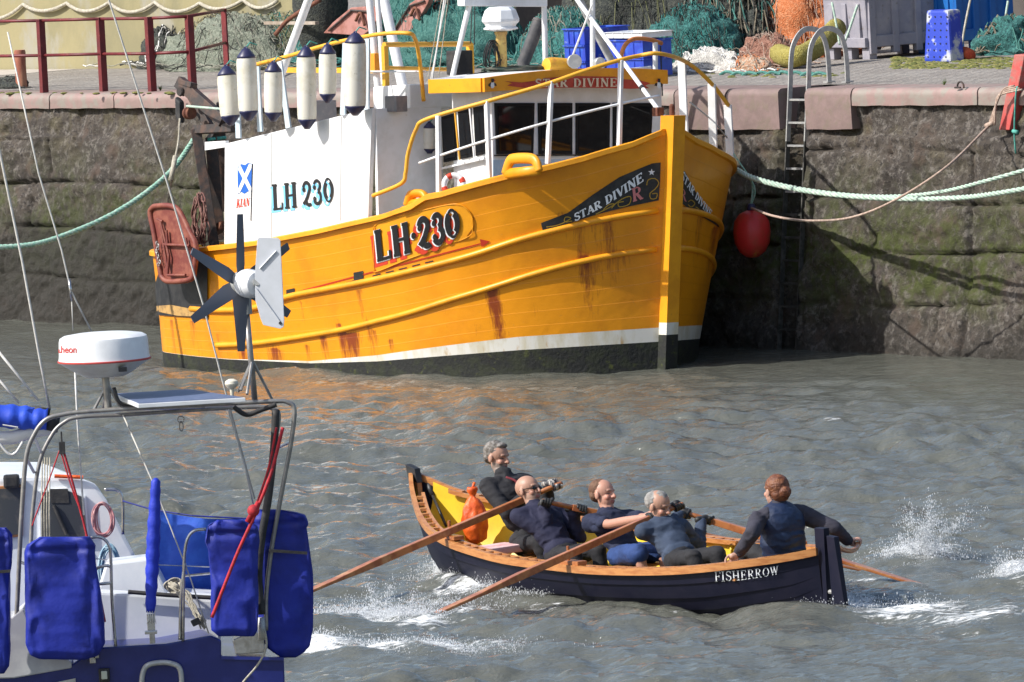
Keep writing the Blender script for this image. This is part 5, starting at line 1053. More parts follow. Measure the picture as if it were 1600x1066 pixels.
def hand_parts(mb, wrist, grip, ax, rs, side_, scale=1.0, fat=0.0, thumb=True):
    """hand closed round a bar: grip = point on the bar's axis, ax = bar direction, rs = bar radius; wrist comes from outside"""
    ax = nrm(ax); to = wrist-grip; to = nrm(to-ax*np.dot(to, ax)); t2 = np.cross(ax, to)*side_
    fr = .0085*scale+fat; R_ = rs+fr*.9; kn = grip+to*(R_+.006)+t2*.018   # knuckle line over the bar
    base = grip+to*(R_+.012)-t2*.030
    mb.ell(base*.5+kn*.5, (.043*scale+fat, .036*scale+fat, .015*scale+fat), np.array([ax, nrm(kn-base), np.cross(ax, nrm(kn-base))]), 16, 10)
    mb.cone(wrist, base*.7+kn*.3, .026*scale+fat, .024*scale+fat)
    for i, (ln, of) in enumerate(((.92,-.031),(1.0,-.0105),(.95,.0105),(.78,.031))):
        pts = []; n_ = 6; a0 = math.radians(38); a1 = a0+math.radians(175)*ln
        for q in range(n_+1):
            th = a0+(a1-a0)*q/n_; pts.append(grip+ax*(of*scale)+to*(math.cos(th)*R_)+t2*(math.sin(th)*R_))
        k0 = kn+ax*of*scale
        chain = [k0]+pts
        for a, b in zip(chain, chain[1:]): mb.cone(a, b, fr*(1.05 if a is k0 else 1), fr*.96, 8)
    if thumb:
        b0 = base-ax*.028*scale*1.0; pts = [b0]+[grip-ax*(.040*scale)+to*(math.cos(th)*R_)-t2*(math.sin(th)*R_) for th in (math.radians(55), math.radians(100), math.radians(140))]
        for a, b in zip(pts, pts[1:]): mb.cone(a, b, fr*1.25, fr*1.1, 8)
def rp(P_, W_, mat='x'): pass
def person(nm_label, hip, neck, headc, f_face, u_face, facing, hands, look, hsc=1.0, build_=1.0, legs=None, jacket=None, sleeves=True, trousers=None, shorts=False, gloves=(None, None), beard=None, skin=(.42,.235,.165), hair=None, hairmat=None, voxel=.0052, poles=None, wr_off=.085, cat='person'):
    rt = empty('person', hip*1.0-V(0,0,.12), nm_label, cat)
    up_ = nrm(neck-hip); right = nrm(np.cross(facing, V(0,0,1))); fwd = nrm(np.cross(up_, right)); fwd = fwd if fwd@facing > 0 else -fwd
    b_ = build_; shl = neck-up_*.055; shR = shl+right*.205*b_; shL = shl-right*.205*b_
    mid = hip+(neck-hip)*.5-fwd*.0; chest = hip+(neck-hip)*.76; AX = np.array([right, fwd, up_])
    body = MB(); cl = MB(); tr = MB()
    body.ell(chest, (.15*b_,.10*b_,.16), AX); body.ell(mid, (.135*b_,.095*b_,.17), AX); body.ell(hip, (.15*b_,.11*b_,.12), AX); body.cone(shl-up_*.02, headc-nrm(u_face)*.07+0*f_face, .068, .06)
    cl.ell(chest, (.178*b_,.122*b_,.175), AX, 22, 14); cl.ell(mid-up_*.02, (.15*b_,.115*b_,.2), AX, 22, 14); cl.ell(hip+up_*.04, (.16*b_,.125*b_,.10), AX, 22, 14); cl.cone(shR*.9+shL*.1, shL*.9+shR*.1, .078*b_, .078*b_)
    cl.cone(shl-up_*.02, neck+up_*.035, .10, .08)
    tr.ell(hip, (.165*b_,.13*b_,.11), AX, 20, 12)
    out = {}
    for s_, sh, hd, pl, gl in ((1, shR, hands[0], (poles or ((-V(0,0,1)+right*.3),)*2)[0], gloves[0]), (-1, shL, hands[1], (poles or ((-V(0,0,1)-right*.3),)*2)[1], gloves[1])):
        grip, gax, rs, wdir = hd; wdir = nrm(wdir); wrist = grip+wdir*wr_off
        el = ik(sh, wrist, .325, .285, np.asarray(pl, float)); L_ = np.linalg.norm(wrist-el)
        body.cone(sh, el, .05, .042); body.cone(el, el+(wrist-el)*.35, .042, .043); body.cone(el+(wrist-el)*.35, wrist, .043, .027)
        hand_parts(body, wrist, grip, gax, rs, s_, 1.1)
        if sleeves == 'short': cl.cone(sh, sh+(el-sh)*.62, .078*b_, .068)
        else: cl.cone(sh, el, .068*b_, .06); cl.cone(el, el+(wrist-el)*.88, .06, .046)
        if gl is not None:
            g = MB(); hand_parts(g, wrist+wdir*.02, grip, gax, rs, s_, 1.15, .0035); g.cone(wrist+wdir*.045, wrist, .034, .033); remesh(g, .0045, 'glove', gl, rt, 3)
    for s_, (kn, ft) in zip((1, -1), legs):
        h0 = hip+right*.09*s_; body.cone(h0, kn, .075, .055); body.cone(kn, ft, .055, .036); body.cone(ft, ft+nrm(facing+V(0,0,.25))*.15, .038, .03)
        if shorts: tr.cone(h0, h0+(kn-h0)*1.0, .1, .088)
        else: tr.cone(h0, kn, .088, .07); tr.cone(kn, ft, .068, .052)
    f_ = nrm(f_face); u_ = nrm(u_face-f_*np.dot(u_face, f_)); Pp = head_parts(body, headc, f_, u_, hsc)
    def colf(P_):
        nz = fbm(P_*40, 2, 3)[:,None]*.04+1; c_ = np.tile(np.array(skin, float), (len(P_), 1))*nz
        return head_color(P_, headc, f_, u_, hsc, skin, c_, beard)
    remesh(body, voxel, 'body', M['skin'], rt, 3, color=colf)
    remesh(cl, .011, 'jacket' if sleeves != 'short' else 'tee_shirt', jacket, rt, 12, .02, 7, seed=int(abs(hip[0])*97) % 50)
    remesh(tr, .011, 'shorts' if shorts else 'trousers', trousers, rt, 8, .015, 8)
    if hair:
        h = MB(); r_ = np.cross(f_, u_); A = np.array([r_, f_, u_])
        for x, y, z, a, b, d in hair: h.ell(Pp(x, y, z), (a*hsc, b*hsc, d*hsc), A, 18, 12)
        remesh(h, .006, 'hair', hairmat, rt, 2, .006, 40)
    # eyes
    k_ = MB(); [k_.ell(Pp(x, .074, .006), (.011*hsc,.009*hsc,.0065*hsc), np.array([np.cross(f_, u_), f_, u_]), 10, 8) for x in (-.032, .032)]
    return rt, Pp, f_, u_, (right, fwd, up_, shR, shL)
F_ = SE; RT = SP  # rowers face aft; their right hand is to port
def rower(label, w0, hipx, neckx, headx, O_, qs_, **kw):
    hip = SPW(*hipx, w0); neck = SPW(*neckx, w0); hc = SPW(*headx, w0)
    T_, d_, Ln, E_ = O_
    hands = []
    for q in qs_: hands.append((E_-d_*q, d_, .022, None))
    hands = [(g, ax, r_, nrm((neck-SUp*.1)-g+SUp*.12)) for g, ax, r_, _ in hands]
    legs = [(hip+SE*.38+SUp*.05+SP*.13, hip+SE*.46-SUp*.32+SP*.1), (hip+SE*.38+SUp*.05-SP*.13, hip+SE*.46-SUp*.32-SP*.1)]
    return person(label, hip, neck, hc, kw.pop('f_face'), kw.pop('u_face'), SE, hands, None, legs=legs, **kw)
cloth = lambda n, a, b, r_=.85: pm(n, a, b, 6, r_, bump=.35, bs=120)
blackc = cloth('black_fleece', (.012,.012,.015), (.02,.02,.024)); navyc = cloth('navy_fleece', (.010,.011,.036), (.015,.016,.045)); teec = cloth('dark_navy_cotton', (.008,.012,.035), (.012,.018,.05))
bluec = cloth('slate_blue_sweatshirt', (.028,.045,.08), (.04,.06,.105)); trc = cloth('black_leggings', (.01,.01,.013), (.015,.015,.018)); shc = cloth('blue_shorts', (.014,.04,.14), (.02,.055,.19)); grey = cloth('charcoal_sleeves', (.028,.027,.04), (.04,.038,.055)); gilet = cloth('deep_blue_gilet', (.006,.017,.055), (.009,.024,.07), .55)
glk = pm('black_glove', (.012,.012,.012), (.03,.03,.03), 20, .6); glp = pm('striped_glove', (.03,.03,.035), (.45,.42,.38), 34, .6, thr=(.5,.54), stretch=(1,1,.4))
g1 = pm('greying_hair', (.1,.085,.07), (.26,.24,.22), 30, .7, bump=.6, bs=160); g2 = pm('reddish_hair', (.12,.055,.03), (.17,.09,.05), 30, .7, bump=.6, bs=160); g3 = pm('grey_hair', (.2,.19,.18), (.33,.32,.3), 30, .7, bump=.6, bs=160); g4 = pm('auburn_hair', (.13,.04,.016), (.22,.08,.03), 26, .5, bump=.8, bs=90)
SHORT = [(0,-.028,.052,.078,.088,.076),(0,-.06,.01,.07,.05,.06)]
up = SUp
fr1 = nrm(SE*.9-SP*.3-SUp*.12); r1 = rower('person in a black hoodie with a grey beard, rowing from the bow thwart', -.12, (826,850), (789,748), (777,716), OA, (.30,.06), f_face=fr1, u_face=nrm(up-SE*.15), jacket=blackc, trousers=trc, gloves=(glp, glp), beard=(.22,.2,.18), hair=SHORT+[(0,.035,.098,.05,.035,.02)], hairmat=g1, hsc=1.22, build_=1.05)
fr2 = nrm(SE*.9-SP*.3+SUp*.2); r2 = rower('person with shaved head, sunglasses and navy half-zip top, rowing second from the bow', .06, (880,868), (838,797), (826,768), OC, (.04,.36), f_face=fr2, u_face=nrm(up-SE*.35), jacket=navyc, trousers=trc, gloves=(glk, glk), beard=(.42,.27,.2), hsc=1.22, build_=1.07)
fr3 = nrm(SE*.9-SP*.32+SUp*.08); r3 = rower('person in a dark t-shirt and blue shorts with bare arms, third from the bow', -.1, (980,868), (950,806), (943,774), OB, (.30,.05), f_face=fr3, u_face=nrm(up-SE*.3), jacket=teec, sleeves='short', trousers=shc, shorts=True, gloves=(glk, glk), hair=[(0,-.034,.05,.0775,.082,.074),(0,-.055,.008,.0755,.05,.055)], hairmat=g2, skin=(.47,.245,.175), hsc=1.2, build_=1.03)
fr4 = nrm(SE*.9-SP*.3-SUp*.28); r4 = rower('person in a slate blue sweatshirt with thin grey hair, looking down', .08, (1065,874), (1032,820), (1029,792), OD, (.03,.24), f_face=fr4, u_face=nrm(up+SE*.0), jacket=bluec, trousers=trc, gloves=(glk, glk), hair=[(0,-.038,.035,.081,.078,.075),(0,.0,.075,.05,.06,.045)], hairmat=g3, hsc=1.2, build_=1.03)
# sunglasses of the second rower
rt2, Pp2, f2_, u2_, _x = r2; k = MB(); rr = np.cross(f2_, u2_)
for x in (-.034, .034): k.ell(Pp2(x, .084, .008), (.027, .010, .018), np.array([rr, f2_, u2_]), 14, 10)
k.tube([Pp2(-.055,.08,.012), Pp2(0,.094,.014), Pp2(.055,.08,.012)], .004, 6)
for s_ in (-1, 1): k.tube([Pp2(s_*.058,.078,.012), Pp2(s_*.078,.03,.012), Pp2(s_*.082,-.02,.004)], .004, 6)
k.build('sunglasses', M['glass'], rt2, True)
k = MB(); q = _x; nk = SPW(838,797,.06); hp_ = SPW(880,868,.06); k.tube([nk+q[1]*.135-q[2]*.02+q[0]*.02, nk+q[1]*.15-q[2]*.16+q[0]*.02], .006, 6); k.build('zip', pm('pale_lime_zip', (.6,.68,.3), None, rough=.5), rt2, True)
k = MB(); q = r1[4]; nk = SPW(791,752,-.12); k.tube(curve_pts([nk+q[0]*.05+q[1]*.09-q[2]*.0, nk+q[1]*.14-q[2]*.07, nk+q[1]*.145-q[2]*.16], 12), .012, 8); k.build('collar_lining', pm('maroon_lining', (.14,.012,.02), None, rough=.8), r1[0], True)
k = MB(); k.ell(nk-q[1]*.09-q[2]*.01, (.12,.07,.06), np.array([q[0], q[1], q[2]]), 18, 12); remesh(k, .01, 'hood', blackc, r1[0], 4, .008, 12)
# the cox
hip = SPW(1228,880,0); neck = SPW(1217,797,0); hc = SPW(1212,768,0); cf = -SE
pxof = lambda p: (lambda r_: 800+FPX*r_[0]/-r_[2])(CM.T@(p-CP)); AH = min(np.arange(4.8, 6.1, .01), key=lambda a_: abs(pxof(S(a_, gw(a_), gz(a_)))-1141))
gp = S(*(lambda a_: (a_, gw(a_)-.02, gz(a_)+.01))(AH)); gpx = nrm(S(AH+.1,gw(AH+.1),gz(AH+.1))-S(AH-.1,gw(AH-.1),gz(AH-.1)))
tg = tl[-1]; 
cox = person('person in a blue gilet with an auburn bun, seen from behind, steering at the stern', hip, neck, hc, nrm(-SE+SP*.1), SUp, cf, [(tg+V(0,0,.01), nrm(tl[-1]-tl[-2]), .022, nrm(neck-SUp*.25-tg)), (gp, gpx, .03, nrm(neck-gp+SUp*.1))], None, hsc=1.2, build_=1.12, legs=[(hip-SE*.38+SUp*.12-SP*.12, hip-SE*.7-SUp*.22-SP*.1), (hip-SE*.38+SUp*.12+SP*.12, hip-SE*.7-SUp*.22+SP*.1)], jacket=grey, trousers=trc, skin=(.47,.27,.2), hair=[(0,-.022,.04,.084,.092,.086),(0,-.05,-.01,.074,.06,.07),(0,-.105,.0,.045,.04,.042)], hairmat=g4, poles=(-V(0,0,1)*.1+SE*.5-SP*.1, -V(0,0,1)*.3+SE*.4+SP*.5))
rt5, Pp5, f5, u5, q = cox
k = MB(); up_ = q[2]; AX = np.array([q[0], q[1], q[2]]); k.ell(hip+(neck-hip)*.74, (.225,.17,.2), AX, 22, 14); k.ell(hip+(neck-hip)*.42, (.215,.165,.22), AX, 22, 14); k.ell(hip+up_*.05, (.19,.155,.12), AX, 22, 14); k.cone(q[3]*.75+q[4]*.25, q[4]*.75+q[3]*.25, .1, .1); k.cone(neck-up_*.06, neck+up_*.025, .1, .085)
# quilted bands of the gilet
for t_ in (.22,.5,.78): k.lathe([(.16,-.05),(.197,0),(.16,.05)], hip+(neck-hip)*t_, up_, 24, sq=.8)
remesh(k, .009, 'gilet', gilet, rt5, 3, .008, 8)
k = MB(); c0 = SPW(1226,790,.0)-SE*-.16; 
k = MB(); c_ = neck-q[1]*.118-up_*.045; k.tube([c_+q[0]*.012*math.cos(t)+up_*.016*math.sin(t)-q[1]*.012 for t in np.linspace(0, 6.28, 13)[:-1]], .0025, 5, True); k.box(c_-up_*.03-q[1]*.012, q[0]*.02, q[1]*.003, up_*.003); k.build('embroidered_mark', signwhite, rt5)
# ------------------------------------------------------------ things on the quay
def on(p, dz): return p+V(0,0,dz)
# red railing at the left
rt = empty('quay_railing', deck(160,143), 'maroon painted railing with two rails along the left edge of the quay', 'railing')
posts = [((-40,146),(-47,36)),((68,145),(62,35)),((161,143),(155,35)),((237,143),(231,35)),((300,140),(290,31))]
tops = []; mids = []
for (bx, by), (tx, ty) in posts:
    b_ = deck(bx, by); h_ = .93; k = MB(); t_ = b_+V(0,0,h_); k.box((b_+t_)/2, QD*.05+QN*-.01, QN*.012, V(0,0,h_/2)); k.box((b_+t_)/2+QD*.045, QD*.008, QN*.045, V(0,0,h_/2)); k.build('post', M['railred'], rt, bevel=.003); tops.append(t_-V(0,0,.02)); mids.append(b_+V(0,0,.47))
e_ = deck(355,118); k = MB(); k.box(e_+V(0,0,.43), QD*.05, QN*.012, V(0,0,.43)); k.build('post', M['railred'], rt, bevel=.003); tops.append(e_+V(0,0,.84)); mids.append(e_+V(0,0,.42))
for L_ in (tops, mids):
    for a_, b_ in zip(L_, L_[1:]): k = MB(); k.tube([a_, b_], .02, 8); k.build('rail', M['railred'], rt, True)
# timber bollard with rope
b_ = deck(34,138); k = MB(); k.lathe([(.075,0),(.07,.3),(.075,.46),(.068,.49)], b_, (0,0,1), 14); k.thing('bollard', 'reddish timber bollard standing behind the railing at far left', 'bollard', pm('red_timber', (.3,.1,.06), (.42,.2,.12), 8, .8, bump=.4, bs=20, stretch=(1,1,.3)), None, 'auto')
r = random.Random(21)
def scribble(k, c, ax, ay, az, n_, rad, L_=14, zmin=0.0):
    """loose strands lying over a mound"""
    for i in range(n_):
        th = r.random()*6.28; ph = r.random(); p = np.array([math.cos(th)*ph**.5, math.sin(th)*ph**.5, 0]); d_ = r.random()*6.28; pts = []
        for q in range(L_):
            d_ += (r.random()-.5)*1.5; p = p+np.array([math.cos(d_), math.sin(d_), 0])*.09; rr_ = min(p[0]**2+p[1]**2, .98); hz = math.sqrt(1-rr_)*(.9+.22*math.sin(q*1.3+i))
            pts.append(c+ax*p[0]+ay*p[1]+az*max(hz, .02))
        k.tube(pts, rad*(.4+.6*r.random()), 4)
def heap(px, py, rx, ry, h_, name, label, cat, mats, strands, rad=.008, amp=.35, mound=True, dz=0.0, group=None, freq=2.6, lean=None):
    """heap of net: a lumpy mound with its own loose strands"""
    c = deck(px, py)+V(0,0,dz); ax = QD*rx; ay = -QN*ry; az = V(0,0,h_)+(lean if lean is not None else 0); rt_ = empty(name, c, label, cat, group)
    if mound:
        k_ = MB(); N1, N2 = 64, 28; P_ = []
        for i in range(N2+1):
            for j in range(N1): th = 2*math.pi*j/N1; ph = math.pi/2*i/N2; P_.append((math.cos(th)*math.sin(ph), math.sin(th)*math.sin(ph), math.cos(ph)))
        P_ = np.array(P_); f_ = 1+amp*fbm(P_*freq+px*.1, 5, px % 17)+.12*np.abs(fbm(P_*14+px, 2, 3)); P_ = P_*f_[:,None]; P_[:,2] = np.maximum(P_[:,2], 0)
        k_.v = [tuple(c+ax*p[0]+ay*p[1]+az*p[2]) for p in P_]
        for i in range(N2):
            for j in range(N1): k_.f.append((i*N1+j, i*N1+(j+1) % N1, (i+1)*N1+(j+1) % N1, (i+1)*N1+j)); k_.m.append(0)
        k_.build('net_mound', mats[0], rt_, True)
    for q, m_ in enumerate(mats[1:]):
        k_ = MB(); scribble(k_, c, ax*1.06, ay*1.06, az*1.1, strands, rad); k_.build('loose_strands', m_, rt_)
    return rt_
netm = lambda n, a, b, s_=26: pm(n, a, b, s_, .9, bump=1.0, bs=55, dist=.03)
N_teal = netm('teal_netting', (.03,.12,.105), (.07,.19,.165)); N_dk = netm('dark_netting', (.03,.035,.032), (.07,.075,.06)); N_ol = netm('olive_netting', (.1,.11,.055), (.22,.22,.14)); N_or = netm('orange_netting', (.45,.13,.04), (.55,.22,.1)); N_br = netm('brown_netting', (.2,.09,.06), (.33,.17,.12)); N_wh = netm('white_netting', (.62,.6,.55), (.4,.38,.35)); N_gr = netm('grey_green_netting', (.15,.17,.13), (.26,.28,.22)); N_mix = netm('teal_black_netting', (.02,.09,.085), (.05,.2,.18))
T_ = pm('teal_twine', (.05,.17,.145), (.1,.25,.21), 20, .9); G_ = pm('dull_rope', (.15,.13,.09), (.24,.21,.16), 20, .9)
t2 = pm('dark_teal_twine', (.02,.13,.12), (.04,.22,.2), 20, .9); o2 = pm('orange_twine', (.6,.2,.07), (.5,.3,.18), 20, .9); b2_ = pm('black_twine', (.02,.02,.02), (.06,.06,.05), 20, .9); w2_ = pm('pale_twine', (.28,.27,.22), (.2,.2,.16), 20, .9); y2 = pm('yellow_green_twine', (.13,.14,.06), (.2,.2,.1), 20, .9)
# far left tangle
heap(212,104,.5,.3,.3,'rope_tangle','tangle of black and white rope behind the railing, leftmost of the heaps','ropes',[N_dk, M['whiterope'], b2_],16,.014)
heap(270,106,.55,.3,.5,'rope_tangle','black heap with draped white rope between the last railing posts','ropes',[N_dk, M['whiterope'], b2_],14,.016)
heap(365,108,1.25,.55,.62,'net_heap','low grey and black net heap ending the railing, with a long dark roll on top','fishing nets',[N_gr, w2_, b2_],60,.007)
k = MB(); k.tube(curve_pts([deck(315,96)+V(0,0,.3), deck(350,92)+V(0,0,.52), deck(400,90)+V(0,0,.68), deck(455,92)+V(0,0,.68)], 24), [.04]*5+[.08]*20 if False else .06, 10); k.thing('net_roll', 'long black rolled net lying along the top of the grey heap', 'fishing net', N_dk, None, True)
heap(455,104,1.15,.5,.62,'net_heap','olive and teal net heap behind the first fenders','fishing nets',[N_ol, t2, y2, w2_],60,.007)
heap(535,104,1.0,.5,.6,'net_heap','teal and grey net heap behind the largest fender','fishing nets',[N_mix, T_, w2_],60,.007)
heap(700,104,1.35,.7,.95,'net_heap','bright teal net mound behind the yellow ladder frame','fishing nets',[N_teal, T_, t2],120,.006)
heap(640,110,.8,.3,.36,'net_heap','flat teal net bundle under the yellow rail','fishing nets',[N_teal, T_],40,.006)
heap(885,108,.75,.5,.65,'net_heap','teal net with orange floats behind the exhaust pipe','fishing nets',[N_mix, t2, T_, w2_],70,.007)
heap(880,60,1.3,.7,1.4,'net_heap','tall dark net and creel stack behind the wheelhouse mast','fishing nets',[N_dk, b2_, t2, G_],110,.008,dz=.1)
heap(1010,82,1.3,.8,1.5,'net_heap','tall olive black net wall behind the blue fish boxes','fishing nets',[N_dk, y2, b2_],130,.008)
heap(1085,98,.75,.45,.62,'net_heap','dark teal net heap right of the blue fish boxes','fishing nets',[N_mix, t2, b2_],70,.007)
heap(1150,92,.9,.5,1.05,'net_heap','knotted rope and green net heap left of the leaning plank','fishing nets',[N_dk, G_, T_, b2_],70,.012)
heap(1110,113,.65,.22,.26,'net_heap','bundled white net lying on the setts','fishing net',[N_wh, M['whiterope']],30,.012)
heap(1170,112,.4,.2,.17,'net_heap','small orange and cream scraps of net beside the white bundle','fishing net',[netm('scrap_netting', (.45,.25,.15), (.5,.42,.33)), o2, w2_],30,.007)
heap(1262,88,.75,.5,.95,'net_heap','rust orange net heap behind the ladder hoops','fishing nets',[N_or, o2, M['brownrope']],90,.007)
heap(1232,70,.5,.4,1.1,'net_heap','teal net heap topping the orange one','fishing nets',[N_ol, T_, y2],60,.007)
heap(1300,66,.5,.3,.95,'net_heap','teal net draped left of the grey bin','fishing nets',[N_teal, T_, t2],60,.006)
heap(1205,104,.5,.3,.35,'net_heap','brown net trailing beside the yellow green roll','fishing net',[N_br, M['brownrope']],40,.007)
heap(1580,84,.5,.4,.4,'rope_tangle','teal rope tangle at the far right foot of the blue bin','ropes',[N_mix, T_, G_],18,.016)
heap(15,138,.35,.15,.13,'rope_tangle','dark rope heaped at the foot of the timber bollard','ropes',[N_dk, b2_],18,.012)
k = MB()
for i in range(9): a_ = r.random()*6; p = deck(1120+i*18+r.random()*6, 117+r.random()*2); k.tube(curve_pts([p, p+QD*.12+V(0,0,.04), p+QD*.26-QN*.02+V(0,0,.015)], 8), .02, 6)
tag(k.thing('net_scraps', 'teal scraps of twine strewn along the front of the net heaps', 'twine', T_), kind='stuff')
# floats in the nets
for i, (px, py, a_) in enumerate(((853,75,'upper one on the teal net'),(905,96,'beside the yellow drum'),(912,106,'lowest, next to the blue boxes'))):
    k = MB(); k.ell(deck(px, py+8)+V(0,0,.22), (.07,.07,.07), None, 18, 12); k.tube([deck(px,py+8)+V(0,0,.15), deck(px,py+8)+V(0,0,.29)], .02, 8); k.thing('net_float', 'small round orange net float, '+a_, 'float', pm('float_orange_%d' % i, (.65,.25,.1), (.7,.35,.2), 5, .5), 'net floats', True)
# tyre, white net, plank, roll
c0 = deck(1090,95)+V(0,0,.3); k = MB(); tx = nrm(QN+QD*.2+V(0,0,.3)); u = nrm(np.cross(tx, V(0,0,1))); b_ = np.cross(tx, u); k.tube([c0+.2*(math.cos(t)*u+math.sin(t)*b_) for t in np.linspace(0, 6.283, 33)[:-1]], .085, 12, True); k.thing('tyre', 'worn grey tyre fender propped in the dark net heap', 'tyre', pm('worn_tyre', (.14,.13,.12), (.22,.2,.18), 6, .85, bump=.4, bs=20), None, True)
k = MB(); p0, p1 = deck(1203,92), deck(1183,80)+V(0,0,.95); k.prism([p0-QD*.1, p0+QD*.16, p1+QD*.3, p1-QD*.02], QN*.04); k.thing('leaning_board', 'dark blue board leaning upright between two net heaps', 'board', pm('dark_slate_board', (.03,.033,.055), (.05,.05,.07), 5, .6), None, False, .006)
k = MB(); k.tube(curve_pts([deck(1215,104)+V(0,0,.16), deck(1240,108)+V(0,0,.14), deck(1275,104)+V(0,0,.22), deck(1310,98)+V(0,0,.42)], 26), [.14]*3+[.15]*15+[.11]*8+[.09]*0 if False else .125, 16); kk = k.thing('net_roll', 'yellow green rolled net lying behind the ladder hoops', 'fishing net', netm('yellow_green_net', (.3,.25,.05), (.42,.36,.1)), None, True)
# fish boxes (stack)
def crate(c, ux, uy, uz, mat, label, holes=True, group=None):
    """open-topped fish box: floor, four walls with a rim; ux,uy,uz half-axes"""
    rt_ = MB(); t = .07
    rt_.box(c-uz*.93, ux*.97, uy*.97, uz*.07)
    for s_ in (-1, 1): rt_.box(c+ux*s_*.95, ux*.05, uy, uz); rt_.box(c+uy*s_*.93, ux*.899, uy*.07, uz*.999)
    for s_ in (-1, 1): rt_.box(c+ux*s_*1.0+uz*.92, ux*.06, uy*1.06, uz*.081); rt_.box(c+uy*s_*1.0+uz*.919, ux*.93, uy*.08, uz*.08)
    for q in (-.5, 0, .5):
        for s_ in (-1, 1): rt_.box(c+ux*q+uy*s_*1.01-uz*.08, ux*.03, uy*.03, uz*.75)
    return rt_.thing('fish_box', label, 'fish box', mat, group, False, .004)
fb = V(0,0,.145)
for i in range(2):
    base = deck(1000,121)-QN*.0; c = base+V(0,0,.13+i*.225); crate(c, QD*.36, QN*.22, V(0,0,.11), M['crateblue'], ['blue fish box at the bottom of the right stack','blue fish box on top of the right stack under the white lid'][i], group='blue fish boxes')
crate(deck(1000,121)+V(0,0,.13+2*.225-.06), QD*.37, QN*.23, V(0,0,.035), M['white_clean'], 'shallow white lid tray on top of the blue fish boxes')
for i in range(3): crate(deck(935,122)+V(0,0,.12+i*.2), QD*.2, QN*.34, V(0,0,.098), M['crateblue'], ['light blue fish box at the bottom of the left stack','light blue fish box in the middle of the left stack','pale blue fish box on top of the left stack'][i], group='blue fish boxes')
# big insulated bins
def big_bin(px, py, L_, D_, h_, mat, label, lid=None, dzy=0, yaw=0.0):
    c = deck(px, py); ux = nrm(QD*math.cos(yaw)-QN*math.sin(yaw)); uy = nrm(np.cross(V(0,0,1), ux)); uy = uy if uy@QN < 0 else -uy; rt_ = empty('fish_bin', c, label, 'fish bin')
    k_ = MB(); cc = c+uy*D_/2; zb = .14; k_.hexa([cc+ux*L_/2*x*.94+uy*D_/2*y*.94+V(0,0,zb) for x, y in ((-1,-1),(1,-1),(1,1),(-1,1))]+[cc+ux*L_/2*x+uy*D_/2*y+V(0,0,h_) for x, y in ((-1,-1),(1,-1),(1,1),(-1,1))]); k_.build('bin_body', mat, rt_, bevel=.025)
    k_ = MB(); k_.box(cc+V(0,0,h_-.035), ux*(L_/2+.025), uy*(D_/2+.025), V(0,0,.05)); k_.build('bin_rim', mat, rt_, bevel=.012)
    for y in (-1, 1):
        for x in (-.9, 0, .9): k_ = MB(); k_.box(cc+ux*L_/2*x*.92+uy*D_/2*y*.85+V(0,0,zb/2), ux*.07, uy*.06, V(0,0,zb/2)); k_.build('foot', mat, rt_, bevel=.01)
    for x in (-.62, .0, .62):
        k_ = MB(); p0 = cc+ux*L_/2*x-uy*(D_/2*.965); k_.box(p0+V(0,0,h_*.5), ux*.045, uy*.03, V(0,0,h_*.32)); k_.build('rib', mat, rt_, bevel=.01)
    for s_ in (-1, 1):
        for y in (-.9,-.3,.3,.9): k_ = MB(); k_.box(cc+ux*s_*(L_/2*.975)+uy*D_/2*y*.95+V(0,0,h_*.5), ux*.035, uy*.05, V(0,0,h_*.42)); k_.build('rib', mat, rt_, bevel=.01)
        k_ = MB(); k_.box(cc+ux*s_*(L_/2*.96)+V(0,0,zb+.08), ux*.035, uy*D_/2*.93, V(0,0,.07)); k_.build('skirt', mat, rt_, bevel=.01)
    k_ = MB(); k_.box(cc-uy*(D_/2*.97)+V(0,0,zb+.07), ux*L_/2*.95, uy*.03, V(0,0,.06)); k_.build('skirt', mat, rt_, bevel=.01)
    if lid: k_ = MB(); k_.box(cc+V(0,0,h_+.05)+ux*.02, ux*(L_/2+.05), uy*(D_/2+.05), V(0,0,.035)); k_.build('lid', lid, rt_, bevel=.012)
    return rt_
big_bin(1322,94,.82,1.28,.84,M['bingrey'],'large grey insulated fish bin with ribbed sides and a lid, behind the ladder', pm('grey_lid', (.36,.34,.36), (.28,.26,.28), 4, .6))
big_bin(1464,84,.72,.95,.92,M['binblue'],'large blue insulated fish bin at the far right', None)
k = MB(); b0 = deck(1467,97); uz = nrm(V(0,0,1)-QN*.1); wx = nrm(QD); k.hexa([b0-wx*.28, b0+wx*.22, b0+wx*.22-QN*.22, b0-wx*.28-QN*.22, b0-wx*.26+uz*.62, b0+wx*.14+uz*.62, b0+wx*.14-QN*.2+uz*.62, b0-wx*.26-QN*.2+uz*.62])
bx_ = k; rtc = empty('fish_box', b0, 'blue perforated fish box standing on end, crusted white at its foot', 'fish box', 'blue fish boxes'); bx_.build('box_body', pm('crusted_blue_plastic', (.02,.05,.42), (.03,.07,.5), 4, .5, c3=(.45,.47,.5), s3=4, thr3=(.52,.6)), rtc, bevel=.03)
k = MB()
for i in range(4):
    for j in range(7): p = b0-wx*(.2-.11*i)+uz*(.06+.08*j)+QN*.004; k.lathe([(.012,0),(.011,.003)], p, QN, 8)
k.build('hole_rows', M['black'], rtc)
k = MB(); k.ell(deck(1510,94)+V(0,0,.06), (.14,.1,.1), np.array([QD, QN, V(0,0,1)]), 12, 8); k.v = [tuple(np.array(p)*1+V(0,0,.02)*vnoise([np.array(p)*9], 2)[0]) for p in k.v]; k.thing('orange_cloth', 'crumpled orange red cloth between the two bins', 'cloth', pm('orange_red_cloth', (.5,.09,.03), (.4,.05,.02), 9, .9), None, True)
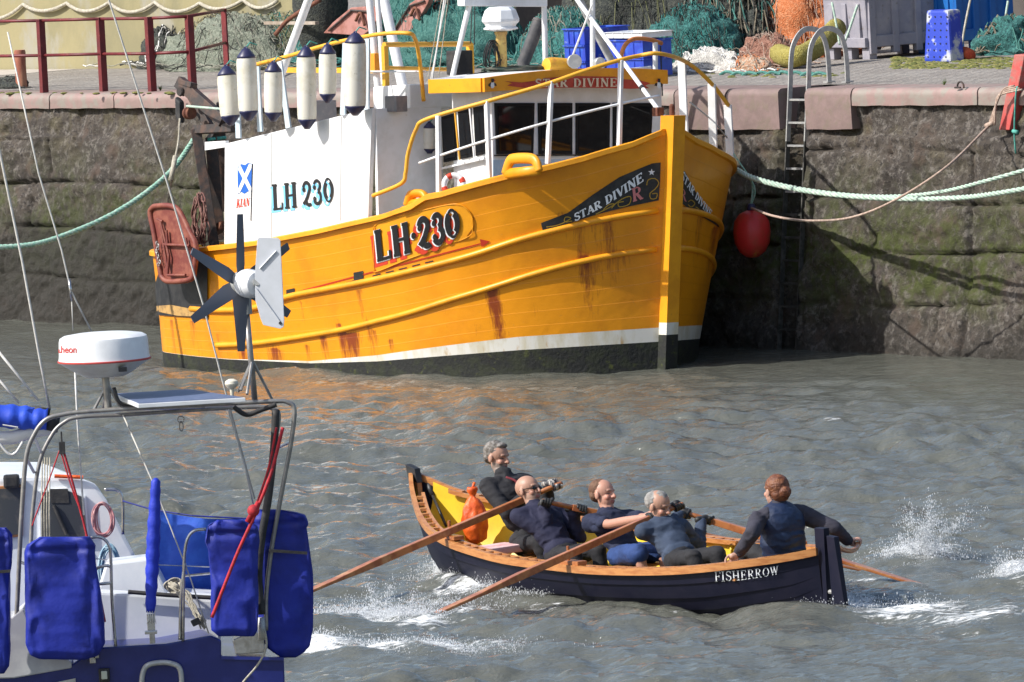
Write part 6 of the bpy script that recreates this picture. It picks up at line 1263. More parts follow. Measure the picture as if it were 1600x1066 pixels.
for (a_, b_, c_, mt, lb) in (((1300,4),(1308,45),(1312,70),'palerope','pale rope hanging down the end of the grey bin'),((1340,8),(1324,55),(1316,72),'palerope','pale rope slanting from the grey bin lid'),((1516,0),(1508,40),(1503,70),'greyrope','thin grey rope hanging down the blue bin'),((1575,2),(1572,28),(1580,45),'palerope','green rope looped at the right end of the blue bin')):
    Yb = deck(1400,96)[1] if a_[0] < 1400 else deck(1545,84)[1]-.1; k = MB(); k.tube(curve_pts([aty(*a_, Yb-.1), aty(*b_, Yb-.2), aty(*c_, Yb-.25)], 14), .016, 6); k.thing('hanging_rope', lb, 'rope', M[mt], None, True)
# faded trawl doors stacked against the wall
for i, (pl, dy, lb) in enumerate(((((505,52),(520,35),(548,12),(575,10),(592,14),(590,30),(574,50),(566,56)),4.4,'pink faded trawl door lying highest on the left behind the nets'),(((612,52),(625,30),(640,6),(660,-8),(672,-6),(668,6),(655,28),(640,50),(630,60)),4.5,'pink trawl door standing edge-on behind the mast legs'),(((655,48),(662,30),(676,8),(684,-10),(694,-8),(690,10),(678,38),(668,56)),4.7,'narrow pink trawl door furthest right of the stack'))):
    k = MB(); P_ = [atpl(x, y, QA-QN*dy, QN) for x, y in pl]; rt_ = empty('trawl_door', sum(P_)/len(P_)-V(0,0,.3), lb, 'trawl door', 'trawl doors stored on the quay'); k.prism(P_, -QN*.08); k.build('door_plate', M['door_pink'], rt_, bevel=.01)
    c_ = sum(P_)/len(P_); k = MB(); [k.tube([P_[q]*.8+c_*.2+QN*.02, P_[q+2]*.75+c_*.25+QN*.02], .014, 6) for q in (0, 2)]; k.build('door_bracket', M['darkiron'], rt_)
    k = MB(); k.tube(curve_pts([c_+QN*.03, c_+QN*.04+QD*.12+V(0,0,.1), c_+QN*.04+QD*.2-V(0,0,.06)], 10), .02, 6); k.build('door_shackle', M['rust'], rt_, True)
k = MB(); k.lathe([(.2,-.3),(.3,0),(.36,.4),(.34,.9),(.22,1.3),(.1,1.45)], atpl(503,58,QA-QN*4.6,QN), (0,0,1), 20); k.thing('dark_sack', 'tall dark round-topped bundle against the wall behind the mast', 'bundle', N_dk, None, True)
k = MB(); k.box(atpl(455,36,QA-QN*4.2,QN), QD*.55, QN*.03, V(0,0,.02)); k.thing('plank', 'pale plank lying on top of the nets below the ochre wall', 'plank', M['plank'])
k = MB(); k.tube(curve_pts([atpl(500,0,QA-QN*3.6,QN), atpl(452,30,QA-QN*3.5,QN), atpl(430,55,QA-QN*3.3,QN)], 12), .03, 8); k.thing('rusty_pole', 'thin rusty pole leaning on the nets beside the mast leg', 'pole', M['rust'], None, True)
# swags of rope on the ochre wall
sw = [(-35,20),(36,7),(104,5),(170,4),(242,4),(312,5),(380,0),(440,-4)]
k = MB(); wp = lambda x, y: atpl(x, y, QA-QN*(5.3-.04), QN); pts = []
for (x0, y0), (x1, y1) in zip(sw, sw[1:]):
    for i in range(10): t = i/10; pts.append(wp(x0+(x1-x0)*t, y0+(y1-y0)*t+(14+3*math.sin(x0))*4*t*(1-t))+QN*.02*math.sin(t*3.1))
k.tube(pts, .025, 8); k.thing('rope_swag', 'thick grey rope hung in swags along the ochre wall', 'rope', M['greyrope'], None, True)
for i, (x, y) in enumerate(sw[1:7]): pass
# ring in the coping, weeds
c0 = deck(1501,137)+V(0,0,.0); k = MB(); k.tube([c0+QD*.055*math.cos(t)+V(0,0,.055*math.sin(t)+.01) for t in np.linspace(-.3, 3.5, 14)], .011, 7); k.tube([c0-QD*.1, c0-QD*.0], .012, 6); k.thing('mooring_ring', 'small dark iron ring set in the coping right of the ladder', 'mooring ring', M['darkiron'], None, True)
mossm = pm('yellow_green_moss', (.11,.125,.03), (.22,.2,.06), 12, .95, bump=.8, bs=60); wm = MB()
for i in range(520):
    px = 1395+r.random()*210 if i < 460 else (r.random()*300 if i < 478 else 1080+r.random()*250); py = (90+r.random()*18) if i < 460 else ((145+r.random()*1.5) if i < 478 else 114+r.random()*8); p = deck(px, py); s_ = .015+.03*r.random(); wm.ell(p, (s_*1.6, s_, s_*.5), None, 6, 4)
tag(wm.thing('moss_patches', 'yellow green moss and litter scattered on the setts below the bins', 'moss', mossm), kind='stuff')
for px, py, lb in ((1475,133,'small green weed growing beside the mooring ring'),(250,142,'green weed growing at the foot of the fourth railing post')):
    wk = MB(); p = deck(px, py)
    for j in range(30): a_ = r.random()*6.28; wk.add([p, p+V(.008,0,0), p+V(math.cos(a_)*.05*r.random(), math.sin(a_)*.05, .03+.06*r.random())], [(0,1,2)])
    wk.thing('weed', lb, 'weed', pm('weed_green', (.07,.13,.02), (.12,.18,.04), 20, .8))
# ladder
M['shadesteel'] = pm('shade_painted_steel', (.035,.035,.03), (.09,.085,.075), 9, .7, bump=.4, bs=40)  # darker steel colour stands in for the boat's shadow on the lower ladder
LD = qs(1232, 250); lw = .165
def lp(s_, out, z): return QA+QD*s_+QN*(-BAT*z+out)+V(0,0,z)
rt = empty('quay_ladder', lp(LD, .05, 0), 'galvanised quay ladder with two hooped handrails in a recess of the wall', 'ladder')
for sg in (-1, 1):
    s_ = LD+sg*lw; zt_ = qz(s_); pts = [lp(s_, -.06, z) for z in np.linspace(-.6, zt_+.05, 12)]
    o_ = lp(s_, -.06, zt_+.05); bk = -QN
    top_ = [o_+V(0,0,.28)+bk*.03, o_+V(0,0,.45)+bk*.08, o_+V(0,0,.58)+bk*.2, o_+V(0,0,.61)+bk*.34, o_+V(0,0,.55)+bk*.49, o_+V(0,0,.4)+bk*.56, o_+V(0,0,.2)+bk*.58, o_+V(0,0,-.04)+bk*.58]
    pp_ = curve_pts([pts[-1]]+top_, 48); allp = pts[:-1]+pp_
    k = MB()
    for i, p in enumerate(allp):
        t_ = nrm(allp[min(i+1, len(allp)-1)]-allp[max(i-1, 0)]); n_ = nrm(np.cross(QD, t_))
        for x, y in ((-.009,-.03),(.009,-.03),(.009,.03),(-.009,.03)): k.v.append(tuple(p+QD*x+n_*y))
    for i in range(len(allp)-1):
        for q in range(4): k.f.append((i*4+q, i*4+(q+1) % 4, i*4+4+(q+1) % 4, i*4+4+q)); k.m.append(0)
    k.f += [(0,1,2,3), tuple(len(allp)*4-4+q for q in range(4))]; k.m += [0,0]
    k.m = [1 if np.mean([k.v[q][2] for q in f]) < qz(LD)-.55 else 0 for f in k.f]; k.build('stile', [M['galv'], M['shadesteel']], rt)
    k = MB(); k.box(allp[-1]+V(0,0,.02), QD*.04, QN*.06, V(0,0,.008)); k.build('foot_plate', M['galv'], rt)
z = -.3
while z < qz(LD)+.05: k = MB(); k.box(lp(LD, -.06, z), QD*lw, QN*.017, V(0,0,.011)); k.build('rung', M['galv'] if z > qz(LD)-1.3 else M['shadesteel'], rt); z += .262
# red fender post at the right edge
p0, p1 = wallp(1573,203,.06), wallp(1597,85,.10); k = MB(); k.box((p0+p1)/2-QN*.05, QD*.09+V(0,0,0), QN*.09, (p1-p0)/2); k.thing('mooring_post', 'flaking red timber post fixed upright to the quay edge at right', 'post', M['postred'], None, False, .012)
k = MB()
for i in range(4):
    k.tube(curve_pts([wallp(1585+i*4,134+i*2,.2), wallp(1568-i*2,140+i*3,.24), wallp(1556,165,.24), wallp(1545+i*3,196,.22)], 16), .012, 6)
k.tube([wallp(1541,197,.22), wallp(1552,192,.22)], .03, 8); k.thing('lashing', 'brown rope lashing looped round the red post', 'rope', M['brownrope'], None, True)
k = MB(); k.tube(curve_pts([wallp(1590,135,.2), wallp(1587,150,.22), wallp(1585,205,.14), wallp(1587,240,.08)], 12), .010, 6); k.tube([wallp(1583,205,.14), wallp(1590,207,.14)], .025, 6); k.thing('green_twine', 'green twine hanging down the red post', 'rope', M['teal'], None, True)
# ------------------------------------------------------------ mooring ropes
def rope(pts, r_, name, label, mat, n_=80, lay=0.0):
    k_ = MB(); P_ = curve_pts(pts, n_)
    if lay:
        for ph in (0, 2.09, 4.19):
            q_ = []
            for i, p in enumerate(P_):
                t_ = nrm(P_[min(i+1, len(P_)-1)]-P_[max(i-1, 0)]); u = nrm(np.cross(t_, V(0,0,1))); b_ = np.cross(t_, u); a_ = i*lay+ph; q_.append(p+(u*math.cos(a_)+b_*math.sin(a_))*r_*.5)
            k_.tube(q_, r_*.62, 6)
    else: k_.tube(P_, r_, 7)
    return k_.thing(name, label, 'rope', mat, None, True)
mr0 = PW(1143,262,-1.9)
def RY(px, py, t): return aty(px, py, 119.5+(116.9-119.5)*t)
def RW(px, py, t, Y0, Y1): return aty(px, py, Y0+(Y1-Y0)*t)
Yb = mr0[1]
rope([mr0, RW(1180,280,.1,Yb,114.6), RW(1250,297,.25,Yb,114.6), RW(1330,307,.42,Yb,114.6), RW(1420,311,.6,Yb,114.6), RW(1500,309,.77,Yb,114.6), RW(1560,302,.9,Yb,114.6), RW(1640,288,1,Yb,114.6)], .028, 'mooring_line', 'thick pale green mooring line sagging right from the bow, the lower of the pair', M['palerope'], 260, .55)
rope([mr0+V(0,0,.02), RW(1180,278,.1,Yb,115.0), RW(1250,295,.25,Yb,115.0), RW(1330,305,.42,Yb,115.0), RW(1400,307,.55,Yb,115.0), RW(1470,300,.7,Yb,115.0), RW(1540,283,.85,Yb,115.0), RW(1640,255,1,Yb,115.0)], .022, 'mooring_line', 'thinner pale green mooring line rising to the right edge above the other', M['palerope'], 260, .6)
rope([cb+FU*.3, RW(1210,338,.1,117.9,116.8), RW(1262,345,.3,117.9,116.8), RW(1330,340,.5,117.9,116.8), RW(1400,312,.7,117.9,116.6), RW(1480,260,.85,117.9,116.5), wallp(1545,197,.22)], .014, 'bow_line', 'thin brown line sagging from the red buoy up to the red post', M['brownrope'], 90)
Ys = PW(300,222,1.6)[1]
rope([PW(303,218,1.6), RW(272,262,.1,Ys,122), RW(230,300,.3,Ys,122), RW(170,338,.5,Ys,122), RW(100,368,.75,Ys,122), RW(45,383,.9,Ys,122), RW(-40,388,1,Ys,122)], .03, 'stern_line', 'green mooring rope sagging left from the stern gallows', M['greenrope'], 240, .55)
k = MB(); k.tube(curve_pts([RW(205,316,.45,Ys,122), RW(190,400,.5,Ys,121), RW(180,470,.5,Ys,121)], 10), .004, 5)
# ------------------------------------------------------------ yacht in the foreground (stern, arch and gear)
YB = 76.6
def YP(px, py, dy=0.0): return aty(px, py, YB+dy)
UPZ = V(0,0,1)
yroot = V(*YP(210, 1200)); yroot[2] = 0
yacht = empty('yacht', yroot, 'navy hulled sailing yacht with steel stern arch, cut off at the lower left', 'yacht')
whitey = pm('yacht_white_gelcoat', (.78,.8,.82), (.7,.73,.76), 3, .3, bump=.05, bs=6)
# hull and transom
k = MB(); top = [(-60,1060),(22,1057),(110,1040),(150,1012),(260,1006),(330,993),(346,1000),(346,1025),(444,1027)]
pl = [YP(x, y) for x, y in top]; b0 = YP(447,1200); b1 = YP(-60,1200); b0[2] = -.4; b1[2] = -.4
k.prism(pl+[b0, b1], V(-.9,5.5,0)); k.build('hull', M['bluehull'], yacht, bevel=.012)
k = MB(); k.prism([YP(x, y, -.01) for x, y in [(346,1025),(444,1027),(443,1032),(346,1030)]], V(0,-.02,0)); k.build('transom_ledge', pm('navy_trim', (.02,.03,.2), None, rough=.3), yacht)
k = MB(); k.prism([YP(x, y, -.02) for x, y in [(18,965),(36,950),(60,1008),(112,1034),(112,1044),(22,1060),(-60,1062),(-60,965)]], V(0,.5,0)); k.build('stern_platform', pm('grey_white_gelcoat', (.5,.5,.52), (.6,.6,.6), 5, .35), yacht, bevel=.01)
k = MB(); k.prism([YP(x, y, -.03) for x, y in [(363,1000),(395,985),(412,990),(414,1020),(368,1023)]], V(0,.5,0)); k.build('quarter_plate', M['steel'], yacht, bevel=.008)
k = MB(); k.prism([YP(x, y, .5) for x, y in [(152,1014),(150,925),(262,932),(345,938),(345,1002),(260,1008)]], V(0,.25,0)); k.build('coaming', whitey, yacht, bevel=.02)
k = MB(); k.prism([YP(x, y, .9) for x, y in [(150,930),(165,880),(235,872),(262,925),(345,930),(345,945)]], V(0,.4,0)); k.build('side_deck', whitey, yacht, bevel=.02)
k = MB(); k.tube([YP(200,925,.45), YP(262,930,.45), YP(345,935,.45)], .016, 8); k.build('genoa_track', M['black_rubber'], yacht)
k = MB(); k.prism([YP(x, y, -.02) for x, y in [(84,1067),(118,1060),(118,1066),(84,1075)]], V(0,.01,0)); k.build('transom_plate', M['galv'], yacht)
k = MB(); k.tube(curve_pts([YP(222,1090,-.06), YP(222,1060,-.06), YP(228,1042,-.06), YP(245,1036,-.06), YP(268,1037,-.06), YP(282,1048,-.06), YP(284,1090,-.06)], 40), .02, 12); k.build('boarding_hoop', M['galv'], yacht, True)
k = MB(); k.box(YP(163,1055,-.03), V(.04,0,0), V(0,.02,0), V(0,0,.05)); k.build('stern_light', M['black_rubber'], yacht, bevel=.008); k = MB(); k.box(YP(163,1055,-.05), V(.022,0,0), V(0,.012,0), V(0,0,.03)); k.build('lamp_glass', pm('lamp_lens', (.6,.62,.5), None, rough=.2), yacht, bevel=.006)
for x, y in ((145,1030),(150,1022)): k = MB(); k.box(YP(x, y, -.03), V(.022,0,0), V(0,.02,0), V(0,0,.03)); k.build('hinge', M['steel'], yacht, bevel=.004)
# doghouse with windows
DG = 2.6
k = MB(); k.prism([YP(x, y, DG) for x, y in [(-80,748),(60,745),(118,745),(150,756),(168,782),(200,845),(226,893),(238,925),(240,1010),(-80,1010)]], V(-.35,1.6,0)); k.build('doghouse', whitey, yacht, bevel=.03)
k = MB(); k.tube([YP(85,744,DG-.02), YP(130,746,DG-.02)], .014, 8); k.build('orange_trim', M['orange'], yacht)
wy = lambda pts, d_, off: [YP(x, y, DG+off) for x, y in pts]
smoke = pm('smoked_doghouse_window', (.06,.065,.07), (.16,.14,.12), 3, .12)
for pts, fm in (([(-20,762),(36,757),(36,838),(-20,845)], pm('teak_frame', (.4,.17,.06), None, rough=.5)), ([(60,766),(104,762),(134,775),(140,846),(62,852)], whitey)):
    k = MB(); k.prism(wy(pts, 0, -.03), V(0,.03,0)); wf = k.build('window', fm, yacht, bevel=.006); ce = np.mean(np.array(pts), 0); k = MB(); k.prism(wy([tuple(ce+(np.array(p)-ce)*.9) for p in pts], 0, -.036), V(0,.004,0)); k.build('pane', smoke, wf)
k = MB(); k.prism(wy([(78,764),(106,764),(108,786),(80,786)], 0, -.042), V(0,.004,0)); k.build('chart_reflection', M['black_rubber'], yacht)
k = MB(); k.box(YP(18,752,DG-.05), V(.06,0,0), V(0,.05,0), V(0,0,.05)); k.build('winch_cover', M['black_rubber'], yacht, bevel=.02)
k = MB(); k.tube([YP(84,790,DG-.05), YP(104,835,DG-.06)], .014, 8); k.build('wiper', M['black_rubber'], yacht)
# arch: two steel hoops joined by rungs
hoopA = [(20,1045),(26,960),(30,880),(34,800),(41,715),(54,678),(72,656),(98,648),(137,643),(250,636),(350,631),(430,627),(450,629),(460,641),(455,690),(440,770),(424,860),(416,930),(416,985)]
hoopB = [(40,1040),(46,950),(48,860),(52,790),(62,722),(81,680),(99,661),(124,652),(200,648),(300,641),(400,636),(428,640),(436,652),(428,700),(412,790),(399,860),(394,930),(398,985)]
P_A = [YP(x, y, .0) for x, y in hoopA]; P_B = [YP(x, y, .3) for x, y in hoopB]
k = MB(); k.tube(curve_pts(P_A, 170), .017, 12); arch = k.build('stern_arch', M['greysteel'], yacht, True); k = MB(); k.tube(curve_pts(P_B, 170), .015, 12); k.build('stern_arch', M['greysteel'], yacht, True)
for a_, b_ in (((52,680),(64,707)),((41,716),(53,738)),((30,878),(50,884)),((24,975),(44,975)),((426,860),(402,862)),((455,690),(428,702))):
    k = MB(); k.tube([YP(*a_, .0), YP(*b_, .3)], .012, 8); k.build('arch_rung', M['white_clean'] if a_[1] < 730 and a_[0] < 100 else M['steel'], yacht)
k = MB(); k.tube(curve_pts([YP(431,640,-.03), YP(428,700,-.03), YP(419,780,-.03), YP(409,840,-.03), YP(404,900,-.03), YP(408,960,-.03)], 30), .03, 10); k.build('arch_padding', M['black_rubber'], yacht, True)
k = MB(); k.tube(curve_pts([YP(365,636,-.03), YP(385,648,-.03), YP(410,640,-.03), YP(432,632,-.03)], 20), .018, 8); k.build('cable_loom', M['black_rubber'], yacht, True)
k = MB(); k.tube([YP(408,965,-.03), YP(410,1000,-.03)], .03, 10); k.build('arch_foot', M['galv'], yacht, True)
# solar panel
zp = YP(250,630)[2]+.015
k = MB(); q = [atz(178,622,zp), atz(296,615,zp), atz(384,628,zp), atz(216,638,zp)]; k.prism(q, V(0,0,.03)); sp = k.build('solar_panel', M['white_clean'], yacht, bevel=.004)
ce = sum(q)/4; k = MB(); k.prism([ce+(p-ce)*.96+V(0,0,.031) for p in q], V(0,0,.003)); k.build('solar_cells', pm('solar_cell_glass', (.10,.13,.22), (.13,.16,.26), 20, .5, spec=.15), sp)
k = MB(); k.tube([YP(180,640,.1), YP(320,636,.1)], .012, 8); k.build('panel_bracket', M['steel'], yacht)
# radar dome
rc = YP(163,562,.1)
k = MB(); k.lathe([(.10,-.125),(.15,-.12),(.20,-.095),(.30,-.03),(.34,-.008)], rc, UPZ, 48); rd = k.build('radar_dome', pm('radome_cream', (.66,.65,.58), (.58,.56,.48), 6, .4), yacht, 'auto')
k = MB(); k.lathe([(.335,.006),(.33,.03),(.325,.14),(.318,.165),(.29,.182),(.2,.195),(.05,.2)], rc, UPZ, 64); dome_v = (list(k.v), list(k.f)); k.build('dome_cap', M['white_clean'], rd, 'auto')
k = MB(); k.lathe([(.336,-.008),(.342,-.004),(.342,.004),(.336,.007)], rc, UPZ, 48); k.build('red_band', pm('dome_red', (.5,.06,.05), None, rough=.5), rd)
k = MB(); k.box(rc+V(.14,-.27,-.06), V(.03,0,0), V(0,.02,0), V(0,0,.015)); k.build('dome_vent', M['black_rubber'], rd)
DBV = BVHTree.FromPolygons([Vector(p) for p in dome_v[0]], dome_v[1])
tcu = bpy.data.curves.new('dome_text', 'FONT'); tcu.body = 'Raytheon'; tcu.size = 1; tcu.offset = .02; tob = bpy.data.objects.new('dome_text', tcu); COL.objects.link(tob)
dg = bpy.context.evaluated_depsgraph_get(); tme = bpy.data.meshes.new_from_object(tob.evaluated_get(dg)); tv = np.array([v.co[:] for v in tme.vertices]); tf = [tuple(p.vertices) for p in tme.polygons]; wd = tv[:,0].max()
bpy.data.objects.remove(tob); k = MB(); pv = []
for v in tv:
    u_ = v[0]/wd; px = 73+47*u_+(0 if u_ > .3 else 0); py = 551.5-v[1]*15.5; h_ = hcast(px, py, DBV, .003) if px > 91.5 else None
    if h_ is not None:
        d_ = ray(px, py); hh_ = DBV.ray_cast(Vector(CP), Vector(d_/np.linalg.norm(d_))); h_ = None if hh_[0] is None else h_
    pv.append(None if h_ is None else h_[0])
k.v = [tuple(p) if p is not None else (0,0,0) for p in pv]; k.f = [f for f in tf if all(pv[i] is not None for i in f)]; k.m = [0]*len(k.f)
used = sorted({i for f in k.f for i in f}); mp_ = {o: i for i, o in enumerate(used)}; k.v = [k.v[i] for i in used]; k.f = [tuple(mp_[i] for i in f) for f in k.f]
k.build('dome_lettering', bpy.data.materials['dome_red'], rd)
k = MB(); k.tube([rc+V(0,0,-.12), YP(169,640,.1)], .028, 12); [k.tube([YP(168,600+i*0,.1), YP(*e_, dy)], .011, 8) for i, (e_, dy) in enumerate((((146,642),.1),((190,640),.1),((160,642),.35)))]; k.build('dome_post', M['greysteel'], yacht, 'auto')
k = MB(); k.tube(curve_pts([YP(178,606,.05), YP(186,628,.02), YP(205,636,.02), YP(240,638,.02)], 14), .014, 8); k.build('dome_cable', M['black_rubber'], yacht, True)
k = MB(); p = YP(362,604,.15); k.lathe([(.012,-.08),(.016,-.02),(.04,.0),(.05,.02),(.045,.04),(.02,.055)], p, UPZ, 18); k.build('gps_mushroom', pm('gps_cream', (.72,.68,.55), None, rough=.4), yacht, 'auto')
# wind generator
hub = YP(376,442,.05); AXN = nrm(V(-.6,.8,.03)); UH = nrm(np.cross(UPZ, AXN)); UV = np.cross(AXN, UH); UH = UH if UH[0] > 0 else -UH
wg = empty('x', hub, 'x', 'x'); bpy.data.objects.remove(wg)
k = MB(); k.tube([YP(385,486,.1), YP(398,625,.1)], .022, 12); wpole = k.build('generator_pole', M['greysteel'], yacht, True)
for e_, dy in (((372,612),.3),((386,616),-.1),((425,624),.2),((376,610),-.05)): k = MB(); k.tube([YP(394,563,.1), YP(*e_, dy)], .011, 8); k.build('pole_brace', M['greysteel'], yacht)
bk = -AXN
k = MB(); k.lathe([(.005,-.085),(.04,-.075),(.075,-.04),(.085,.0),(.085,.03),(.07,.05)], hub, bk, 24); gb = k.build('generator_body', pm('generator_grey', (.32,.32,.3), (.4,.4,.38), 5, .45), yacht, 'auto')
k = MB(); k.lathe([(.075,.045),(.1,.055),(.105,.08),(.1,.1),(.106,.105),(.106,.13),(.1,.135),(.1,.16),(.085,.2),(.05,.215)], hub, bk, 28); k.build('generator_casing', M['white_clean'], gb, 'auto')
for i in range(3):
    a_ = math.radians(15+i*60)
    for q in range(2):
        pass
for i in range(6):
    a_ = math.radians(-2+i*60); d_ = -UH*math.sin(a_)+UV*math.cos(a_); t_ = UH*math.cos(a_)+UV*math.sin(a_); k = MB()
    for f_ in np.linspace(0, 1, 14):
        rr_ = .06+.44*f_; wd_ = itp(f_, [0,.15,.5,1], [.05,.062,.048,.03]); tw = math.radians(itp(f_, [0,1], [28,8])); t3 = t_*math.cos(tw)+AXN*math.sin(tw); n3 = np.cross(d_, t3)
        for x, y in ((-1,0),(-.3,1),(.6,.6),(1,0),(.5,-.3),(-.4,-.4)): k.v.append(tuple(hub+d_*rr_+t3*wd_*x+n3*.007*y))
    for q in range(13):
        for j in range(6): k.f.append((q*6+j, q*6+(j+1) % 6, q*6+6+(j+1) % 6, q*6+6+j)); k.m.append(0)
    k.f += [tuple(range(6)), tuple(78+j for j in range(6))]; k.m += [0,0]; k.build('rotor_blade', pm('dark_blade', (.11,.12,.15), None, rough=.45) if i == 0 else bpy.data.materials['dark_blade'], gb, 'auto')
k = MB(); k.lathe([(.04,-.06),(.04,.06)], YP(385,478,.1), UPZ, 14); k.build('yaw_bearing', bpy.data.materials['generator_grey'], yacht, 'auto')
tp = [(402,374),(404,371),(434,372),(438,376),(444,500),(443,511),(438,514),(411,508),(407,498),(399,470),(398,430)]
k = MB(); tn = nrm(V(-.2,-.98,0)); o_ = YP(415,440,-.2); k.prism([atpl(x, y, o_, tn) for x, y in tp], -tn*.012); tf_ = k.build('tail_fin', pm('pale_grey_fin', (.6,.62,.66), (.55,.57,.6), 4, .35), gb, bevel=.003)
k = MB(); k.tube([atpl(406,420,o_,tn)+tn*.008, atpl(432,392,o_,tn)+tn*.008], .006, 6); k.tube([atpl(400,450,o_,tn)+tn*.008, atpl(436,500,o_,tn)+tn*.006], .004, 6); k.build('fin_crease', bpy.data.materials['pale_grey_fin'], tf_)
k = MB(); k.tube([hub+bk*.2, atpl(402,440,o_,tn)], .03, 10); k.build('tail_boom', bpy.data.materials['generator_grey'], gb)
k = MB(); k.lathe([(.012,0),(.011,.004)], atpl(438,505,o_,tn)+tn*.002, tn, 12); k.build('fin_hole', M['black'], tf_)
# blue canvas bags hung round the pushpit
def cloth_bag(rows, dy, depth, label, mat='bluecloth', name='canvas_bag', seed=3, strap=None, group=None):
    ys = np.linspace(rows[0][0], rows[-1][0], 60); yy = [r_[0] for r_ in rows]; k_ = MB(); n_ = 48
    for i, y in enumerate(ys):
        x0, x1 = itp(y, yy, [r_[1] for r_ in rows]), itp(y, yy, [r_[2] for r_ in rows]); c = (YP(x0, y, dy)+YP(x1, y, dy))/2; hw = (YP(x1, y, dy)-YP(x0, y, dy))/2; e = min(1, (i+1)/5, (60-i)/5)**.6
        for q in range(n_):
            th = 2*math.pi*q/n_; cx_, cy_ = math.cos(th), math.sin(th); k_.v.append(tuple(c+hw*math.copysign(abs(cx_)**.38, cx_)+V(0,1,0)*depth*.62*e*math.copysign(abs(cy_)**.5, cy_)))
    P_ = np.array(k_.v); f1 = fbm(P_*V(5,5,2.4), 3, seed); f2 = 1-2*np.abs(fbm(P_*V(8,8,1.7)+f1[:,None]*.7, 3, seed+3)); zt = P_[:,2].max(); up_ = np.clip((P_[:,2]-zt+.22)/.22, 0, 1); f3 = 1-2*np.abs(fbm(P_*V(16,16,20), 2, seed+8)); P_[:,1] -= .04*f1+.034*f2*(1+1.0*up_)+.018*f3*up_+.02*np.exp(-((zt-P_[:,2]-.1)/.02)**2)*-1; P_[:,0] += .014*f2; P_[:,2] += .012*f1*up_
    k_.v = [tuple(p) for p in P_]
    for i in range(59):
        for q in range(n_): k_.f.append((i*n_+q, i*n_+(q+1) % n_, (i+1)*n_+(q+1) % n_, (i+1)*n_+q)); k_.m.append(0)
    k_.f += [tuple(range(n_)), tuple(59*n_+q for q in range(n_))]; k_.m += [0, 0]; b_ = V(*np.array(k_.v).mean(0)); b_[2] = np.array(k_.v)[:,2].min()
    rt_ = empty(name, b_, label, 'canvas bag', group); k_.build('canvas', M[mat], rt_, True)
    if strap:
        for (a_, e_) in strap:
            k_ = MB(); p, q = YP(*a_, dy-depth-.035), YP(*e_, dy-depth-.035); k_.prism([p, q, q-V(0,0,.022), p-V(0,0,.022)], V(0,-.006,0)); k_.build('strap', M['black_rubber'], rt_)
    return rt_
gb_ = 'blue canvas bags round the yacht stern'
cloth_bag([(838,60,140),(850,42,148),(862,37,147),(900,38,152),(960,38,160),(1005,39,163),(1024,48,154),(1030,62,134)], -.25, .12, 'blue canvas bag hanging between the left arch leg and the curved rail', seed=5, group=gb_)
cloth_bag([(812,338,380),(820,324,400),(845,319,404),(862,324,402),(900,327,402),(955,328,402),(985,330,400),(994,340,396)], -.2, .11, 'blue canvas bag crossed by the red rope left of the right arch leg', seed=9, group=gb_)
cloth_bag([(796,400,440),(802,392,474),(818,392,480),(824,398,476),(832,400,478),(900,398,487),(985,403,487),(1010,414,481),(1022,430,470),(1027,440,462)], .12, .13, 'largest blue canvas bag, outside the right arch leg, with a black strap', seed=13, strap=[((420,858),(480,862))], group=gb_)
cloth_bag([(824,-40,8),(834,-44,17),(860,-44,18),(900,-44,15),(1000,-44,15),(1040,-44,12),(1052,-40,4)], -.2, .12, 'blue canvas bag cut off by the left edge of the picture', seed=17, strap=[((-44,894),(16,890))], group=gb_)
# danbuoy cover standing on its bracket
k = MB(); k.tube([YP(244,747,-.1), YP(243.5,752,-.1)]+[YP(itp(y, [752,955], [243.5,235]), y, -.1) for y in np.linspace(760, 957, 30)], [.012,.034]+[.034+.016*math.sin(math.pi*i/29)+.004*math.sin(i*1.7) for i in range(30)], 18); rt = k.thing('danbuoy_cover', 'tall slim royal blue canvas sleeve standing upright on the white coaming', 'canvas cover', pm('bright_blue_canvas', (.015,.04,.5), (.01,.03,.4), 4, .6, bump=.5, bs=12, dist=.02), None, True)
k = MB(); k.box(YP(236,972,-.1), V(.028,0,0), V(0,.02,0), V(0,0,.06)); k.box(YP(236,988,-.1), V(.045,0,0), V(0,.03,0), V(0,0,.012)); k.box(YP(238,997,-.1), V(.02,0,0), V(0,.02,0), V(0,0,.04)); k.build('danbuoy_bracket', M['steel'], yacht, bevel=.004)
k = MB(); [k.tube(curve_pts([YP(230+i*4,955,-.14), YP(233+i*3,966,-.15), YP(229+i*5,975,-.14)], 8), .003, 5) for i in range(4)]; k.build('lacing', M['whiterope'], yacht)
# weather cloth on the guard rail
k = MB(); nx_, nz_ = 36, 30
for j in range(nz_+1):
    for i in range(nx_+1):
        u_, v_ = i/nx_, j/nz_; x = 246+u_*150; yt = 798+12*u_**.6+4*math.sin(u_*3); yb = 925+14*u_; p = YP(x, yt+(yb-yt)*v_, 1.4); p[1] += .03*math.sin(u_*9+v_*3)+.03*fbm([p*V(4,4,4)], 3, 4)[0]; k.v.append(tuple(p))
for j in range(nz_):
    for i in range(nx_): q = j*(nx_+1)+i; k.f.append((q, q+1, q+nx_+2, q+nx_+1)); k.m.append(0)
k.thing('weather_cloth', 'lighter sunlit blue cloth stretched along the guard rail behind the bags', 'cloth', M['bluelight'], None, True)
k = MB(); k.tube([YP(192,783,1.6), YP(240,797,1.5), YP(300,806,1.4), YP(396,811,1.4)], .006, 6); k.build('guard_wire', M['bluecloth'], yacht)
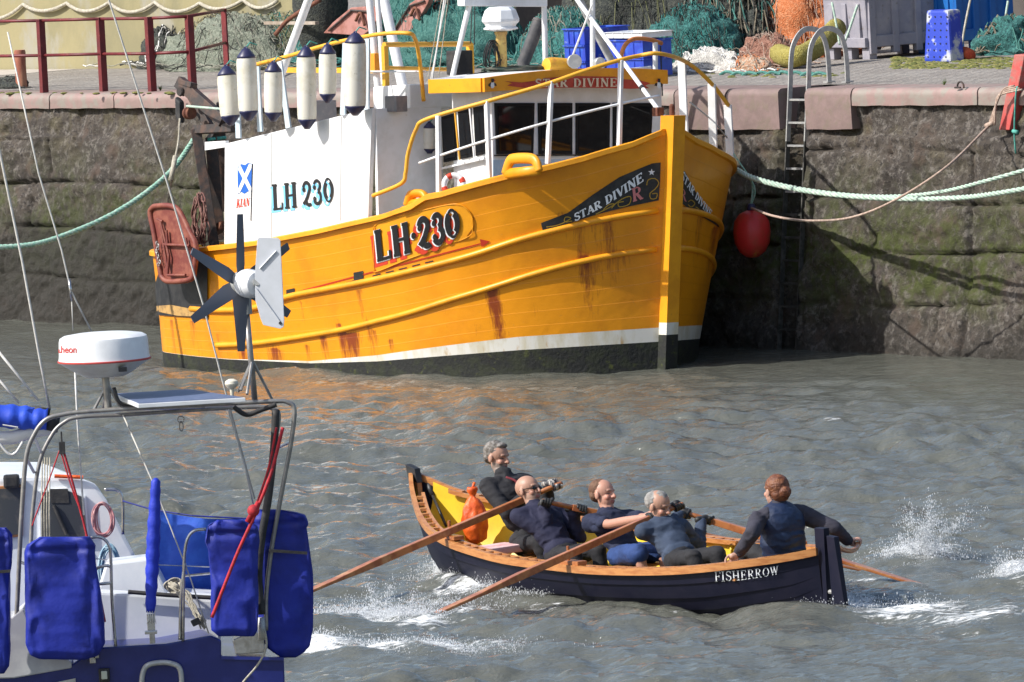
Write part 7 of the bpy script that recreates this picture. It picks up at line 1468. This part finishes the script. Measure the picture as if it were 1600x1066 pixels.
k = MB(); k.tube([YP(150,873,1.2), YP(225,882,1.2), YP(330,886,1.2)], .004, 5); k.tube([YP(288,900,1.0), YP(330,896,1.0)], .01, 6); k.build('guard_wire', M['steel'], yacht)
# stainless rails
for pts in ([(142,840),(158,840),(169,850),(173,870),(175,940),(181,1010)], [(148,895),(152,888),(165,884),(172,885)], [(152,913),(174,911)], [(286,1002),(287,900),(289,862),(294,840),(305,829),(322,827)], [(281,1000),(283,930),(289,880)], [(163,765),(180,765),(189,772),(192,790),(192,835)]):
    k = MB(); k.tube(curve_pts([YP(x, y, -.02 if pts[0][1] != 765 else 1.9) for x, y in pts], 26), .012, 10); k.build('pushpit_rail', M['steel'], yacht, True)
# boom with blue sail cover
k = MB(); bp_ = [YP(x, y, 1.0) for x, y in ((-90,648),(0,650),(40,653),(74,656))]; k.tube(curve_pts(bp_, 24), [.11+.008*math.sin(i*1.3) for i in range(25)] if len(curve_pts(bp_, 24)) == 25 else .11, 18, ov=.8); k.v = [tuple(np.array(p)+V(0,-1,.3)*.02*fbm([np.array(p)*7], 3, 2)[0]) for p in k.v]; sc_ = k.build('sail_cover', pm('bright_sail_cover', (.015,.06,.5), (.02,.08,.6), 5, .6, bump=.5, bs=10, dist=.02), yacht, True)
k = MB(); k.tube([YP(-90,688,1.0), YP(20,684,1.0), YP(62,672,1.0), YP(86,668,1.0)], .05, 14); k.build('boom', pm('boom_cream', (.7,.69,.66), None, rough=.35), yacht, True)
k = MB(); k.tube([YP(70,660,.98), YP(92,664,.98)], .06, 12); k.tube([YP(54,640,.98), YP(78,645,.98)], .03, 10); k.build('boom_end', M['black_rubber'], yacht, True)
k = MB(); k.tube([YP(4,664,.85), YP(28,668,.85)], .006, 6); k.build('cover_stitching', M['whiterope'], sc_)
# rigging wires and falls
def wire(pts, r_, nm, mat='galv', dys=None, par=yacht):
    k_ = MB(); k_.tube([YP(x, y, d_) for (x, y), d_ in zip(pts, dys or [.5]*len(pts))], r_, 6); return k_.build(nm, M[mat] if isinstance(mat, str) else mat, par, True)
wl_ = pm('pale_stay_wire', (.62,.6,.55), (.5,.48,.44), 20, .5)
wire([(164,-20),(170,0),(262,288),(318,478),(345,585),(398,780)], .0075, 'backstay', wl_); wire([(12,50),(60,270),(96,390),(111,455),(143,518)], .007, 'shroud', wl_, [1.2]*5); wire([(108,436),(112,470)], .012, 'rigging_screw', 'steel', [1.2]*2); wire([(112,470),(114,517)], .004, 'shroud', wl_, [1.2]*2)
wire([(-10,200),(0,240),(35,410),(62,560),(78,640)], .010, 'topping_lift', wl_, [1.0]*5); wire([(117,576),(121,660),(131,805)], .008, 'shroud', 'whiterope', [1.2]*3)
wire([(-10,540),(60,626)], .010, 'lazy_jack', 'whiterope', [.9]*2); wire([(-10,584),(30,630)], .009, 'lazy_jack', 'whiterope', [.9]*2); wire([(192,648),(238,752),(262,812),(298,905),(326,990)], .006, 'guy_wire', wl_, [.2,.1,0,0,0]); wire([(357,640),(385,740),(396,790)], .007, 'guy_wire', wl_, [.2]*3)
k = MB(); k.tube(curve_pts([YP(-10,680,.9), YP(12,708,.9), YP(24,708,.9), YP(36,690,.9)], 18), .010, 8); k.build('boom_line', M['whiterope'], yacht, True)
for i, x in enumerate((66,70,74,78)): wire([(x,715),(x-1,800),(x,860)], .006, 'mainsheet_fall', 'greyrope', [.9]*3)
wire([(104,838),(101,930)], .010, 'stanchion_line', 'whiterope', [.3]*2) if False else None
rp_ = lambda pts, r_, lb, dy=-.05, mat='redrope': (lambda k_: (k_.tube(curve_pts([YP(x, y, dy) for x, y in pts], 40), r_, 7), k_.thing('tackle_rope', lb, 'rope', M[mat], None, True)))(MB())
rp_([(93,704),(75,755),(58,800),(50,822)], .005, 'thin dark red rope running down left from the hanging block')
rp_([(95,706),(112,762),(132,820),(140,900),(158,965)], .006, 'dark red rope running down right from the hanging block, the inner one')
rp_([(99,704),(118,770),(134,830),(150,900),(164,972)], .009, 'thick dark red rope down the edge of the left blue bag')
rp_([(442,668),(424,738),(404,790),(396,810),(372,862),(348,922),(331,965)], .013, 'bright red rope slanting down across the blue bags to the deck', -.36)
rp_([(432,668),(420,730),(402,785),(394,806)], .009, 'second red rope strand beside the bright one at the right arch leg', -.3)
k = MB(); p = YP(396,798,-.36); k.ell(p, (.045,.04,.045), None, 12, 8); k.tube([p+V(.04,0,.06), p-V(.05,0,.08)], .018, 8); k.thing('rope_knot', 'knot of red rope at the right arch leg above the bags', 'knot', M['redrope'], None, True)
k = MB(); p = YP(97,700,-.05); k.box(p, V(.022,0,0), V(0,.015,0), V(0,0,.045)); k.tube([p+V(0,0,.04), p+V(0,0,.12)], .007, 6); rt = k.thing('tackle_block', 'black pulley block hanging from the left shoulder of the arch', 'block', M['black_rubber'], None, False, .012)
k = MB(); p = YP(283,662,.1); k.tube([p+V(.014*math.cos(t),0,.035*math.sin(t)-.02) for t in np.linspace(0, 6.28, 17)[:-1]], .005, 6, True); k.tube([p+V(.024*math.cos(t),0,.03+.024*math.sin(t)) for t in np.linspace(0, 6.28, 13)[:-1]], .004, 6, True); k.thing('snap_hook', 'small steel snap hook hanging under the arch crossbar', 'hook', M['greysteel'], None, True)
def hank(cx, cy, rx, ry, dy, n_, rad, nm, lb, mat):
    k_ = MB(); rr_ = random.Random(cx)
    for i in range(n_):
        c = YP(cx+rr_.uniform(-3,3), cy+rr_.uniform(-3,3), dy-.004*i); a = (rx+rr_.uniform(-3,3))/215; b = (ry+rr_.uniform(-4,4))/215
        k_.tube([c+V(a*math.cos(t),.015*math.sin(2*t+i),b*math.sin(t)) for t in np.linspace(0, 6.28, 26)[:-1]], rad, 6, True)
    return k_.thing(nm, lb, 'rope', mat, None, True)
hank(161,811,15,24,DG-.1,9,.005,'rope_coil','pink rope coil hung on the white doghouse side', pm('pink_rope', (.5,.2,.22), (.6,.35,.33), 20, .8))
hank(172,892,15,38,DG-.2,16,.007,'rope_coil','pale blue rope hank hung low beside the curved rail', pm('pale_blue_rope', (.2,.35,.45), (.4,.52,.58), 20, .8))
hank(272,915,10,10,.3,8,.008,'rope_coil','cream rope coil on the side deck below the weather cloth', M['greyrope']); 
k = MB(); rr_ = random.Random(4)
for i in range(14): k.tube(curve_pts([YP(262+rr_.random()*22,908+rr_.random()*12,.2), YP(285+rr_.random()*16,925+rr_.random()*18,.15), YP(298+rr_.random()*12,945+rr_.random()*16,.1), YP(312+rr_.random()*10,968+rr_.random()*16,.05)], 10), .006, 6)
k.thing('rope_tail', 'loose grey rope tails spilling down the white coaming to the block', 'rope', M['greyrope'], None, True)
k = MB(); k.box(YP(306,972,-.02), V(.03,0,.012), V(0,.02,0), V(-.01,0,.022)); k.thing('cleat_block', 'black deck block at the foot of the loose rope tails', 'block', M['black_rubber'], None, False, .008)
k = MB(); k.tube(curve_pts([YP(414,985,-.1), YP(416,1012,-.1), YP(402,1040,-.1), YP(380,1066,-.1), YP(372,1085,-.1)], 18), .008, 7); k.thing('stern_rope', 'thin white rope hanging from the right arch leg over the transom', 'rope', M['greyrope'], None, True)
# ------------------------------------------------------------ flying spray
spm = pm('white_spray', (.86,.88,.9), None, rough=.35)
def splash(label, blobs, n_, seed, jets=(), hi=.0052):
    """blobs: px, base row, spread px, height m, weight;  jets: px, row, aim px, aim row, width m, n"""
    r_ = np.random.default_rng(seed); C_ = []; W_ = np.array([b[4] for b in blobs], float); W_ /= W_.sum()
    for b, wgt in zip(blobs, W_):
        m_ = int(n_*wgt); px, py, sx, hh_, _ = b
        # clumped: droplets gather round random knots
        kn = max(6, int(sx*.8)); kx = r_.normal(px, sx, kn); ky = r_.normal(py, 3.2, kn); kh = np.abs(r_.normal(0, hh_*.6, kn))*np.exp(-((kx-px)/(1.3*sx))**2); ks = r_.uniform(.02, .11, kn)
        idx = r_.integers(0, kn, m_)
        base = np.array([atz(x, y) for x, y in zip(kx, ky)])
        p = base[idx]+r_.normal(0, 1, (m_, 3))*ks[idx][:,None]*np.array([1.6, 1.2, .5]); p[:,2] = np.abs(p[:,2])*.8+kh[idx]*r_.random(m_)**.8+.005; C_.append(p)
    for x0, y0, x1, y1, wd, m_ in jets:
        a = atz(x0, y0); e = aty(x1, y1, a[1]+r_.normal(0, .15)); t = r_.random(m_)**.8; p = a+(e-a)*t[:,None]; p[:,2] += .25*(e[2])*t*(1-t); p += r_.normal(0, 1, (m_, 3))*(wd*(.25+t))[:,None]; p[:,2] = np.abs(p[:,2]); C_.append(p)
    P = np.concatenate(C_); P[:,2] += np.array([wz(x, y) for x, y in P[:,:2]])*.8
    s = r_.random(len(P))**2.5*hi+.0014; st = 1+r_.random(len(P))*1.2
    T4 = np.array([[1,0,-.6],[-.6,.9,-.6],[-.6,-.9,-.6],[0,0,1.3]]); Vv = P[:,None]+T4[None]*s[:,None,None]*np.stack([np.ones_like(st), np.ones_like(st), st], 1)[:,None]
    Vv = Vv.reshape(-1, 3); o = Vv.mean(0); o[2] = 0; F = (np.arange(len(P))*4)[:,None,None]+np.array([[0,2,1],[0,1,3],[1,2,3],[2,0,3]])[None]; F = F.reshape(-1, 3)
    me = bpy.data.meshes.new('water_splash'); me.vertices.add(len(Vv)); me.vertices.foreach_set('co', (Vv-o).ravel()); me.loops.add(F.size); me.loops.foreach_set('vertex_index', F.ravel().astype(np.int32)); me.polygons.add(len(F)); me.polygons.foreach_set('loop_start', (np.arange(len(F))*3).astype(np.int32)); me.update(calc_edges=True)
    me.materials.append(spm); ob = bpy.data.objects.new('water_splash', me); COL.objects.link(ob); ob.location = o.tolist(); return tag(ob, label, 'splash', kind='stuff')
splash('white spray thrown up under the bow of the skiff', [(698,895,12,.16,3),(728,915,22,.14,4),(780,936,36,.06,2)], 9000, 1, [(700,898,690,868,.02,300),(705,900,715,880,.03,300)])
splash('long line of spray left of the dipping oar blade', [(585,962,30,.16,3),(540,970,34,.06,2),(650,966,26,.10,3),(700,950,30,.05,1)], 11000, 2, [(590,960,575,905,.03,350),(600,962,612,915,.03,300),(640,962,650,925,.03,250)])
splash('spray over the breaking crest nearest the blue bags', [(520,1012,30,.05,1),(600,1020,60,.03,1),(720,1016,60,.02,1)], 4500, 3)
splash('white spray churning at the stern of the skiff', [(1245,936,18,.15,3),(1280,942,30,.10,3),(1350,948,60,.03,1)], 10000, 4)
jr = random.Random(8)
splash('fan of spray thrown up behind the stern at right', [(1445,872,34,.08,3),(1410,876,26,.05,1)], 3500, 5, [(jr.gauss(1440,16), 874, jr.gauss(1440,40), jr.uniform(785,850), jr.uniform(.015,.05), jr.randint(60,420)) for _ in range(26)])
splash('spray at the far right edge of the picture', [(1592,905,22,.12,1)], 3000, 6, [(jr.gauss(1590,10), 905, jr.gauss(1590,25), jr.uniform(862,890), .04, 160) for _ in range(10)])
